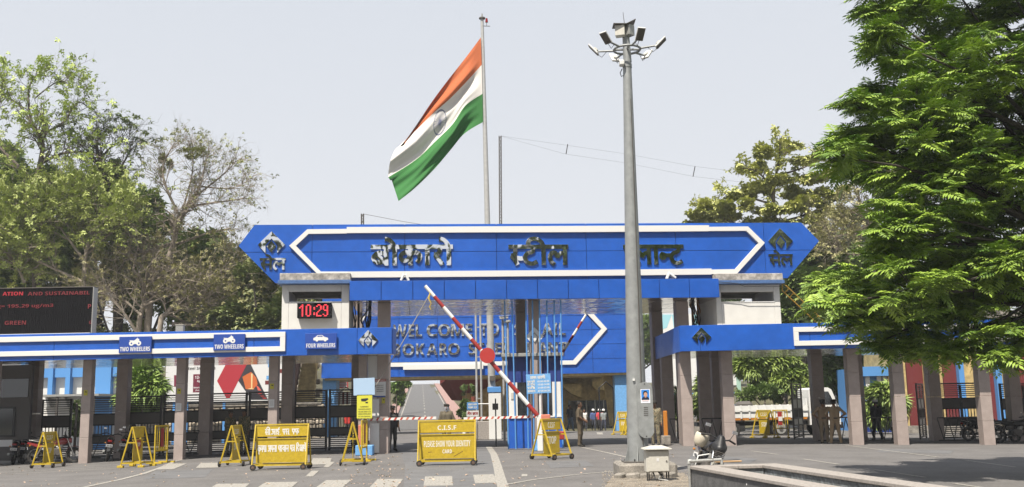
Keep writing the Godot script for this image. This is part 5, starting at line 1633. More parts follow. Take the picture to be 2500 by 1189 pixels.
# ---------------------------------------------------------------- the empty trough in the foreground
func build_basin() -> void:
	var t := thing("water_trough", "long empty concrete trough with a pale coping in the bottom right corner", "trough", Vector3.ZERO)
	var y := 0.5
	var C := func(px: float, py: float) -> Vector3:   # a point on the coping
		var r := ray(px, py)
		return EYE + r * ((EYE.y - y) / -r.y)
	var L: Vector3 = C.call(1677, 1136)
	var B: Vector3 = C.call(1895, 1131)
	var L2: Vector3 = C.call(2005, 1189)
	var B2: Vector3 = C.call(2300, 1189)
	var along := ((L2 - L).normalized() + (B2 - B).normalized()).normalized()
	var across := (B - L).normalized()
	var wall := func(a: Vector3, b: Vector3, inner: Vector3, called: String) -> void:   # inner points into the trough
		var run := (b - a).normalized()
		var mb := MB.new()
		var P := func(p: Vector3, into: float, h: float) -> Vector3: return Vector3(p.x, h, p.z) + inner * into
		mb.quad(P.call(a, 0.03, -0.1), P.call(b, 0.03, -0.1), P.call(b, 0.03, y - 0.06), P.call(a, 0.03, y - 0.06))
		part(called + "_outer_face", mb.done(), M.basin_out, t)
		var mi := MB.new()
		mi.quad(P.call(b, 0.38, 0.05), P.call(a, 0.38, 0.05), P.call(a, 0.38, y - 0.06), P.call(b, 0.38, y - 0.06))
		part(called + "_inner_face", mi.done(), M.basin_in, t)
		var n := 6 if a.distance_to(b) > 4.0 else 2
		for k in n:   # coping stones
			var p := a.lerp(b, float(k) / n) + run * 0.002
			var q := a.lerp(b, float(k + 1) / n) - run * 0.002
			var mid := (p + q) * 0.5 + inner * 0.205
			var o := part("coping_stone", boxm(0.41, 0.06, p.distance_to(q), 0.008), M.coping, t, Vector3(mid.x, y - 0.03, mid.z))
			o.rotation.y = atan2(run.x, run.z)
	var far_l: Vector3 = L + along * 11.0
	var far_b: Vector3 = B + along * 11.0
	wall.call(L, far_l, across, "front")
	wall.call(far_b, B, -across, "back")
	wall.call(B - across * 0.412, L + across * 0.412, along, "end")
	var fl := MB.new()
	fl.quad(Vector3(L.x, 0.05, L.z) + across * 0.38, Vector3(far_l.x, 0.05, far_l.z) + across * 0.38, Vector3(far_b.x, 0.05, far_b.z) - across * 0.38, Vector3(B.x, 0.05, B.z) - across * 0.38)
	part("trough_floor", fl.done(), M.soil, t)
	# pipe over the rim
	var pp := thing("water_pipe", "corroded grey water pipe bent over the end of the trough", "pipe", Vector3.ZERO)
	var p0 := L + Vector3(0.02, 0, 0.14)
	var p1 := p0 + across * 0.62
	part("riser", tubem([Vector3(p0.x, 0.0, p0.z), Vector3(p0.x, y + 0.07, p0.z)], [0.028], 8), M.galvanised, pp)
	part("run", tubem([Vector3(p0.x, y + 0.08, p0.z), Vector3(p1.x, y + 0.1, p1.z)], [0.03], 8), M.galvanised, pp)
	part("coupling", tubem([Vector3(p1.x - 0.24, y + 0.094, p1.z), Vector3(p1.x - 0.16, y + 0.096, p1.z)], [0.04], 8), M.plate_grey, pp)
	part("elbow", tubem([Vector3(p0.x, y + 0.03, p0.z), Vector3(p0.x, y + 0.09, p0.z), Vector3(p0.x + 0.05, y + 0.08, p0.z)], [0.04], 8), M.galvanised, pp)
	part("drop", tubem([Vector3(p1.x, y + 0.1, p1.z), Vector3(p1.x, y - 0.25, p1.z + 0.05)], [0.028], 8), M.galvanised, pp)
	var pl := part("wood_batten", boxm(0.52, 0.03, 0.05, 0.006), mat(0.385, 0.246, 0.123, 0.8), self, B - across * 0.55 + Vector3(-0.36, 0.05, -0.05))
	pl.rotation.y = 0.05
	tag(pl, "short pale wooden batten lying on the trough rim beside the pipe", "batten")
	var rng := RandomNumberGenerator.new()
	rng.seed = 31
	var bag := thing("plastic_bag", "crumpled white plastic rubbish lying in the trough", "rubbish", C.call(1860, 1160) + Vector3(0, -0.22, 0))
	for k in 5:
		var mb := MB.new()
		mb.lathe([Vector2(0.0, -0.04), Vector2(0.07, -0.02), Vector2(0.08, 0.05), Vector2(0.05, 0.12), Vector2(0.02, 0.17), Vector2(0, 0.18)], 7, Transform3D(Basis(Vector3(rng.randf() - 0.5, 0.2, rng.randf() - 0.5).normalized(), 1.2), Vector3(k * 0.08 - 0.1, rng.randf() * 0.1, rng.randf() * 0.12)))
		part("fold", mb.done(), M.plain_white, bag)


# ---------------------------------------------------------------- yellow barricades
func wheel(t: Node, where: Vector3, r := 0.085) -> void:
	var o := part("wheel", tubem([Vector3(0, 0, -0.025), Vector3(0, 0, 0.025)], [r], 18), M.rubber, t, where)
	part("hub", tubem([Vector3(0, 0, -0.03), Vector3(0, 0, 0.03)], [r * 0.5], 12), mat(0.123, 0.069, 0.046, 0.7), o)
	part("axle_cap", tubem([Vector3(0, 0, -0.036), Vector3(0, 0, 0.036)], [r * 0.2], 8), M.plate_grey, o)

func barricade(label: String, w: float, h: float, spread: float, wheels: bool, top_text: Array, low_text: Array, where: Vector3, turn: float) -> Node3D:
	var t := thing("yellow_barricade", label, "barricade", where, turn, "yellow police barricades")
	var foot := 0.1 if wheels else 0.06
	for sx: float in [-1.0, 1.0]:
		var x := sx * (w * 0.5 - 0.02)
		for sz: float in [-1.0, 1.0]:
			part("leg", barm(Vector3(x, foot, sz * spread * 0.5), Vector3(x, h, sz * 0.012), 0.045, 0.04, 0.004), M.yellow, t)
			if wheels: wheel(t, Vector3(x - sx * 0.05, 0.085, sz * (spread * 0.5 + 0.045)))
			else: part("foot", boxm(0.12, 0.07, 0.2, 0.008), M.yellow, t, Vector3(x, 0.035, sz * spread * 0.5))
		part("side_rail", boxm(0.04, 0.045, spread), M.yellow, t, Vector3(x, 0.14, 0))
		part("side_rail", boxm(0.038, 0.035, spread * 0.42), M.yellow, t, Vector3(x, h * 0.62, 0))
	part("top_rail", boxm(w, 0.045, 0.05, 0.004), M.yellow, t, Vector3(0, h, 0))
	part("middle_rail", boxm(w - 0.06, 0.03, 0.03), M.yellow, t, Vector3(0, h * 0.69, 0.018))
	part("middle_rail", boxm(w - 0.06, 0.03, 0.03), M.yellow, t, Vector3(0, h * 0.75, 0.018))
	for sz: float in [-1.0, 1.0]: part("bottom_rail", boxm(w - 0.06, 0.045, 0.04), M.yellow, t, Vector3(0, 0.142, sz * (spread * 0.5 - 0.04)))
	var up := part("upper_panel", boxm(w - 0.08, h * 0.245, 0.012), M.yellow, t, Vector3(0, h * 0.855, 0.006))
	var low := part("lower_panel", boxm(w - 0.08 if w > 1.2 else w * 0.78, h * 0.54, 0.012), M.yellow, t, Vector3(0, h * 0.42, 0.006))
	for s: Array in [[top_text, up, h * 0.245, w - 0.08], [low_text, low, h * 0.54, w - 0.08]]:
		for l: Array in s[0]:   # [text, width share, height share, centre up]
			if l.size() > 4: hindi(l[0], s[3] * l[1], s[2] * l[2], M.paint_white, s[1], Vector3(-s[3] * l[1] * 0.5, s[2] * (l[3] - l[2] * 0.5), 0.007), 0.2, 0.002, "lettering")
			else: words(l[0], s[3] * l[1], s[2] * l[2], 0.003, M.paint_white, s[1], Vector3(0, s[2] * l[3], 0.0078))
	return t

func build_barricades() -> void:
	var mid := func(px0: float, py0: float, px1: float, py1: float) -> Vector3: return (gr(px0, py0) + gr(px1, py1)) * 0.5
	var p: Vector3 = gr(680, 1148)
	barricade("wide yellow barricade with two lines of white Hindi writing", 1.58, 1.27, 0.7, true, [["sa ii . a aa ee . _ eh sa . _ eh pha", 0.66, 0.5, -0.08, 1]], [["kri pa ya aa _ a pa na aa _ pa ha cha aa na _ pa tra _ i da kha aa ya en", 0.94, 0.26, 0.08, 1]], p + Vector3(0, 0, -0.36), -0.02)
	p = gr(1090, 1138)
	barricade("wide yellow barricade asking to show an identity card, in the middle of the road", 1.68, 1.27, 0.7, true, [["C.I.S.F", 0.34, 0.42, -0.05]], [["PLEASE SHOW YOUR IDENTITY", 0.84, 0.26, 0.12], ["CARD", 0.17, 0.16, -0.2]], p + Vector3(0, 0, -0.36), -0.01)
	for q: Array in [[0.32, -0.42, 0.3, 0.5], [-0.5, -0.3, 0.1, 0.1], [0.1, -0.36, 0.22, 0.02]]:   # scratches through the paint
		part("scratch", boxm(q[2], 0.014, 0.002), M.rust, get_node("yellow_barricade_001"), Vector3(q[0], 0.53 + q[1] * 0.5, 0.0135), Vector3(0, 0, q[3]))
	p = gr(1348, 1122)
	barricade("yellow C.I.S.F STOP barricade on red wheels beside the guard booth", 0.9, 1.22, 0.9, true, [["C.I.S.F", 0.36, 0.6, 0]], [["STOP", 0.5, 0.36, 0.1]], p + Vector3(0, 0, -0.25), deg_to_rad(43))
	p = gr(113, 1142)
	barricade("yellow C.I.S.F STOP barricade in front of the red motorcycle", 0.85, 1.2, 0.66, true, [["C.I.S.F", 0.5, 0.5, 0]], [["STOP", 0.42, 0.3, 0.12]], p + Vector3(0, 0, -0.1), deg_to_rad(86))
	p = gr(334, 1140)
	var t := barricade("yellow barricade with a round red STOP spot on block feet", 0.85, 1.28, 0.7, false, [], [], p + Vector3(0, 0, 0.0), deg_to_rad(84))
	part("stop_spot", tubem([Vector3(0, 0.72, 0.012), Vector3(0, 0.72, 0.018)], [0.2], 24), M.red_paint, t)
	words("STOP", 0.26, 0.13, 0.003, M.paint_white, t, Vector3(0, 0.72, 0.02))
	p = gr(571, 1138)
	barricade("yellow barricade seen almost edge on, left of the wide Hindi one", 0.95, 1.24, 0.66, true, [["C.I.S.F", 0.5, 0.5, 0]], [["STOP", 0.42, 0.3, 0.12]], p + Vector3(0, 0, -0.15), deg_to_rad(88))
	p = gr(857, 1136)
	barricade("yellow barricade seen exactly from its end beside the blue block", 0.9, 1.25, 0.62, true, [], [], p + Vector3(0, 0, -0.3), deg_to_rad(98))
	for q: Array in [[1522, 1061, -48, "yellow barricade beyond the gate, left one of two by the blue pillar"], [1552, 1062, -48, "yellow barricade beyond the gate, half hidden by the lamp pole"]]:
		p = gr(q[0], q[1])
		barricade(q[3], 0.7, 1.2, 0.9, false, [["C.I.S.F", 0.5, 0.5, 0]], [["STOP", 0.42, 0.3, 0.12]], p, deg_to_rad(q[2]))
	p = gr(1868, 1069)
	barricade("yellow barricade beyond the right canopy in front of the lorry wheel", 0.95, 1.28, 0.8, false, [["C.I.S.F", 0.5, 0.5, 0]], [["STOP", 0.42, 0.3, 0.12]], p, deg_to_rad(-64))
	# barred stands
	for q: Array in [[392, 1131, 0.72, deg_to_rad(75), "yellow barred stand with a small red plate beside the second front column"], [889, 1126, 0.66, deg_to_rad(84), "narrow yellow barred stand beside the orange barrier box"], [1908, 1069, 0.64, deg_to_rad(-10), "yellow barred stand hung with a red cloth by the opened gate leaf"]]:
		p = gr(q[0], q[1])
		var w: float = q[2]
		t = thing("barred_stand", q[4], "barricade", p, q[3], "yellow barred stands")
		for x: float in [-w * 0.5, w * 0.5]:
			part("post", boxm(0.045, 1.28, 0.045, 0.004), M.yellow, t, Vector3(x, 0.66, 0))
			part("foot", boxm(0.09, 0.06, 0.62, 0.006), M.yellow, t, Vector3(x, 0.03, 0))
		for y: float in [1.28, 0.44]: part("rail", boxm(w, 0.05, 0.04), M.yellow, t, Vector3(0, y, 0))
		for k in 5: part("bar", boxm(0.02, 0.8, 0.02), M.yellow, t, Vector3((k - 2) * w / 6.0, 0.86, 0))
		if q[0] < 1000: part("red_plate", boxm(0.16, 0.64, 0.012), M.red_paint, t, Vector3(0.02, 0.88, 0.016))
		else:
			part("red_cloth", boxm(0.2, 0.62, 0.03, 0.01), M.red_paint, t, Vector3(-0.02, 0.9, 0.03))
			part("white_cloth", boxm(0.18, 0.2, 0.02, 0.008), M.paper, t, Vector3(0.0, 0.88, 0.056))


# ---------------------------------------------------------------- people
func field(mb: MB, bones: Array, cell: float, k: float, camo: FastNoiseLite = null) -> void:   # one smooth skin round tapered bones, meshed as surface nets
	var lo := Vector3(99, 99, 99)
	var hi := -lo
	for b: Array in bones:
		var r := maxf(b[2], b[3]) + k + cell * 2.0
		var rv := Vector3(r, r, r)
		lo = lo.min((b[0] as Vector3).min(b[1]) - rv)
		hi = hi.max((b[0] as Vector3).max(b[1]) + rv)
	var nx := int((hi.x - lo.x) / cell) + 2
	var ny := int((hi.y - lo.y) / cell) + 2
	var nz := int((hi.z - lo.z) / cell) + 2
	var d := PackedFloat32Array()
	d.resize(nx * ny * nz)
	d.fill(1.0)
	for b: Array in bones:
		var a: Vector3 = b[0]
		var e: Vector3 = b[1]
		var ba := e - a
		var ll := maxf(ba.length_squared(), 1e-8)
		var ra: float = b[2]
		var rb: float = b[3]
		var r := maxf(ra, rb) + k + cell * 1.5
		var rv := Vector3(r, r, r)
		var p0 := (a.min(e) - rv - lo) / cell
		var p1 := (a.max(e) + rv - lo) / cell
		for z in range(maxi(0, int(p0.z)), mini(nz - 1, int(p1.z)) + 1):
			for y in range(maxi(0, int(p0.y)), mini(ny - 1, int(p1.y)) + 1):
				var row := (z * ny + y) * nx
				for x in range(maxi(0, int(p0.x)), mini(nx - 1, int(p1.x)) + 1):
					var p := lo + Vector3(x, y, z) * cell - a
					var t := clampf(p.dot(ba) / ll, 0.0, 1.0)
					var s := (p - ba * t).length() - lerpf(ra, rb, t)
					var o := d[row + x]
					var h := maxf(k - absf(o - s), 0.0) / k
					d[row + x] = minf(o, s) - h * h * k * 0.25
	var id := PackedInt32Array()
	id.resize(nx * ny * nz)
	id.fill(-1)
	var off := PackedInt32Array([0, 1, nx, nx + 1, nx * ny, nx * ny + 1, nx * ny + nx, nx * ny + nx + 1])
	var corner := [Vector3(0, 0, 0), Vector3(1, 0, 0), Vector3(0, 1, 0), Vector3(1, 1, 0), Vector3(0, 0, 1), Vector3(1, 0, 1), Vector3(0, 1, 1), Vector3(1, 1, 1)]
	var edges := PackedInt32Array([0, 1, 2, 3, 4, 5, 6, 7, 0, 2, 1, 3, 4, 6, 5, 7, 0, 4, 1, 5, 2, 6, 3, 7])
	for z in nz - 1:
		for y in ny - 1:
			for x in nx - 1:
				var i := (z * ny + y) * nx + x
				var d0 := d[i]
				if d0 > cell * 2.0 or d0 < -cell * 2.0: continue
				var inside := 0
				for c in 8:
					if d[i + off[c]] < 0.0: inside += 1
				if inside == 0 or inside == 8: continue
				var sum := Vector3.ZERO
				var count := 0
				for q in range(0, 24, 2):
					var da := d[i + off[edges[q]]]
					var db := d[i + off[edges[q + 1]]]
					if (da < 0.0) != (db < 0.0):
						sum += (corner[edges[q]] as Vector3).lerp(corner[edges[q + 1]], da / (da - db))
						count += 1
				var p := lo + (Vector3(x, y, z) + sum / count) * cell
				var g := Vector3(d[i + 1] - d0, d[i + nx] - d0, d[i + nx * ny] - d0)
				var best := 99.0
				for b: Array in bones:
					var ba: Vector3 = b[1] - b[0]
					var t := clampf((p - b[0]).dot(ba) / maxf(ba.length_squared(), 1e-8), 0.0, 1.0)
					var s: float = (p - b[0] - ba * t).length() - lerpf(b[2], b[3], t)
					if s < best:
						best = s
						mb.tint = b[4]
						if camo and b.size() > 5:
							var n := camo.get_noise_3dv(p * 100.0)
							if n > 0.18: mb.tint = Color(0.2, 0.15, 0.085)
							elif n < -0.2: mb.tint = Color(0.03, 0.035, 0.02)
				id[i] = mb.vert(p, g.normalized())
	var dirs := PackedInt32Array([1, nx, nx * ny])
	for z in range(1, nz - 1):
		for y in range(1, ny - 1):
			for x in range(1, nx - 1):
				var i := (z * ny + y) * nx + x
				if id[i] < 0 and absf(d[i]) > cell * 2.0: continue
				for ax in 3:
					var j := i + dirs[ax]
					if (d[i] < 0.0) == (d[j] < 0.0): continue
					var u := dirs[(ax + 1) % 3]
					var v := dirs[(ax + 2) % 3]
					var a := id[i - u - v]
					var b := id[i - v]
					var c := id[i]
					var e := id[i - u]
					if a < 0 or b < 0 or c < 0 or e < 0: continue
					if d[i] < 0.0: mb.idx.append_array(PackedInt32Array([a, c, b, a, e, c]))
					else: mb.idx.append_array(PackedInt32Array([a, b, c, a, c, e]))

func person(label: String, where: Vector3, turn: float, o: Dictionary) -> Node3D:
	var t := thing("person", label, "person", where, turn, o.get("group", ""))
	var k: float = o.get("tall", 1.72) / 1.72
	var shirt: Color = o.shirt
	var legs: Color = o.legs
	var skin: Color = o.get("skin", Color(0.16, 0.085, 0.05))
	var sleeve: Color = shirt if o.get("long", false) else skin
	var shoe: Color = o.get("shoe", Color(0.02, 0.016, 0.014))
	var J := {"pel": Vector3(0, 0.95, 0), "chest": Vector3(0, 1.28, 0.0), "neck": Vector3(0, 1.46, 0.0), "head": Vector3(0, 1.6, 0.015),
		"ls": Vector3(0.185, 1.4, 0), "le": Vector3(0.24, 1.13, -0.03), "lw": Vector3(0.25, 0.88, 0.05), "rs": Vector3(-0.185, 1.4, 0), "re": Vector3(-0.24, 1.13, -0.03), "rw": Vector3(-0.25, 0.88, 0.05),
		"lh": Vector3(0.09, 0.93, 0), "lk": Vector3(0.105, 0.5, 0.02), "la": Vector3(0.11, 0.09, -0.02), "lt": Vector3(0.125, 0.035, 0.13), "rh": Vector3(-0.09, 0.93, 0), "rk": Vector3(-0.105, 0.5, 0.02), "ra": Vector3(-0.11, 0.09, -0.02), "rt": Vector3(-0.125, 0.035, 0.13)}
	for j: String in o.get("pose", {}): J[j] = o.pose[j]
	for j: String in J: J[j] = J[j] * k
	var camo: FastNoiseLite = null
	if o.get("camo", false):
		camo = FastNoiseLite.new()
		camo.seed = 9
		camo.frequency = 0.14
	var B := func(a: String, b: String, ra: float, rb: float, c: Color, patterned := false) -> Array:
		return [J[a], J[b], ra * k, rb * k, c, true] if patterned else [J[a], J[b], ra * k, rb * k, c]
	var bones := []
	var cm: bool = camo != null
	for s: float in [-1.0, 1.0]:
		var sh := Vector3(s * 0.075, 0, 0) * k
		bones.append([J.pel + sh, J.chest + sh * 1.15, 0.115 * k, 0.125 * k, shirt, 1] if cm else [J.pel + sh, J.chest + sh * 1.15, 0.115 * k, 0.125 * k, shirt])
		bones.append([J.chest + sh + Vector3(0, 0.06, 0), J.neck + Vector3(s * 0.06, -0.05, 0) * k, 0.105 * k, 0.06 * k, shirt, 1] if cm else [J.chest + sh + Vector3(0, 0.06, 0), J.neck + Vector3(s * 0.06, -0.05, 0) * k, 0.105 * k, 0.06 * k, shirt])
	bones.append(B.call("neck", "head", 0.055, 0.05, skin))
	for s: String in ["l", "r"]:
		bones.append(B.call(s + "s", s + "e", 0.062, 0.05, shirt, cm))
		bones.append(B.call(s + "e", s + "w", 0.046, 0.03, sleeve, cm and o.get("long", false)))
		bones.append(B.call(s + "h", s + "k", 0.098, 0.07, legs, cm))
		bones.append(B.call(s + "k", s + "a", 0.068, 0.052, legs, cm))
		bones.append(B.call(s + "a", s + "t", 0.048, 0.038, shoe))
	var mb := MB.new()
	mb.colored = true
	field(mb, bones, 0.021 * k, 0.045, camo)
	var hd: Vector3 = J.head
	var face := Basis(Vector3.UP, o.get("look", 0.0))
	var F := func(x: float, y: float, z: float) -> Vector3: return hd + face * (Vector3(x, y, z) * k)
	var head := [[F.call(0, 0.035, -0.005), F.call(0, 0.0, 0.0), 0.088 * k, 0.082 * k, skin], [F.call(0, -0.02, 0.02), F.call(0, -0.085, 0.045), 0.06 * k, 0.036 * k, skin], [F.call(0, 0.01, 0.085), F.call(0, -0.028, 0.1), 0.009, 0.016, skin], [F.call(0.088, 0.005, -0.01), F.call(0.092, -0.03, -0.005), 0.014, 0.012, skin], [F.call(-0.088, 0.005, -0.01), F.call(-0.092, -0.03, -0.005), 0.014, 0.012, skin],
		[F.call(0.033, 0.012, 0.082), F.call(0.033, 0.012, 0.083), 0.01, 0.01, Color(0.05, 0.03, 0.025)], [F.call(-0.033, 0.012, 0.082), F.call(-0.033, 0.012, 0.083), 0.01, 0.01, Color(0.05, 0.03, 0.025)], [F.call(0.02, -0.06, 0.078), F.call(-0.02, -0.06, 0.078), 0.008, 0.008, Color(0.13, 0.05, 0.04)], [J.neck, F.call(0, -0.02, -0.01), 0.054 * k, 0.052 * k, skin]]
	field(mb, head, 0.0085, 0.02)
	for s: String in ["l", "r"]:   # hands: a palm, four fingers of different length and a thumb
		var w: Vector3 = J[s + "w"]
		var dir: Vector3 = (w - J[s + "e"]).normalized()
		var side := dir.cross(Vector3(0, 0, 1) if absf(dir.z) < 0.8 else Vector3(0, 1, 0)).normalized() * (1.0 if s == "l" else -1.0)
		var fw := side.cross(dir).normalized() * (1.0 if s == "l" else -1.0)
		var hand := [[w - dir * 0.01, w + dir * 0.075, 0.028, 0.03, skin], [w + fw * 0.014 + dir * 0.02, w + fw * 0.02 + dir * 0.08, 0.02, 0.02, skin], [w - fw * 0.014 + dir * 0.02, w - fw * 0.02 + dir * 0.08, 0.02, 0.02, skin], [w + fw * 0.022 + dir * 0.025, w + fw * 0.05 + dir * 0.07, 0.012, 0.009, skin]]
		for q in 4:
			var c := w + dir * 0.085 + fw * (0.03 - q * 0.02)
			var l: float = [0.036, 0.042, 0.04, 0.03][q]
			var bend := c + dir * l - side * 0.008
			hand.append([c, bend, 0.0092, 0.0085, skin])
			hand.append([bend, bend + dir * l * 0.7 - side * 0.022, 0.0085, 0.007, skin])
		field(mb, hand, 0.007, 0.008)
	part("body", mb.done(), M.cloth, t)
	var hair := mat(0.01, 0.008, 0.007, 0.8)
	var cover: String = o.get("cover", "")
	var at_head := Transform3D(face.scaled(Vector3(k, k, k)), hd)
	var cap := MB.new()
	if cover == "helmet":
		cap.lathe([Vector2(0.135, 0.035), Vector2(0.128, 0.05), Vector2(0.118, 0.06), Vector2(0.112, 0.1), Vector2(0.085, 0.14), Vector2(0.04, 0.158), Vector2(0.0, 0.162)], 18, at_head * Transform3D(Basis(Vector3.RIGHT, 0.06), Vector3(0, 0.005, 0.0)))
		cap.box(Vector3(0.14, 0.012, 0.07), at_head * Transform3D(Basis(Vector3.RIGHT, 0.15), Vector3(0, 0.038, 0.13)), 0.004)
		part("safety_helmet", cap.done(), o.get("cap_mat", M.plain_white), t)
		var hr := MB.new()
		hr.lathe([Vector2(0.07, -0.05), Vector2(0.096, -0.01), Vector2(0.1, 0.05), Vector2(0.09, 0.06)], 14, at_head * Transform3D(Basis(), Vector3(0, 0, -0.022)))
		part("hair", hr.done(), hair, t)
	elif cover == "beret" or cover == "cap":
		cap.lathe([Vector2(0.098, 0.035), Vector2(0.102, 0.06), Vector2(0.118, 0.085), Vector2(0.1, 0.12), Vector2(0.04, 0.138), Vector2(0, 0.14)], 16, at_head * Transform3D(Basis(Vector3.FORWARD, 0.12 if cover == "beret" else 0.0), Vector3(0, 0, -0.005)))
		if cover == "cap": cap.box(Vector3(0.13, 0.012, 0.08), at_head * Transform3D(Basis(Vector3.RIGHT, 0.2), Vector3(0, 0.05, 0.115)), 0.004)
		part("cap", cap.done(), o.get("cap_mat", mat(0.02, 0.017, 0.014, 0.9)), t)
		var hr := MB.new()
		hr.lathe([Vector2(0.07, -0.05), Vector2(0.096, -0.01), Vector2(0.098, 0.04)], 14, at_head * Transform3D(Basis(), Vector3(0, 0, -0.022)))
		part("hair", hr.done(), hair, t)
	else:
		cap.lathe([Vector2(0.075, -0.03), Vector2(0.1, 0.0), Vector2(0.102, 0.06), Vector2(0.09, 0.1), Vector2(0.05, 0.128), Vector2(0, 0.134)], 16, at_head * Transform3D(Basis(Vector3.RIGHT, -0.25), Vector3(0, 0.005, -0.02)))
		part("hair", cap.done(), hair, t)
	if o.get("belt", false):
		var bl := MB.new()
		bl.tube([J.pel + Vector3(0, 0.03, 0), J.pel + Vector3(0, 0.075, 0)], [0.13 * k], 16, false)
		var bo := part("belt", bl.done(), M.rubber, t)
		bo.scale = Vector3(1.52, 1, 1.0)
	if o.get("mask", false):
		var mk := MB.new()
		mk.lathe([Vector2(0.02, -0.22), Vector2(0.07, -0.12), Vector2(0.088, -0.05), Vector2(0.098, 0.0), Vector2(0.098, 0.015)], 16, at_head)
		part("face_cloth", mk.done(), mat(0.385, 0.408, 0.447, 0.9), t)
	return t

func build_people() -> void:
	var khaki := Color(0.2, 0.147, 0.09)
	var dark_khaki := Color(0.085, 0.066, 0.043)
	var camo := Color(0.1, 0.1, 0.06)
	var akimbo := {"le": Vector3(0.4, 1.17, -0.1), "lw": Vector3(0.22, 1.0, 0.04), "re": Vector3(-0.4, 1.17, -0.1), "rw": Vector3(-0.22, 1.0, 0.04)}
	var stride := {"lk": Vector3(0.09, 0.51, 0.16), "la": Vector3(0.09, 0.1, 0.2), "lt": Vector3(0.1, 0.04, 0.35), "rk": Vector3(-0.09, 0.5, 0.02), "ra": Vector3(-0.1, 0.14, -0.24), "rt": Vector3(-0.1, 0.04, -0.1), "le": Vector3(0.25, 1.13, -0.12), "lw": Vector3(0.25, 0.9, -0.12), "re": Vector3(-0.25, 1.14, 0.04), "rw": Vector3(-0.24, 0.92, 0.2)}
	var front := {"le": Vector3(0.26, 1.14, 0.02), "lw": Vector3(0.08, 1.02, 0.2), "re": Vector3(-0.26, 1.14, 0.02), "rw": Vector3(-0.08, 1.0, 0.2)}
	var apart := {"lk": Vector3(0.15, 0.5, 0.02), "la": Vector3(0.21, 0.09, -0.02), "lt": Vector3(0.25, 0.035, 0.12), "rk": Vector3(-0.14, 0.5, 0.02), "ra": Vector3(-0.19, 0.09, -0.02), "rt": Vector3(-0.23, 0.035, 0.12)}
	person("guard in khaki with a pale cloth over the face, in the middle of the road", on_ground(1090, 39.2), 0.0, {"shirt": Color(0.1, 0.085, 0.058), "legs": Color(0.1, 0.085, 0.06), "cover": "beret", "mask": true, "belt": true, "tall": 1.76, "pose": {"le": Vector3(0.27, 1.14, 0.0), "lw": Vector3(0.26, 0.9, 0.06), "re": Vector3(-0.27, 1.14, 0.0), "rw": Vector3(-0.26, 0.9, 0.06)}})
	person("policeman in dark khaki standing sideways with folded hands beside the STOP barricade", on_ground(1414, 39.4), deg_to_rad(72), {"shirt": dark_khaki, "legs": dark_khaki, "belt": true, "tall": 1.76, "look": 0.1, "pose": front})
	person("soldier in camouflage and cap turned to the right behind the gate leaf", on_ground(563, 39.6), deg_to_rad(60), {"shirt": camo, "legs": camo, "camo": true, "long": true, "cover": "cap", "cap_mat": mat(0.039, 0.031, 0.019, 0.9), "tall": 1.74, "pose": front})
	person("second soldier in camouflage, nearer the column, left of the wide Hindi barricade", on_ground(597, 39.9), deg_to_rad(-20), {"shirt": camo, "legs": camo, "camo": true, "long": true, "cover": "cap", "tall": 1.78})
	person("soldier in camouflage half hidden behind the lamp pole", on_ground(1598, 38.8), deg_to_rad(-15), {"shirt": Color(0.17, 0.15, 0.1), "legs": Color(0.17, 0.15, 0.1), "camo": true, "long": true, "cover": "cap", "tall": 1.74})
	person("guard in dark clothes in the shade of the column left of the road", on_ground(958, 38.9), deg_to_rad(30), {"shirt": Color(0.03, 0.03, 0.03), "legs": Color(0.03, 0.028, 0.025), "cover": "cap", "tall": 1.74})
	person("stout guard in darker khaki facing away beside the dark column", on_ground(2009, 40.3), deg_to_rad(168), {"shirt": Color(0.2, 0.145, 0.09), "legs": Color(0.17, 0.13, 0.085), "belt": true, "cover": "beret", "tall": 1.74, "pose": akimbo})
	person("guard in light khaki facing away with feet apart and hands on hips", on_ground(2036, 40.0), deg_to_rad(184), {"shirt": khaki * 1.15, "legs": khaki * 1.25, "belt": true, "cover": "beret", "shoe": Color(0.4, 0.36, 0.3), "tall": 1.74, "pose": akimbo.merged(apart)})
	person("worker in black with a white cap walking beyond the zigzag barrier", on_ground(2138, 43.2), deg_to_rad(180), {"shirt": Color(0.008, 0.008, 0.012), "legs": Color(0.008, 0.008, 0.012), "long": true, "cover": "cap", "cap_mat": M.paper, "tall": 1.74, "pose": stride})
	person("worker in a dark blue shirt carrying a helmet beside the right canopy column", on_ground(2187, 42.8), deg_to_rad(190), {"shirt": Color(0.035, 0.05, 0.075), "legs": Color(0.012, 0.012, 0.018), "long": true, "tall": 1.74, "pose": stride})
	var hm := thing("carried_helmet", "grey helmet held in the hand of the worker in dark blue", "helmet", on_ground(2180, 42.6) + Vector3(0.0, 0.72, 0.0))
	var hl := MB.new()
	hl.lathe([Vector2(0.12, -0.12), Vector2(0.14, -0.02), Vector2(0.125, 0.08), Vector2(0.07, 0.14), Vector2(0, 0.155)], 16)
	part("shell", hl.done(), M.galvanised, hm)
	for w: Array in [[1426, "worker in a white shirt without a helmet walking beyond the gate", Color(0.6, 0.58, 0.55), Color(0.03, 0.03, 0.04), ""], [1448, "worker in a blue shirt and white helmet walking beyond the gate", Color(0.06, 0.09, 0.2), Color(0.03, 0.035, 0.05), "helmet"], [1463, "worker in a red shirt and white helmet walking beyond the gate", Color(0.5, 0.045, 0.06), Color(0.035, 0.035, 0.04), "helmet"], [1473, "worker in a grey shirt and white helmet walking beyond the gate", Color(0.22, 0.24, 0.25), Color(0.03, 0.035, 0.055), "helmet"]]:
		var d := 79.0 + (w[0] as int) % 3
		person(w[1], on_ground(w[0], d), deg_to_rad(4), {"shirt": w[2], "legs": w[3], "cover": w[4], "tall": 1.7, "pose": stride, "long": w[0] == 1448})
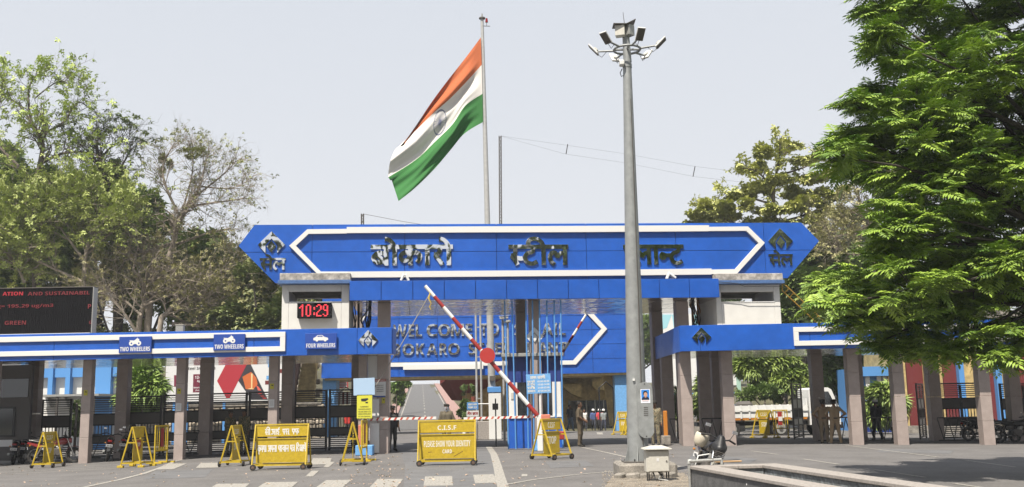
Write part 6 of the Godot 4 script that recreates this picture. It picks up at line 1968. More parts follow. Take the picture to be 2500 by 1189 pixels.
	person("person in jeans and a dark shirt in the shade behind the policeman", on_ground(1391, 66.0), deg_to_rad(30), {"shirt": Color(0.03, 0.03, 0.035), "legs": Color(0.1, 0.14, 0.19), "tall": 1.7, "pose": stride})
	person("person in a red jacket seen through the gate leaf below the yellow camera notice", on_ground(850, 58.0), deg_to_rad(180), {"shirt": Color(0.4, 0.03, 0.02), "legs": Color(0.03, 0.03, 0.035), "long": true, "tall": 1.62})
	person("person in black beside the one in the red jacket, through the gate leaf", on_ground(862, 58.6), deg_to_rad(200), {"shirt": Color(0.01, 0.01, 0.012), "legs": Color(0.02, 0.02, 0.025), "long": true, "tall": 1.7})


# ---------------------------------------------------------------- motorcycles
func motorcycle(label: String, where: Vector3, turn: float, lean: float, paint: Material) -> Node3D:
	var t := thing("motorcycle", label, "motorcycle", where, turn)
	t.rotation.z = lean
	t.rotation_order = EULER_ORDER_YXZ
	for z: float in [-0.64, 0.66]:
		var tr := []
		for k in 25: tr.append(Vector3(0, 0.3 + cos(TAU * k / 24) * 0.255, z + sin(TAU * k / 24) * 0.255))
		var w := part("wheel", tubem(tr, [0.05], 8), M.rubber, t)
		var rim := []
		for k in 21: rim.append(Vector3(0, 0.3 + cos(TAU * k / 20) * 0.2, z + sin(TAU * k / 20) * 0.2))
		part("rim", tubem(rim, [0.016], 6), M.plate_grey, w)
		part("brake_hub", tubem([Vector3(-0.05, 0.3, z), Vector3(0.05, 0.3, z)], [0.07], 14), M.galvanised, w)
		for k in 5: part("spoke", barm(Vector3(0, 0.3, z), Vector3(0, 0.3 + cos(TAU * k / 5) * 0.2, z + sin(TAU * k / 5) * 0.2), 0.02, 0.012), M.plate_grey, w)
		var mg := MB.new()   # mudguard
		for k in 8:
			var a := lerpf(-0.2, 1.75, k / 8.0) if z < 0 else lerpf(-1.1, 0.9, k / 8.0)
			var b := lerpf(-0.2, 1.75, (k + 1) / 8.0) if z < 0 else lerpf(-1.1, 0.9, (k + 1) / 8.0)
			if z < 0:
				a = -a
				b = -b
			mg.bar(Vector3(0, 0.3 + cos(a) * 0.335, z + sin(a) * 0.335), Vector3(0, 0.3 + cos(b) * 0.335, z + sin(b) * 0.335), 0.12, 0.012)
		part("mudguard", mg.done(), paint if z > 0 else M.black, t)
	for x: float in [-0.085, 0.085]:
		part("fork", tubem([Vector3(x, 0.3, 0.66), Vector3(x, 0.92, 0.4)], [0.024], 8), M.chrome, t)
		part("shock", tubem([Vector3(x * 1.3, 0.34, -0.6), Vector3(x * 1.3, 0.7, -0.42)], [0.032], 8), M.plate_grey, t)
		part("swing_arm", tubem([Vector3(x, 0.3, -0.64), Vector3(x, 0.36, -0.1)], [0.022], 6), M.black, t)
		part("grip", tubem([Vector3(x * 2.2, 1.03, 0.36), Vector3(x * 4.2, 1.0, 0.24)], [0.02], 8), M.rubber, t)
		part("mirror_stalk", tubem([Vector3(x * 2.4, 1.04, 0.34), Vector3(x * 3.1, 1.18, 0.32)], [0.008], 5), M.black, t)
		part("mirror", boxm(0.11, 0.07, 0.02, 0.012), M.chrome, t, Vector3(x * 3.3, 1.21, 0.31))
		part("indicator", boxm(0.05, 0.04, 0.05, 0.01), M.amber, t, Vector3(x * 1.8, 0.7, -0.86))
		part("footrest", tubem([Vector3(x, 0.36, 0.0), Vector3(x * 3.0, 0.34, 0.0)], [0.015], 5), M.rubber, t)
	part("handlebar", tubem([Vector3(-0.2, 1.03, 0.36), Vector3(0, 0.97, 0.42), Vector3(0.2, 1.03, 0.36)], [0.015], 8), M.black, t)
	var tk := MB.new()
	field(tk, [[Vector3(0, 0.82, 0.3), Vector3(0, 0.79, -0.02), 0.13, 0.1, Color.WHITE], [Vector3(0.05, 0.78, 0.22), Vector3(0.03, 0.74, -0.02), 0.09, 0.07, Color.WHITE], [Vector3(-0.05, 0.78, 0.22), Vector3(-0.03, 0.74, -0.02), 0.09, 0.07, Color.WHITE]], 0.024, 0.05)
	part("fuel_tank", tk.done(), paint, t)
	var st := MB.new()
	field(st, [[Vector3(0, 0.78, -0.04), Vector3(0, 0.8, -0.3), 0.085, 0.095, Color.WHITE], [Vector3(0, 0.83, -0.4), Vector3(0, 0.87, -0.78), 0.1, 0.075, Color.WHITE], [Vector3(0.06, 0.82, -0.4), Vector3(0.03, 0.85, -0.7), 0.07, 0.05, Color.WHITE], [Vector3(-0.06, 0.82, -0.4), Vector3(-0.03, 0.85, -0.7), 0.07, 0.05, Color.WHITE]], 0.024, 0.05)
	part("seat", st.done(), M.rubber, t)
	part("side_panel", boxm(0.2, 0.2, 0.36, 0.04), paint, t, Vector3(0, 0.64, -0.22))
	part("tail_fairing", polym([Vector2(-0.36, 0.68), Vector2(-0.9, 0.82), Vector2(-0.92, 0.76), Vector2(-0.5, 0.58)], 0.16), paint, t, Vector3(0.08, 0, 0), Vector3(0, -PI / 2, 0))
	part("engine", boxm(0.24, 0.3, 0.34, 0.04), M.plate_grey, t, Vector3(0, 0.42, 0.06))
	part("cylinder", tubem([Vector3(0, 0.5, 0.12), Vector3(0, 0.7, 0.22)], [0.09], 10), M.galvanised, t)
	part("exhaust", tubem([Vector3(0.12, 0.5, 0.22), Vector3(0.15, 0.3, 0.24), Vector3(0.16, 0.28, -0.2), Vector3(0.17, 0.4, -0.85)], [0.022, 0.025, 0.045, 0.05], 8), M.galvanised, t)
	var hl := part("headlamp", tubem([Vector3(0, 0.84, 0.4), Vector3(0, 0.85, 0.56)], [0.07, 0.095], 14), paint, t)
	part("lens", tubem([Vector3(0, 0.85, 0.561), Vector3(0, 0.85, 0.568)], [0.088], 14), M.glass, hl)
	part("tail_lamp", boxm(0.16, 0.07, 0.06, 0.015), M.tail_red, t, Vector3(0, 0.78, -0.92))
	var np := part("number_plate", boxm(0.24, 0.1, 0.012), M.paper, t, Vector3(0, 0.6, -0.94), Vector3(-0.25, 0, 0))
	words("JH 09", 0.18, 0.05, 0.003, M.ink, np, Vector3(0, 0, -0.0085), "lettering", Vector3(0, PI, 0))
	part("grab_rail", tubem([Vector3(0.1, 0.82, -0.55), Vector3(0.09, 0.9, -0.9), Vector3(-0.09, 0.9, -0.9), Vector3(-0.1, 0.82, -0.55)], [0.014], 6), M.galvanised, t)
	part("side_stand", tubem([Vector3(-0.08, 0.36, 0.05), Vector3(-0.22, 0.02, -0.02)], [0.014], 5), M.black, t)
	return t

func build_bikes() -> void:
	var p := at(1710, 1100, 20.3)
	p.y = ground_y(p.x, p.z)
	var near := motorcycle("black motorcycle facing the camera behind the end of the concrete trough", p, deg_to_rad(3), -0.32, M.black_bike)
	var cw := MB.new()
	field(cw, [[Vector3(0, 1.0, 0.46), Vector3(0, 0.8, 0.56), 0.085, 0.12, Color.WHITE], [Vector3(0.07, 0.84, 0.48), Vector3(-0.07, 0.84, 0.48), 0.09, 0.09, Color.WHITE]], 0.02, 0.06)
	var cowl := part("headlamp_cowl", cw.done(), M.black, near)
	for k in 4: part("louvre", boxm(0.2, 0.018, 0.03, 0.006), M.plate_grey, cowl, Vector3(0, 0.74 - k * 0.03, 0.675 - k * 0.012))
	var fp := part("front_plate", boxm(0.26, 0.07, 0.012), M.cabinet, near, Vector3(0, 0.5, 0.72))
	words("JH 09", 0.2, 0.04, 0.003, M.ink, fp, Vector3(0, 0, 0.0085))
	for x: float in [-1.0]: part("leg_guard", tubem([Vector3(x * 0.08, 0.66, 0.2), Vector3(x * 0.3, 0.56, 0.26), Vector3(x * 0.31, 0.34, 0.24), Vector3(x * 0.08, 0.26, 0.16)], [0.016], 6), M.plain_white, near)
	var h := at(1712, 1072, 20.2)
	var t := thing("hung_helmet", "cream helmet hanging open side up from the black motorcycle's handlebar", "helmet", h)
	t.rotation = Vector3(0.2, 0, PI - 0.35)
	var mb := MB.new()
	mb.lathe([Vector2(0.118, -0.13), Vector2(0.14, -0.1), Vector2(0.148, -0.02), Vector2(0.13, 0.08), Vector2(0.08, 0.14), Vector2(0, 0.155)], 20)
	part("shell", mb.done(), mat(0.508, 0.462, 0.37, 0.35), t)
	mb = MB.new()
	mb.lathe([Vector2(0.0, 0.1), Vector2(0.07, 0.09), Vector2(0.11, 0.0), Vector2(0.117, -0.125)], 16)
	part("lining", mb.done(), M.plate_grey, t)
	part("chin_strap", tubem([Vector3(0.11, -0.1, 0), Vector3(0.06, -0.2, 0.05), Vector3(-0.11, -0.1, 0)], [0.008], 5), M.rubber, t)
	for b: Array in [[140, 37.6, 118, M.red_bike, "red motorcycle parked behind the first C.I.S.F STOP barricade", -0.12], [47, 39.0, 196, M.black_bike, "dark motorcycle parked in the shade at the far left edge", 0.1], [76, 39.6, 188, M.black_bike, "dark motorcycle parked beside the red one in the shade", 0.08],
			[268, 38.4, 200, M.red_bike, "dark red motorcycle with a white number plate beside the zigzag barrier", 0.12], [312, 39.0, 190, M.black_bike, "black motorcycle by the second dark column on the left", 0.1],
			[2392, 43.4, 96, M.black_bike, "dark motorcycle beyond the wide right gate leaf", 0.1], [2474, 41.2, 75, M.black_bike, "black motorcycle parked at the far right under the leafy tree", 0.1], [2500, 42.0, 110, M.black_bike, "black motorcycle at the right edge, cut by the frame", 0.08]]:
		motorcycle(b[4], on_ground(b[0], b[1]), deg_to_rad(b[2]), b[5], b[3])
	var hm := thing("hung_helmet", "black full face helmet on the black motorcycle by the second dark column", "helmet", on_ground(326, 38.8) + Vector3(0, 1.22, 0))
	mb = MB.new()
	mb.lathe([Vector2(0.1, -0.14), Vector2(0.14, -0.08), Vector2(0.145, 0.02), Vector2(0.11, 0.11), Vector2(0.05, 0.15), Vector2(0, 0.155)], 18)
	part("shell", mb.done(), M.black_bike, hm)
	part("visor", boxm(0.2, 0.08, 0.03, 0.01), M.glass, hm, Vector3(0, 0.0, 0.13))


# ---------------------------------------------------------------- lorry
func build_truck() -> void:
	var d := 50.5
	var a := at(1700, 1000, d)
	var b := at(2052, 1000, d)
	var L := b.x - a.x
	var t := thing("lorry", "white flat bed lorry facing right behind the right canopy", "lorry", Vector3(a.x, ground_y(b.x, -d) - 0.05, -d))
	span("chassis", Vector3(0.1, 0.62, -1.4), Vector3(L - 0.4, 0.82, -0.5), M.black, t)
	span("bed_floor", Vector3(0, 1.02, -2.1), Vector3(L - 1.65, 1.14, 0), M.plain_white, t)
	for z: float in [0.0, -2.1]:
		span("side_board", Vector3(0, 1.142, z - 0.04), Vector3(L - 1.65, 1.62, z), M.plain_white, t)
		var n := 13
		for k in n: span("stake", Vector3(k * (L - 1.8) / n + 0.1, 0.98, z + 0.002), Vector3(k * (L - 1.8) / n + 0.18, 1.64, z + 0.05), M.plain_white, t)
		span("side_rail", Vector3(0, 1.36, z + 0.052), Vector3(L - 1.65, 1.42, z + 0.08), M.plain_white, t)
	span("orange_strip", Vector3(0, 0.9, -0.05), Vector3(L - 1.7, 1.0, -0.01), M.amber, t)
	span("headboard", Vector3(L - 1.72, 1.142, -2.05), Vector3(L - 1.66, 1.95, -0.05), M.plain_white, t)
	var cab := MB.new()
	var o := PackedVector2Array()
	for p: Vector2 in [Vector2(-1.55, 0.6), Vector2(-1.55, 2.36), Vector2(-1.42, 2.46), Vector2(-0.55, 2.46), Vector2(-0.38, 2.36), Vector2(-0.1, 1.62), Vector2(0, 1.4), Vector2(0, 0.6)]: o.append(p + Vector2(L, 0))
	cab.extrude(o, 1.95)
	part("cab", cab.done(), M.plain_white, t, Vector3(0, 0, -2.0))
	part("window", polym([Vector2(L - 0.98, 1.62), Vector2(L - 0.98, 2.26), Vector2(L - 0.54, 2.26), Vector2(L - 0.26, 1.62)], 0.02), M.glass, t, Vector3(0, 0, -0.05))
	part("window", polym([Vector2(L - 1.46, 1.62), Vector2(L - 1.46, 2.26), Vector2(L - 1.06, 2.26), Vector2(L - 1.06, 1.62)], 0.02), M.glass, t, Vector3(0, 0, -0.05))
	span("windscreen", Vector3(L - 0.33, 1.6, -1.85), Vector3(L - 0.3, 2.2, -0.2), M.glass, t)
	span("door_line", Vector3(L - 1.03, 0.7, -0.049), Vector3(L - 1.02, 1.6, -0.04), M.plate_grey, t)
	span("door_handle", Vector3(L - 0.95, 1.42, -0.048), Vector3(L - 0.8, 1.46, -0.02), M.black, t)
	span("mirror", Vector3(L - 0.25, 1.75, 0.02), Vector3(L - 0.2, 2.1, 0.16), M.black, t)
	span("bumper", Vector3(L - 0.05, 0.42, -2.0), Vector3(L + 0.1, 0.72, -0.05), M.black, t)
	span("blue_band", Vector3(L - 1.5, 1.18, -0.048), Vector3(L - 0.02, 1.3, -0.042), M.sky_blue, t)
	for x: float in [1.75, L - 0.75, 2.9]:
		for z: float in [-0.1, -1.7]:
			var w := part("wheel", tubem([Vector3(0, 0, -0.26), Vector3(0, 0, 0)], [0.46], 22), M.rubber, t, Vector3(x + (1.35 if x == 2.9 else 0.0), 0.46, z))
			part("rim", tubem([Vector3(0, 0, 0.0), Vector3(0, 0, 0.012)], [0.27], 18), M.galvanised, w)
			part("hub", tubem([Vector3(0, 0, 0.01), Vector3(0, 0, 0.06)], [0.1], 10), M.plate_grey, w)
	span("load", Vector3(2.3, 1.15, -1.6), Vector3(3.1, 1.85, -0.8), M.plate_grey, t, 0.15)


# ---------------------------------------------------------------- trees
func leaf_spray(n: int, length: float, width: float, droop: float, seed_: int) -> Mesh:   # a handful of folded leaves round a twig end
	var rng := RandomNumberGenerator.new()
	rng.seed = seed_
	var mb := MB.new()
	for k in n:
		var a := TAU * k / n + rng.randf_range(-0.5, 0.5)
		var up := rng.randf_range(-0.5, 0.7)
		var dir := Vector3(cos(a) * cos(up), sin(up), sin(a) * cos(up))
		var side := dir.cross(Vector3.UP).normalized()
		var l := length * rng.randf_range(0.7, 1.15)
		var o := dir * l * 0.12 + Vector3(rng.randf_range(-0.3, 0.3), rng.randf_range(-0.3, 0.3), rng.randf_range(-0.3, 0.3)) * length * 0.5
		var tip := o + dir * l - Vector3(0, droop * l, 0)
		var mid := o + dir * l * 0.5 - Vector3(0, droop * l * 0.25, 0)
		var w := side * width * 0.5
		var fold := Vector3(0, width * 0.18, 0)
		mb.tri(o, mid + w + fold, mid)
		mb.tri(mid, mid + w + fold, tip)
		mb.tri(o, mid, mid - w + fold)
		mb.tri(mid, tip, mid - w + fold)
	return mb.done()

func frond_mesh() -> Mesh:   # a feathery compound leaf: pairs of folded blades along a bending stalk
	var mb := MB.new()
	var n := 7
	for k in n:
		var t := (k + 0.7) / (n + 0.2)
		var o := Vector3(0, 0.05 * t - 0.1 * t * t, t * 0.44)
		for s: float in [-1.0, 1.0]:
			var l := 0.2 * sin(PI * clampf(t * 0.75 + 0.22, 0, 1)) + 0.04
			var dir := Vector3(s * 0.8, -0.02 - 0.1 * (k % 2), 0.58).normalized()
			var side := dir.cross(Vector3.UP).normalized() * 0.026
			var mid := o + dir * l * 0.5 + Vector3(0, 0.012, 0)
			var tip := o + dir * l - Vector3(0, 0.035, 0)
			var fold := Vector3(0, 0.01, 0)
			mb.tri(o, mid + side - fold, mid)
			mb.tri(mid, mid + side - fold, tip)
			mb.tri(o, mid, mid - side - fold)
			mb.tri(mid, tip, mid - side - fold)
	var e := Vector3(0, -0.05, 0.44)
	mb.tri(e, e + Vector3(0.03, -0.02, 0.06), e + Vector3(0, -0.05, 0.14))
	mb.tri(e, e + Vector3(0, -0.05, 0.14), e + Vector3(-0.03, -0.02, 0.06))
	mb.bar(Vector3.ZERO, Vector3(0, 0.0, 0.24), 0.006, 0.006)
	return mb.done()

func foliage(parent: Node, mesh: Mesh, spots: Array, lo: float, hi: float, ca: Color, cb: Color, rng: RandomNumberGenerator, flat := 0.0, called := "foliage") -> void:   # spots: [point, outward]
	var mm := MultiMesh.new()
	mm.transform_format = MultiMesh.TRANSFORM_3D
	mm.use_colors = true
	mm.mesh = mesh
	mm.instance_count = spots.size()
	var buf := PackedFloat32Array()
	buf.resize(spots.size() * 16)
	for k in spots.size():
		var p: Vector3 = spots[k][0]
		var out: Vector3 = spots[k][1]
		var z := (out + Vector3(rng.randf_range(-0.6, 0.6), rng.randf_range(-0.5, 0.3) * (1.0 - flat), rng.randf_range(-0.6, 0.6))).normalized()
		if flat > 0.0: z = Vector3(z.x, z.y * (1.0 - flat) - 0.12, z.z).normalized()
		var up := Vector3(rng.randf_range(-0.35, 0.35), 1, rng.randf_range(-0.35, 0.35)).normalized()
		if absf(up.dot(z)) > 0.97: up = Vector3.RIGHT
		var x := up.cross(z).normalized()
		var y := z.cross(x)
		var s := rng.randf_range(lo, hi)
		x *= s
		y *= s
		z *= s
		var c := ca.lerp(cb, clampf(rng.randfn(0.5, 0.25), 0, 1))
		var i := k * 16
		buf[i] = x.x
		buf[i + 1] = y.x
		buf[i + 2] = z.x
		buf[i + 3] = p.x
		buf[i + 4] = x.y
		buf[i + 5] = y.y
		buf[i + 6] = z.y
		buf[i + 7] = p.y
		buf[i + 8] = x.z
		buf[i + 9] = y.z
		buf[i + 10] = z.z
		buf[i + 11] = p.z
		buf[i + 12] = c.r
		buf[i + 13] = c.g
		buf[i + 14] = c.b
		buf[i + 15] = 1.0
	mm.buffer = buf
	var o := MultiMeshInstance3D.new()
	o.name = numbered(parent, called)
	o.multimesh = mm
	o.material_override = M.leaf
	parent.add_child(o)
	o.set_meta("kind", "stuff")

func unit(rng: RandomNumberGenerator) -> Vector3:
	while true:
		var v := Vector3(rng.randf_range(-1, 1), rng.randf_range(-1, 1), rng.randf_range(-1, 1))
		if v.length() < 1.0 and v.length() > 0.1: return v.normalized()
	return Vector3.UP

func clump_spots(c: Vector3, r: Vector3, n: int, rng: RandomNumberGenerator, into: Array) -> void:   # leaf places in the outer part of an uneven clump made of smaller tufts
	var tufts := []
	for k in maxi(4, n / 40):
		var v := unit(rng)
		tufts.append(c + v * r * rng.randf_range(0.45, 0.95))
	for k in n:
		var t: Vector3 = tufts[k % tufts.size()]
		var v := unit(rng)
		var p := t + v * r * 0.38 * pow(rng.randf(), 0.45)
		into.append([p, ((p - c) / r).normalized() + Vector3(0, 0.15, 0)])

func branch(mb: MB, tips: Array, p: Vector3, dir: Vector3, l: float, r: float, depth: int, rng: RandomNumberGenerator, wild := 0.55) -> void:
	var pts := [p]
	var d := dir
	for k in 3:
		d = (d + Vector3(rng.randf_range(-wild, wild), rng.randf_range(-wild * 0.5, wild * 0.7), rng.randf_range(-wild, wild)) * 0.5).normalized()
		pts.append(pts[k] + d * l / 3.0)
	mb.tube(pts, [r, r * 0.84, r * 0.68, r * 0.52], 5 if r > 0.03 else 3, false)
	if depth == 0:
		tips.append([pts[2], d])
		tips.append([pts[3], d])
		return
	for k in (3 if depth > 1 else 4):
		var side := (d + unit(rng) * 1.0).normalized()
		branch(mb, tips, pts[1 + k % 3], side, l * rng.randf_range(0.55, 0.8), r * 0.55, depth - 1, rng, wild)

func limbed_tree(called: String, label: String, d: float, limbs: Array, o: Dictionary) -> Node3D:   # limbs: arrays of [px, py, radius] followed from root to tip; the first is the trunk
	var rng := RandomNumberGenerator.new()
	rng.seed = o.seed
	var first: Array = limbs[0]
	var root := on_ground(first[0][0], d)
	var t := thing(called, label, "tree", root)
	var tips := []
	for k in limbs.size():
		var pts := []
		var rr := []
		var z: float = 0.0
		for q: Array in limbs[k]:
			z += rng.randf_range(-0.5, 0.5)
			var p := at(q[0], q[1], d + (z if pts.size() else 0.0)) - root
			if k == 0 and pts.is_empty(): p = Vector3(0, -0.3, 0)
			pts.append(p)
			rr.append(q[2])
		var smooth := []
		var sr := []
		for j in pts.size() - 1:
			for s in 3:
				smooth.append((pts[j] as Vector3).cubic_interpolate(pts[j + 1], pts[maxi(j - 1, 0)], pts[mini(j + 2, pts.size() - 1)], s / 3.0))
				sr.append(lerpf(rr[j], rr[j + 1], s / 3.0))
		smooth.append(pts[-1])
		sr.append(rr[-1])
		part("trunk" if k == 0 else "limb", tubem(smooth, sr, 8), o.bark, t)
		var tw := MB.new()
		for j in range(2 if k else int(smooth.size() * 0.4), smooth.size()):
			for s in o.get("twigs", 2):
				var dir: Vector3 = ((smooth[j] - smooth[j - 1]).normalized() + unit(rng) * 1.1 + Vector3(0, 0.25, 0)).normalized()
				branch(tw, tips, smooth[j], dir, o.get("reach", 1.8) * rng.randf_range(0.6, 1.2), maxf(sr[j] * 0.4, 0.022), o.get("depth", 2), rng)
		if tw.v.size(): part("twigs", tw.done(), o.bark, t).set_meta("kind", "stuff")
	var spots := []
	for q: Array in tips:
		for k in o.get("per_tip", 1):
			if rng.randf() < o.get("chance", 0.6): spots.append([q[0] + unit(rng) * 0.22, q[1]])
	for c: Array in o.get("clumps", []):
		var p := at(c[0], c[1], d + rng.randf_range(-1.2, 1.2)) - root
		var m: float = d / FOCAL
		clump_spots(p, Vector3(c[2] * m, c[3] * m, c[2] * m * 0.8), c[4], rng, spots)
	if spots.size(): foliage(t, o.leaf, spots, o.lo, o.hi, o.ca, o.cb, rng, o.get("flat", 0.0))
	return t

func build_trees() -> void:
	var small := leaf_spray(9, 0.16, 0.1, 0.25, 1)
	var broad := leaf_spray(8, 0.34, 0.17, 0.3, 2)
	var mango := leaf_spray(11, 0.5, 0.12, 0.55, 3)
	var light := {"seed": 11, "bark": M.bark, "leaf": small, "lo": 0.8, "hi": 1.5, "ca": Color(0.27, 0.36, 0.06), "cb": Color(0.5, 0.58, 0.16), "twigs": 2, "reach": 1.55, "depth": 2, "chance": 0.42}
	limbed_tree("tall_tree", "tall airy tree with pale yellow green leaves at the left edge", 63.0, [[[92, 1010, 0.3], [88, 700, 0.26], [86, 480, 0.2], [103, 372, 0.15], [100, 335, 0.12], [76, 297, 0.09], [70, 215, 0.05], [92, 185, 0.03]], [[98, 400, 0.12], [151, 375, 0.09], [212, 372, 0.05], [262, 392, 0.03]], [[97, 327, 0.09], [151, 302, 0.07], [190, 250, 0.05], [222, 268, 0.03]], [[92, 450, 0.12], [30, 390, 0.09], [-20, 330, 0.07], [0, 250, 0.04], [6, 200, 0.03]], [[76, 297, 0.07], [40, 250, 0.05], [10, 235, 0.03]], [[85, 240, 0.05], [130, 205, 0.04], [168, 196, 0.02]]], light)
	limbed_tree("tall_tree", "leaning dark tree wrapped in ivy with a thin fan of twigs above", 65.0, [[[288, 1010, 0.36], [290, 680, 0.34], [298, 600, 0.32], [290, 534, 0.27], [262, 499, 0.24], [252, 443, 0.2], [242, 388, 0.12], [236, 350, 0.06]], [[246, 405, 0.1], [215, 370, 0.06], [180, 340, 0.03]], [[243, 392, 0.1], [275, 355, 0.06], [315, 340, 0.03]], [[252, 443, 0.1], [300, 400, 0.06], [320, 360, 0.03]], [[265, 500, 0.1], [205, 470, 0.05], [170, 430, 0.03]]],
		{"seed": 12, "bark": M.dark_bark, "leaf": broad, "lo": 0.5, "hi": 0.9, "ca": Color(0.06, 0.1, 0.022), "cb": Color(0.2, 0.24, 0.07), "twigs": 3, "reach": 1.5, "depth": 2, "chance": 0.16, "clumps": [[262, 470, 26, 60, 420], [280, 420, 24, 30, 260], [300, 480, 20, 40, 260], [292, 560, 24, 50, 380], [285, 640, 30, 50, 380]]})
	limbed_tree("bare_tree", "nearly bare pale barked tree with a wide fan of twigs left of the sign board", 62.5, [[[352, 1010, 0.26], [368, 696, 0.24], [404, 645, 0.2], [424, 595, 0.18], [432, 554, 0.16], [454, 504, 0.12], [485, 463, 0.08], [500, 405, 0.04], [508, 380, 0.02]], [[439, 529, 0.1], [404, 453, 0.08], [399, 403, 0.06], [424, 352, 0.03]], [[454, 504, 0.09], [530, 494, 0.06], [596, 484, 0.03]], [[424, 595, 0.14], [370, 610, 0.12], [303, 637, 0.1]], [[420, 600, 0.1], [505, 570, 0.06], [570, 556, 0.03]], [[470, 485, 0.07], [540, 430, 0.05], [575, 395, 0.03]], [[444, 520, 0.07], [470, 420, 0.05], [468, 365, 0.03]], [[490, 455, 0.06], [560, 460, 0.04], [600, 445, 0.02]]],
		{"seed": 13, "bark": M.pale_bark, "leaf": small, "lo": 0.5, "hi": 0.9, "ca": Color(0.17, 0.19, 0.06), "cb": Color(0.34, 0.35, 0.13), "twigs": 4, "reach": 1.2, "depth": 2, "chance": 0.17, "clumps": [[400, 400, 26, 36, 160], [470, 372, 50, 20, 150]]})
	limbed_tree("bare_tree", "pale tangled tree whose boughs hang low over the left canopy", 61.0, [[[330, 1010, 0.2], [338, 808, 0.18], [352, 740, 0.15], [364, 690, 0.12], [375, 640, 0.06]], [[345, 770, 0.09], [300, 730, 0.06], [250, 700, 0.04]], [[336, 815, 0.1], [300, 760, 0.07], [262, 720, 0.05]], [[352, 745, 0.08], [420, 720, 0.05], [470, 735, 0.03]]],
		{"seed": 14, "bark": M.pale_bark, "leaf": small, "lo": 0.6, "hi": 1.0, "ca": Color(0.14, 0.13, 0.05), "cb": Color(0.28, 0.26, 0.11), "twigs": 4, "reach": 1.9, "depth": 2, "chance": 0.45})
	limbed_tree("bare_tree", "pale forked tree leaning right towards the clock tower", 61.5, [[[380, 1010, 0.2], [390, 806, 0.18], [407, 766, 0.16], [450, 720, 0.11], [500, 680, 0.08], [560, 655, 0.05]], [[407, 766, 0.11], [450, 742, 0.09], [520, 746, 0.06], [580, 765, 0.04], [640, 760, 0.03]], [[440, 735, 0.06], [560, 700, 0.04], [640, 700, 0.03]], [[420, 790, 0.1], [520, 795, 0.08], [600, 775, 0.06], [668, 735, 0.03]], [[560, 785, 0.06], [600, 740, 0.04], [645, 700, 0.02]]],
		{"seed": 15, "bark": M.pale_bark, "leaf": small, "lo": 0.6, "hi": 1.1, "ca": Color(0.14, 0.13, 0.045), "cb": Color(0.28, 0.27, 0.1), "twigs": 4, "reach": 1.8, "depth": 2, "chance": 0.5})
	limbed_tree("bare_tree", "spindly tree with pale twisted stems above the message board", 61.0, [[[210, 1010, 0.18], [205, 690, 0.14], [215, 600, 0.11], [235, 540, 0.07], [205, 490, 0.03]], [[208, 640, 0.1], [150, 560, 0.07], [120, 520, 0.04]], [[206, 690, 0.1], [100, 640, 0.08], [40, 600, 0.05], [10, 560, 0.03]], [[100, 640, 0.07], [90, 560, 0.05], [60, 500, 0.03]], [[60, 690, 0.1], [40, 650, 0.08], [0, 600, 0.05]], [[215, 620, 0.07], [262, 575, 0.05], [300, 540, 0.03]]],
		{"seed": 16, "bark": M.pale_bark, "leaf": small, "lo": 0.8, "hi": 1.4, "ca": Color(0.2, 0.25, 0.05), "cb": Color(0.4, 0.45, 0.13), "twigs": 4, "reach": 1.9, "depth": 2, "chance": 0.7, "per_tip": 2})
	# dense crowns behind them
	var dense := [["dense dark green tree behind the airy one at the left edge", 68.0, 40, [[20, 420, 80, 60], [90, 470, 80, 70], [-50, 520, 90, 90], [40, 580, 110, 90], [120, 620, 90, 80], [30, 700, 120, 70]], 21],
		["dense green tree behind the ivy wrapped trunk", 70.0, 235, [[225, 470, 50, 50], [200, 560, 70, 60], [260, 560, 70, 70], [230, 660, 90, 80], [290, 480, 40, 50], [170, 660, 80, 70]], 22],
		["dark leafy tree between the ivy trunk and the bare fan", 72.0, 355, [[345, 510, 46, 44], [330, 590, 70, 60], [390, 580, 60, 70], [350, 680, 90, 80], [420, 660, 70, 70]], 23],
		["rounded green tree low behind the bare fan of twigs", 66.0, 500, [[500, 610, 70, 40], [460, 660, 80, 60], [540, 670, 80, 70], [500, 740, 110, 70], [590, 690, 60, 60]], 24],
		["bushy tree just left of the clock tower", 60.0, 640, [[620, 700, 60, 50], [660, 750, 60, 60], [600, 770, 80, 60], [690, 790, 60, 60], [640, 660, 40, 36]], 25],
		["dark tree right of the white right tower behind the yellow ladder", 62.0, 1960, [[1985, 620, 60, 50], [1955, 690, 60, 50], [2030, 680, 70, 60], [1990, 750, 80, 60], [1930, 770, 50, 50], [2070, 740, 70, 60]], 26],
		["dark green tree filling the gap behind the leafy tree", 68.0, 2150, [[2110, 660, 80, 60], [2190, 640, 80, 70], [2140, 760, 100, 80], [2250, 740, 90, 80], [2340, 700, 90, 90], [2420, 760, 100, 90]], 27],
		["shaded tree between the lorry cab and the columns", 64.0, 2040, [[2000, 905, 60, 50], [2060, 900, 60, 60], [2030, 960, 70, 50], [2110, 950, 40, 60]], 28]]
	var dense_nodes := []
	for q: Array in dense:
		var rng := RandomNumberGenerator.new()
		rng.seed = q[4]
		var cl := []
		var limbs := [[[q[2], 1010, 0.3], [q[2] + rng.randf_range(-8, 8), 850, 0.26], [q[3][0][0], q[3][0][1], 0.06]]]
		for c: Array in q[3]:
			cl.append([c[0], c[1], c[2], c[3], 620])
			limbs.append([[q[2], 850, 0.14], [(q[2] + c[0]) * 0.5, (850 + c[1]) * 0.5 + 20, 0.1], [c[0], c[1], 0.04]])
		if q[4] == 28: limbs = [[[q[2], 1040, 0.25], [q[2], 960, 0.2], [q[2] + 10, 900, 0.06]]]
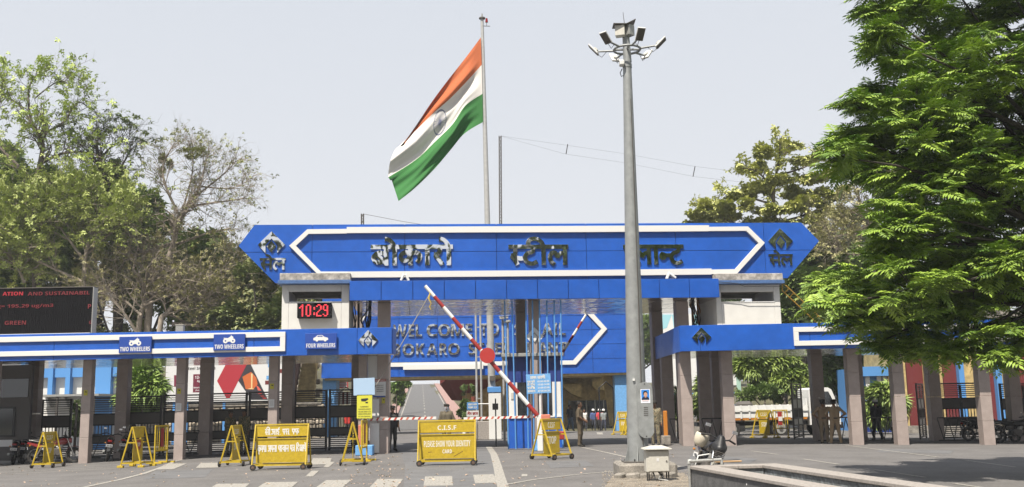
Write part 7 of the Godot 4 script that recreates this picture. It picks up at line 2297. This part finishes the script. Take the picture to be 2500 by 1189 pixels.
		dense_nodes.append(limbed_tree("dense_tree", q[0], q[1], limbs, {"seed": q[4], "bark": M.dark_bark, "leaf": broad, "lo": 0.9, "hi": 1.7, "ca": Color(0.07, 0.12, 0.028), "cb": Color(0.23, 0.3, 0.075) if q[4] != 25 else Color(0.2, 0.2, 0.07), "twigs": 0, "clumps": cl}))
	limbed_tree("layered_tree", "flat layered olive yellow tree above the right end of the sign board", 64.0, [[[1912, 1010, 0.3], [1905, 760, 0.26], [1900, 640, 0.22], [1893, 560, 0.18], [1888, 470, 0.12], [1900, 400, 0.07], [1905, 352, 0.03]], [[1894, 565, 0.1], [1800, 548, 0.07], [1712, 503, 0.04]], [[1890, 500, 0.09], [1820, 480, 0.06], [1760, 470, 0.03]], [[1895, 545, 0.1], [1980, 520, 0.07], [2060, 478, 0.04]], [[1888, 460, 0.08], [1850, 420, 0.05], [1815, 410, 0.03]], [[1892, 430, 0.08], [1960, 410, 0.05], [2010, 385, 0.03]], [[1898, 600, 0.1], [1960, 570, 0.06], [2040, 560, 0.03]]],
		{"seed": 31, "bark": M.bark, "leaf": small, "lo": 1.1, "hi": 2.0, "ca": Color(0.25, 0.28, 0.07), "cb": Color(0.54, 0.54, 0.18), "twigs": 2, "reach": 0.8, "depth": 1, "chance": 0.7, "flat": 0.2,
		"clumps": [[1735, 500, 42, 14, 260], [1790, 505, 50, 18, 340], [1760, 530, 60, 16, 340], [1850, 465, 48, 16, 300], [1830, 420, 30, 14, 180], [1850, 400, 24, 12, 140], [1880, 372, 36, 18, 260], [1935, 358, 44, 14, 280], [1975, 382, 42, 14, 240], [1985, 430, 48, 18, 320], [2035, 470, 44, 16, 260], [1900, 510, 60, 20, 360], [1970, 500, 54, 18, 320], [1850, 545, 70, 16, 360], [1950, 540, 50, 16, 280], [1690, 545, 34, 8, 120], [1720, 520, 40, 12, 220], [1815, 470, 44, 14, 260], [1890, 440, 50, 16, 300], [1950, 470, 50, 16, 300], [2030, 520, 50, 18, 300], [1990, 560, 44, 14, 220]]})
	limbed_tree("thin_tree", "thin brownish tree with sparse dry leaves between the layered and the leafy tree", 60.0, [[[2128, 1010, 0.2], [2130, 760, 0.17], [2132, 640, 0.13], [2112, 560, 0.1], [2095, 470, 0.06], [2085, 425, 0.03]], [[2131, 650, 0.1], [2178, 520, 0.06], [2190, 425, 0.03]], [[2120, 590, 0.07], [2060, 560, 0.05], [2035, 575, 0.03]], [[2125, 620, 0.07], [2070, 620, 0.04], [2040, 600, 0.03]], [[2112, 560, 0.06], [2150, 480, 0.04], [2140, 430, 0.02]]],
		{"seed": 32, "bark": M.pale_bark, "leaf": small, "lo": 0.8, "hi": 1.3, "ca": Color(0.19, 0.18, 0.07), "cb": Color(0.38, 0.36, 0.17), "twigs": 4, "reach": 1.6, "depth": 2, "chance": 0.4})
	# broad leaved bushes seen under the canopies
	for q: Array in [["leafy mango tree behind the left gate leaves", 50.0, 345, [[335, 925, 36, 34], [365, 950, 34, 30], [325, 965, 34, 26], [350, 985, 40, 20]], 41, Color(0.07, 0.13, 0.02), Color(0.24, 0.34, 0.06), mango], ["mango tree with drooping yellow green leaves above the lorry bed", 56.0, 1890, [[1850, 895, 44, 26], [1900, 885, 44, 24], [1945, 905, 36, 26], [1875, 920, 46, 22], [1925, 925, 34, 20], [1815, 890, 30, 24]], 42, Color(0.06, 0.11, 0.02), Color(0.28, 0.36, 0.07), mango],
			["feathery round bush behind the lorry bed", 54.0, 1865, [[1870, 955, 40, 26], [1835, 965, 36, 24], [1900, 965, 26, 20]], 43, Color(0.08, 0.13, 0.03), Color(0.2, 0.28, 0.08), small], ["spiky bush between the first right canopy columns", 48.0, 1735, [[1735, 940, 26, 22], [1742, 965, 24, 24], [1728, 990, 24, 20]], 44, Color(0.12, 0.17, 0.04), Color(0.3, 0.38, 0.11), mango], ["dark hedge plants left of the first right canopy column", 48.0, 1640, [[1630, 980, 20, 26], [1648, 1000, 18, 24], [1665, 985, 16, 24]], 45, Color(0.05, 0.09, 0.02), Color(0.16, 0.24, 0.05), small],
			["bright green shrubs in front of the small blue building", 53.0, 2145, [[2135, 985, 24, 26], [2158, 960, 22, 26], [2178, 990, 20, 24], [2150, 1010, 30, 16]], 46, Color(0.1, 0.17, 0.03), Color(0.3, 0.38, 0.09), mango], ["small round shrub beside the climbing road", 60.0, 1140, [[1142, 1000, 18, 20], [1130, 1012, 14, 14]], 47, Color(0.05, 0.09, 0.02), Color(0.14, 0.2, 0.05), small], ["green bank of shrubs on the left of the climbing road", 92.0, 966, [[968, 945, 22, 20], [970, 968, 16, 18], [985, 935, 14, 14]], 48, Color(0.06, 0.11, 0.02), Color(0.18, 0.28, 0.06), broad], ["shrub in the shade beside the white door, behind the first gate leaf", 44.0, 186, [[186, 1010, 12, 26], [184, 1045, 12, 22]], 49, Color(0.05, 0.08, 0.02), Color(0.12, 0.16, 0.05), small]]:
		var cl := []
		for c: Array in q[3]: cl.append([c[0], c[1], c[2], c[3], 330])
		limbed_tree("bush", q[0], q[1], [[[q[2], 1030, 0.07], [q[2] + 2, 990, 0.05], [q[3][0][0], q[3][0][1], 0.02]], [[q[2], 1000, 0.04], [q[3][1][0], q[3][1][1], 0.015]]], {"seed": q[4], "bark": M.bark, "leaf": q[7], "lo": 0.7, "hi": 1.15, "ca": q[5], "cb": q[6], "twigs": 0, "clumps": cl}).set_meta("category", "bush")
	for q: Array in [[1655, 940, 1000, "short palm with a crown of stiff leaves left of the second right canopy column"], [1742, 935, 1000, "short palm with stiff leaves between two right canopy columns"]]:
		var d := 47.0
		var root := on_ground(q[0], d)
		var t := thing("palm", q[3], "palm", root)
		var top := at(q[0], q[1] + 20, d) - root
		part("trunk", tubem([Vector3.ZERO, top], [0.11, 0.08], 8), M.bark, t)
		var rng := RandomNumberGenerator.new()
		rng.seed = q[0]
		for k in 16:
			var a := TAU * k / 16 + rng.randf()
			var dir := Vector3(cos(a), rng.randf_range(0.1, 1.2), sin(a)).normalized()
			var mb := MB.new()
			var side := dir.cross(Vector3.UP).normalized() * 0.05
			mb.tri(top - side, top + side, top + dir * 0.6)
			mb.tri(top + dir * 0.3 - side, top + dir * 0.9 - Vector3(0, 0.2, 0), top + dir * 0.3 + side)
			part("palm_leaf", mb.done(), mat(0.092, 0.146, 0.031, 0.5), t)
	# scrub over the bank behind the left canopy
	var rng := RandomNumberGenerator.new()
	rng.seed = 51
	var spots := []
	for k in 150:
		var px := rng.randf_range(-160, 760)
		var d := rng.randf_range(66, 73)
		clump_spots(at(px, rng.randf_range(640, 880) + maxf(0, (px - 450) * 0.3), d), Vector3(1.5, 1.1, 1.2), 110, rng, spots)
	var scrub := thing("scrub", "tangled olive brown scrub covering the bank behind the left canopy", "scrub")
	foliage(scrub, small, spots, 0.9, 1.6, Color(0.15, 0.165, 0.045), Color(0.4, 0.42, 0.15), rng)
	scrub.set_meta("kind", "stuff")
	# belt of far trees, and the trees across the road that the steel letters mirror
	var nth := ["first", "second", "third", "fourth", "fifth", "sixth", "seventh", "eighth", "ninth", "tenth"]
	for k in 10:
		var px: float = [-260, 60, 420, 760, 1330, 1560, 1800, 2080, 2400, 2720][k]
		var c := dup(dense_nodes[k % 7], "far woodland tree behind both gates, %s from the left" % nth[k], on_ground(px, 108.0 + (k % 3) * 8.0), k * 1.3)
		c.set_meta("group", "far belt of trees")
	for k in 2:
		var c := dup(dense_nodes[2 + k], "tree at the top of the climbing road, on its %s side" % ["left", "right"][k], on_ground([972, 1082][k], 226.0), k * 2.0)
		c.scale = Vector3.ONE * 1.2
		c.set_meta("group", "far belt of trees")
	var more := nth + ["eleventh", "twelfth", "thirteenth", "fourteenth"]
	for k in 14:
		var x := -36.0 + k * 7.2
		var c := dup(dense_nodes[(k * 3) % 7], "roadside tree behind the photographer, %s from the left" % more[k], Vector3(x, 0, 24.0 + (k * 5) % 9), k * 2.1)
		c.scale = Vector3.ONE * (1.9 if x > 17.0 else 1.3 + 0.05 * (k % 3))
		c.set_meta("group", "trees behind the photographer")
	leafy_tree()

func leafy_tree() -> void:
	var rng := RandomNumberGenerator.new()
	rng.seed = 61
	var root := Vector3(13.6, ground_y(13.6, -21.5), -21.5)
	var t := thing("leafy_tree", "big near tree with feathery bright green leaves filling the right side", "tree", root)
	var fork := Vector3(-0.3, 3.6, 0.3)
	part("trunk", tubem([Vector3(0, -0.2, 0), Vector3(0.1, 1.6, 0), fork], [0.4, 0.33, 0.28], 12), M.bark, t)
	var cl := []
	for q: Array in [[2200, 30, 0.8], [2290, 60, 0.9], [2400, 20, 1.0], [2510, 60, 1.1], [2190, 130, 0.65], [2300, 160, 1.0], [2430, 150, 1.0], [2550, 180, 1.1], [2150, 262, 0.7], [2240, 250, 0.8], [2350, 270, 1.0], [2480, 290, 1.1], [2110, 352, 0.62], [2190, 370, 0.8], [2300, 380, 0.9], [2420, 400, 1.0], [2560, 420, 1.2], [2105, 420, 0.5], [2210, 470, 0.8], [2330, 500, 0.9], [2460, 520, 1.0], [2220, 580, 0.72], [2320, 610, 0.9], [2440, 640, 1.0], [2570, 600, 1.2], [2066, 690, 0.52], [2140, 670, 0.7], [2230, 700, 0.8], [2350, 730, 0.9], [2480, 750, 1.0], [2088, 770, 0.45], [2160, 790, 0.7], [2260, 800, 0.8], [2370, 810, 0.7], [2480, 825, 0.7], [2260, 330, 0.8], [2160, 560, 0.5], [2270, 530, 0.8], [2390, 570, 0.9], [2180, 620, 0.6], [2380, 660, 0.9], [2290, 700, 0.8], [2400, 340, 0.9], [2250, 420, 0.8], [2360, 440, 0.9], [2150, 835, 0.34], [2230, 850, 0.34], [2330, 862, 0.32], [2450, 870, 0.34],
			[2120, 215, 0.3], [2095, 262, 0.28], [2070, 330, 0.36], [2060, 385, 0.36], [2150, 20, 0.4], [2165, 95, 0.4], [2030, 700, 0.34], [2020, 740, 0.3], [2120, 730, 0.5], [2680, 150, 1.6], [2680, 420, 1.7], [2700, 700, 1.6], [2850, 300, 1.9], [2860, 600, 1.9], [2400, -110, 1.3], [2560, -120, 1.5], [2760, -100, 1.8], [2300, -70, 0.9], [2500, -280, 1.6], [2700, -320, 1.8], [2900, -60, 1.8], [2640, 880, 1.0], [2780, 860, 1.2]]:
		cl.append([at(q[0], q[1], rng.randf_range(19.6, 23.8)) - root, q[2] * 0.86])
	var spots := []
	for q: Array in cl:
		var c: Vector3 = q[0]
		var r: float = q[1]
		var base := fork + Vector3(rng.randf_range(-0.2, 0.2), rng.randf_range(0, 3.0) * (1.0 if c.y > 6.0 else 0.1), rng.randf_range(-0.2, 0.2))
		var mid := base.lerp(c, 0.55) + Vector3(0, 0.5, 0) + unit(rng) * 0.3
		var reach := base.distance_to(c)
		part("limb", tubem([base, base.lerp(mid, 0.5) + unit(rng) * 0.12, mid, mid.lerp(c, 0.6) + unit(rng) * 0.15, c], [0.04 + reach * 0.008, 0.035 + reach * 0.006, 0.038, 0.026, 0.014], 7), M.dark_bark, t)
		var tw := MB.new()
		var n := int(r * 27.0)
		for k in n:   # a thin bough that ends in a tuft of fronds spread all round
			var v := unit(rng)
			v.y = v.y * 0.8 + 0.1
			var a := c + v * r * 0.25
			var b := c + v * r * (rng.randf_range(0.6, 1.1) if k % 8 else rng.randf_range(1.15, 1.5))
			tw.tube([a, a.lerp(b, 0.5) + Vector3(0, 0.06, 0), b], [0.014, 0.011, 0.006], 4, false)
			var turn := rng.randf() * TAU
			for q2 in 7:
				var an := turn + TAU * q2 / 7.0
				var o2 := Vector3(cos(an), 0, sin(an)) * 0.9 + Vector3(v.x, 0, v.z) * 0.5
				spots.append([b - Vector3(0, rng.randf() * 0.06, 0), o2 + Vector3(0, rng.randf_range(-0.15, 0.4), 0)])
			for s in 3:
				var an := rng.randf() * TAU
				spots.append([a.lerp(b, 0.45 + 0.18 * s), Vector3(cos(an), rng.randf_range(-0.1, 0.4), sin(an))])
		part("twigs", tw.done(), M.dark_bark, t).set_meta("kind", "stuff")
	foliage(t, frond_mesh(), spots, 0.5, 1.25, Color(0.06, 0.13, 0.013), Color(0.29, 0.41, 0.048), rng, 0.0)


# ---------------------------------------------------------------- notices, stickers, plants, litter
func build_small_things() -> void:
	# stickers and papers on the front columns
	for s: Array in [[209, 959, 37.01, "green camera sticker on the first front column", M.sticker, 0.14, 0.2], [437, 955, 37.01, "green camera sticker on the second front column", M.sticker, 0.14, 0.2], [664, 943, 37.01, "green camera sticker on the third front column", M.sticker, 0.14, 0.2], [936, 978, 37.17, "green camera sticker on the column beside the road", M.sticker, 0.12, 0.2],
			[436, 994, 37.01, "white paper notice on the second front column", M.paper, 0.2, 0.28], [663, 985, 37.01, "white paper notice on the third front column", M.paper, 0.2, 0.3]]:
		var p := at(s[1 - 1], s[1], s[2])
		var t := thing("sticker" if s[4] == M.sticker else "paper_notice", s[3], "notice", p)
		part("sheet", boxm(s[5], s[6], 0.006), s[4], t)
		if s[4] == M.sticker:
			part("pictogram", boxm(0.06, 0.04, 0.003), M.ink, t, Vector3(0.01, 0.03, 0.005), Vector3(0, 0, -0.3))
		else:
			for k in 5: part("print_line", boxm(0.14, 0.008, 0.002), M.plate_grey, t, Vector3(0, 0.09 - k * 0.04, 0.004))
	# camera warning board
	var p := at(890, 993, 36.4)
	var t := thing("warning_board", "yellow camera surveillance notice with a chequered edge below the blue board", "sign", p)
	part("board", boxm(0.56, 0.88, 0.02, 0.004), M.cctv_yellow, t)
	for k in 11:
		for y: float in [-0.42, 0.42]: part("check", boxm(0.026, 0.03, 0.003), M.ink, t, Vector3(-0.265 + k * 0.053, y, 0.0115))
	var cam := part("camera_pictogram", polym([Vector2(-0.12, 0.2), Vector2(-0.13, 0.29), Vector2(0.12, 0.31), Vector2(0.14, 0.26), Vector2(0.02, 0.19)], 0.004), M.ink, t, Vector3(0, 0, 0.0105))
	part("bracket_pictogram", boxm(0.09, 0.05, 0.004), M.ink, cam, Vector3(0.08, 0.15, 0.0025))
	for l: Array in [["CAMERA", 0.0, 0.3], ["SURVEILLANCE", -0.09, 0.44], ["YOU ARE UNDER CCTV", -0.18, 0.46], ["CAMERA SURVEILLANCE", -0.26, 0.46], ["B.S. Police Department", -0.35, 0.44]]:
		words(l[0], l[2], 0.05, 0.002, M.ink, t, Vector3(0, l[1], 0.012))
	t = thing("warning_post", "thin post carrying the blue board and the yellow camera notice", "post", on_ground(890, 36.48))
	part("post", tubem([Vector3(0, 0, 0), Vector3(0, 2.7, 0)], [0.03], 8), M.plate_grey, t)
	p = at(889, 944, 36.4)
	var o := part("blank_board", boxm(0.78, 0.62, 0.02, 0.004), mat(0.323, 0.447, 0.601, 0.5), self, p, Vector3(0, 0, 0.02))
	tag(o, "blank pale blue board above the yellow camera notice", "sign")
	p = at(928, 946, 37.15)
	t = thing("notice_board", "white printed board with a red DIRECTORATE heading on the column beside the road", "sign", p)
	part("board", boxm(0.42, 0.62, 0.02), M.paper, t)
	part("heading_band", boxm(0.42, 0.09, 0.004), mat(0.308, 0.046, 0.031, 0.6), t, Vector3(0, 0.265, 0.012))
	words("DIRECTORATE", 0.36, 0.05, 0.002, M.paper, t, Vector3(0, 0.265, 0.0148))
	for k in 4: words(["VIGILANCE", "CONTACT OFFICER", "PHONE NUMBER", "BOKARO"][k], 0.26, 0.032, 0.002, M.ink, t, Vector3(0, 0.08 - k * 0.075, 0.0112))
	p = at(926, 965, 37.15)
	o = part("blue_plate", boxm(0.44, 0.14, 0.014), M.sign_blue, self, p)
	tag(o, "narrow dark blue plate under the DIRECTORATE board", "sign")
	p = at(917, 996, 37.13)
	o = part("map_notice", boxm(0.26, 0.66, 0.012), M.paper, self, p)
	tag(o, "grey white notice right of the yellow camera board", "notice")
	p = at(914, 1060, 37.16)
	o = part("white_door_panel", boxm(0.36, 1.08, 0.03), M.plain_white, self, Vector3(p.x, 0.56, p.z))
	tag(o, "plain white panel leaning at the foot of the column by the orange box", "panel")
	# signs by the climbing road
	p = on_ground(1154, 47.5)
	t = thing("double_sign", "blue Hindi sign over a white one with red writing beside the road", "sign", p)
	for x: float in [-0.22, 0.22]: part("post", tubem([Vector3(x, 0, 0), Vector3(x, 1.72, 0)], [0.02], 6), M.galvanised, t)
	var by := at(1154, 991, 47.5).y - p.y
	part("blue_board", boxm(0.54, 0.34, 0.02), M.light_blue, t, Vector3(0, by, 0.03))
	hindi("sa a aa na _ sa ma ya", 0.42, 0.08, M.paint_white, t, Vector3(-0.21, by + 0.02, 0.042), 0.2, 0.003, "lettering")
	hindi("ma kha ya _ da aa ra", 0.42, 0.08, M.paint_white, t, Vector3(-0.21, by - 0.12, 0.042), 0.2, 0.003, "lettering")
	part("white_board", boxm(0.58, 0.28, 0.02), M.paper, t, Vector3(0, by - 0.36, 0.03))
	hindi("la ii na _ kha da aa na", 0.5, 0.11, M.red_paint, t, Vector3(-0.25, by - 0.42, 0.042), 0.2, 0.003, "lettering")
	p = on_ground(835, 70.0)
	t = thing("red_board", "small red notice board with white lines through the left gate leaf", "sign", p)
	part("post", tubem([Vector3(0, 0, 0), Vector3(0, 3.4, 0)], [0.04], 6), M.galvanised, t)
	part("board", boxm(0.86, 0.46, 0.03), mat(0.347, 0.031, 0.031, 0.6), t, Vector3(0, at(835, 940, 70).y - p.y, 0.05))
	for k in 4: part("print_line", boxm(0.7, 0.05, 0.004), M.paper, t, Vector3(0, at(835, 935, 70).y - p.y - k * 0.1 + 0.06, 0.068))
	# red and white kerb seen through the left leaves
	a_kerb(812, 856, 973, 66.0)
	# potted plants by the ochre wall
	for q: Array in [[1156, 980, 74.0, "potted plant on a ledge of the ochre building, larger one"], [1138, 985, 73.0, "potted plant on a ledge of the ochre building, smaller one"]]:
		p = at(q[0], q[1], q[2])
		t = thing("potted_plant", q[3], "plant", p)
		var mb := MB.new()
		mb.lathe([Vector2(0.14, 0), Vector2(0.2, 0.3), Vector2(0.22, 0.32), Vector2(0.18, 0.33)], 12)
		part("pot", mb.done(), mat(0.231, 0.054, 0.031, 0.8), t)
		var rng := RandomNumberGenerator.new()
		rng.seed = q[0]
		var spots := []
		clump_spots(Vector3(0, 0.9, 0), Vector3(0.45, 0.55, 0.4), 60, rng, spots)
		foliage(t, leaf_spray(8, 0.2, 0.1, 0.3, 8), spots, 0.6, 1.0, Color(0.05, 0.09, 0.02), Color(0.14, 0.2, 0.05), rng)
		part("stem", tubem([Vector3(0, 0.3, 0), Vector3(0.03, 1.0, 0)], [0.02], 5), M.bark, t)
		part("ledge", boxm(0.5, 0.3, 0.4), M.ochre, t, Vector3(0, -0.15, 0))
	# pink kerb box and rails under the camera poles
	p = on_ground(1178, 50.0)
	t = thing("planter", "low pinkish concrete planter left of the flagpole foot", "planter", p)
	part("box", boxm(0.8, 0.9, 0.5, 0.02), M.coping, t, Vector3(0, 0.45, 0))
	part("grey_side", boxm(0.3, 0.8, 0.4), M.plate_grey, t, Vector3(0.6, 0.4, 0))
	for y: float in [1.0, 1.75]: part("rail", tubem([Vector3(-0.4, y, 0.2), Vector3(0.6, y, 0.2)], [0.03], 6), M.plain_white, t)
	# ladder up to the right tower
	var l0 := at(1915, 704, 39.6)
	var l1 := at(2010, 793, 40.4)
	t = thing("ladder", "yellow iron ladder sloping down from the right white tower", "ladder", l1)
	var side := Vector3(0.07, 0.1, 0.24)
	for s: float in [-1.0, 1.0]: part("rail", tubem([l0 - l1 + side * s * 0.7, side * s * 0.7], [0.02], 6), M.ladder_yellow, t)
	for k in 8:
		var c := (l0 - l1) * (k + 0.5) / 8.0
		part("rung", tubem([c - side * 0.7, c + side * 0.7], [0.013], 5), M.ladder_yellow, t)
	part("top_hoop", tubem([l0 - l1 + side * 0.7, l0 - l1 + Vector3(-0.1, 0.2, 0.1), l0 - l1 - side * 0.7], [0.016], 6), M.ladder_yellow, t)
	# cable bundles under the ends of the gate
	for q: Array in [[880, 745, 800, 40.5, "tangle of black cables and struts under the left end of the gate", false], [1700, 745, 796, 42.0, "tangle of black cables and orange pipes under the right end of the gate", true]]:
		var rng := RandomNumberGenerator.new()
		rng.seed = q[0]
		p = at(q[0], q[2] + 20, q[3])
		t = thing("cable_tangle", q[4], "cables", p)
		for k in 9:
			var x := rng.randf_range(-0.4, 0.35)
			var hgt: float = at(q[0], q[1], q[3]).y - p.y
			part("cable", tubem([Vector3(x, 0, 0), Vector3(x + rng.randf_range(-0.3, 0.3), hgt * 0.5, 0.05 * k), Vector3(x + rng.randf_range(-0.3, 0.3), hgt, 0.05 * k)], [0.028], 5), M.amber if q[5] and k % 3 == 0 else M.cable, t)
		part("strut", boxm(0.09, 1.7, 0.09), M.plate_grey, t, Vector3(-0.1, 0.75, -0.1))
	# wire sagging over the right tower parapet
	var w := part("parapet_cable", tubem([gl(1752, 688, -0.1), gl(1800, 692, -0.1), gl(1818, 699, -0.12), gl(1905, 699, -0.12)], [0.012], 5), M.cable)
	w.transform = gate.transform
	tag(w, "thin black cable sagging across the stained band of the right tower", "cable")
	# dry leaves and grit
	var rng := RandomNumberGenerator.new()
	rng.seed = 71
	var lf := MB.new()
	lf.tri(Vector3(-0.05, 0.004, 0), Vector3(0, 0.022, 0.03), Vector3(0.06, 0.006, 0))
	lf.tri(Vector3(-0.05, 0.004, 0), Vector3(0.06, 0.006, 0), Vector3(0.0, 0.018, -0.03))
	var spots := []
	for k in 420:
		var g := gr(rng.randf_range(-60, 1660) if k % 4 else rng.randf_range(830, 1000), rng.randf_range(1100, 1200))
		spots.append([g + Vector3(0, 0.008, 0), Vector3(rng.randf_range(-1, 1), 0, rng.randf_range(-1, 1))])
	var lit := thing("fallen_leaves", "dry fallen leaves scattered over the asphalt", "leaves")
	foliage(lit, lf.done(), spots, 0.4, 1.1, Color(0.42, 0.28, 0.2), Color(0.6, 0.45, 0.34), rng, 1.0)
	lit.set_meta("kind", "stuff")
	var st := MB.new()
	st.box(Vector3(0.03, 0.02, 0.025), Transform3D(), 0.006)
	var grit := []
	for k in 1300:
		var g := gr(rng.randf_range(1470, 1690), rng.randf_range(1150, 1200))
		grit.append([g + Vector3(0, 0.016, 0), Vector3(rng.randf_range(-1, 1), 0, rng.randf_range(-1, 1))])
	var gt := thing("gravel", "loose gravel on the bare soil round the lamp pole", "gravel")
	foliage(gt, st.done(), grit, 0.25, 0.75, Color(0.22, 0.18, 0.14), Color(0.42, 0.37, 0.3), rng, 1.0)
	gt.set_meta("kind", "stuff")

func a_kerb(px0: float, px1: float, py: float, d: float) -> void:
	var a := at(px0, py, d)
	var b := at(px1, py, d)
	var t := thing("painted_kerb", "low kerb painted in red and white bands behind the left gate leaf", "kerb", a)
	for k in 9: part("kerb_stone", boxm((b.x - a.x) / 9.0 - 0.01, 0.8, 0.4, 0.02), M.maroon if k % 2 else M.plain_white, t, Vector3((k + 0.5) * (b.x - a.x) / 9.0, 0, 0))
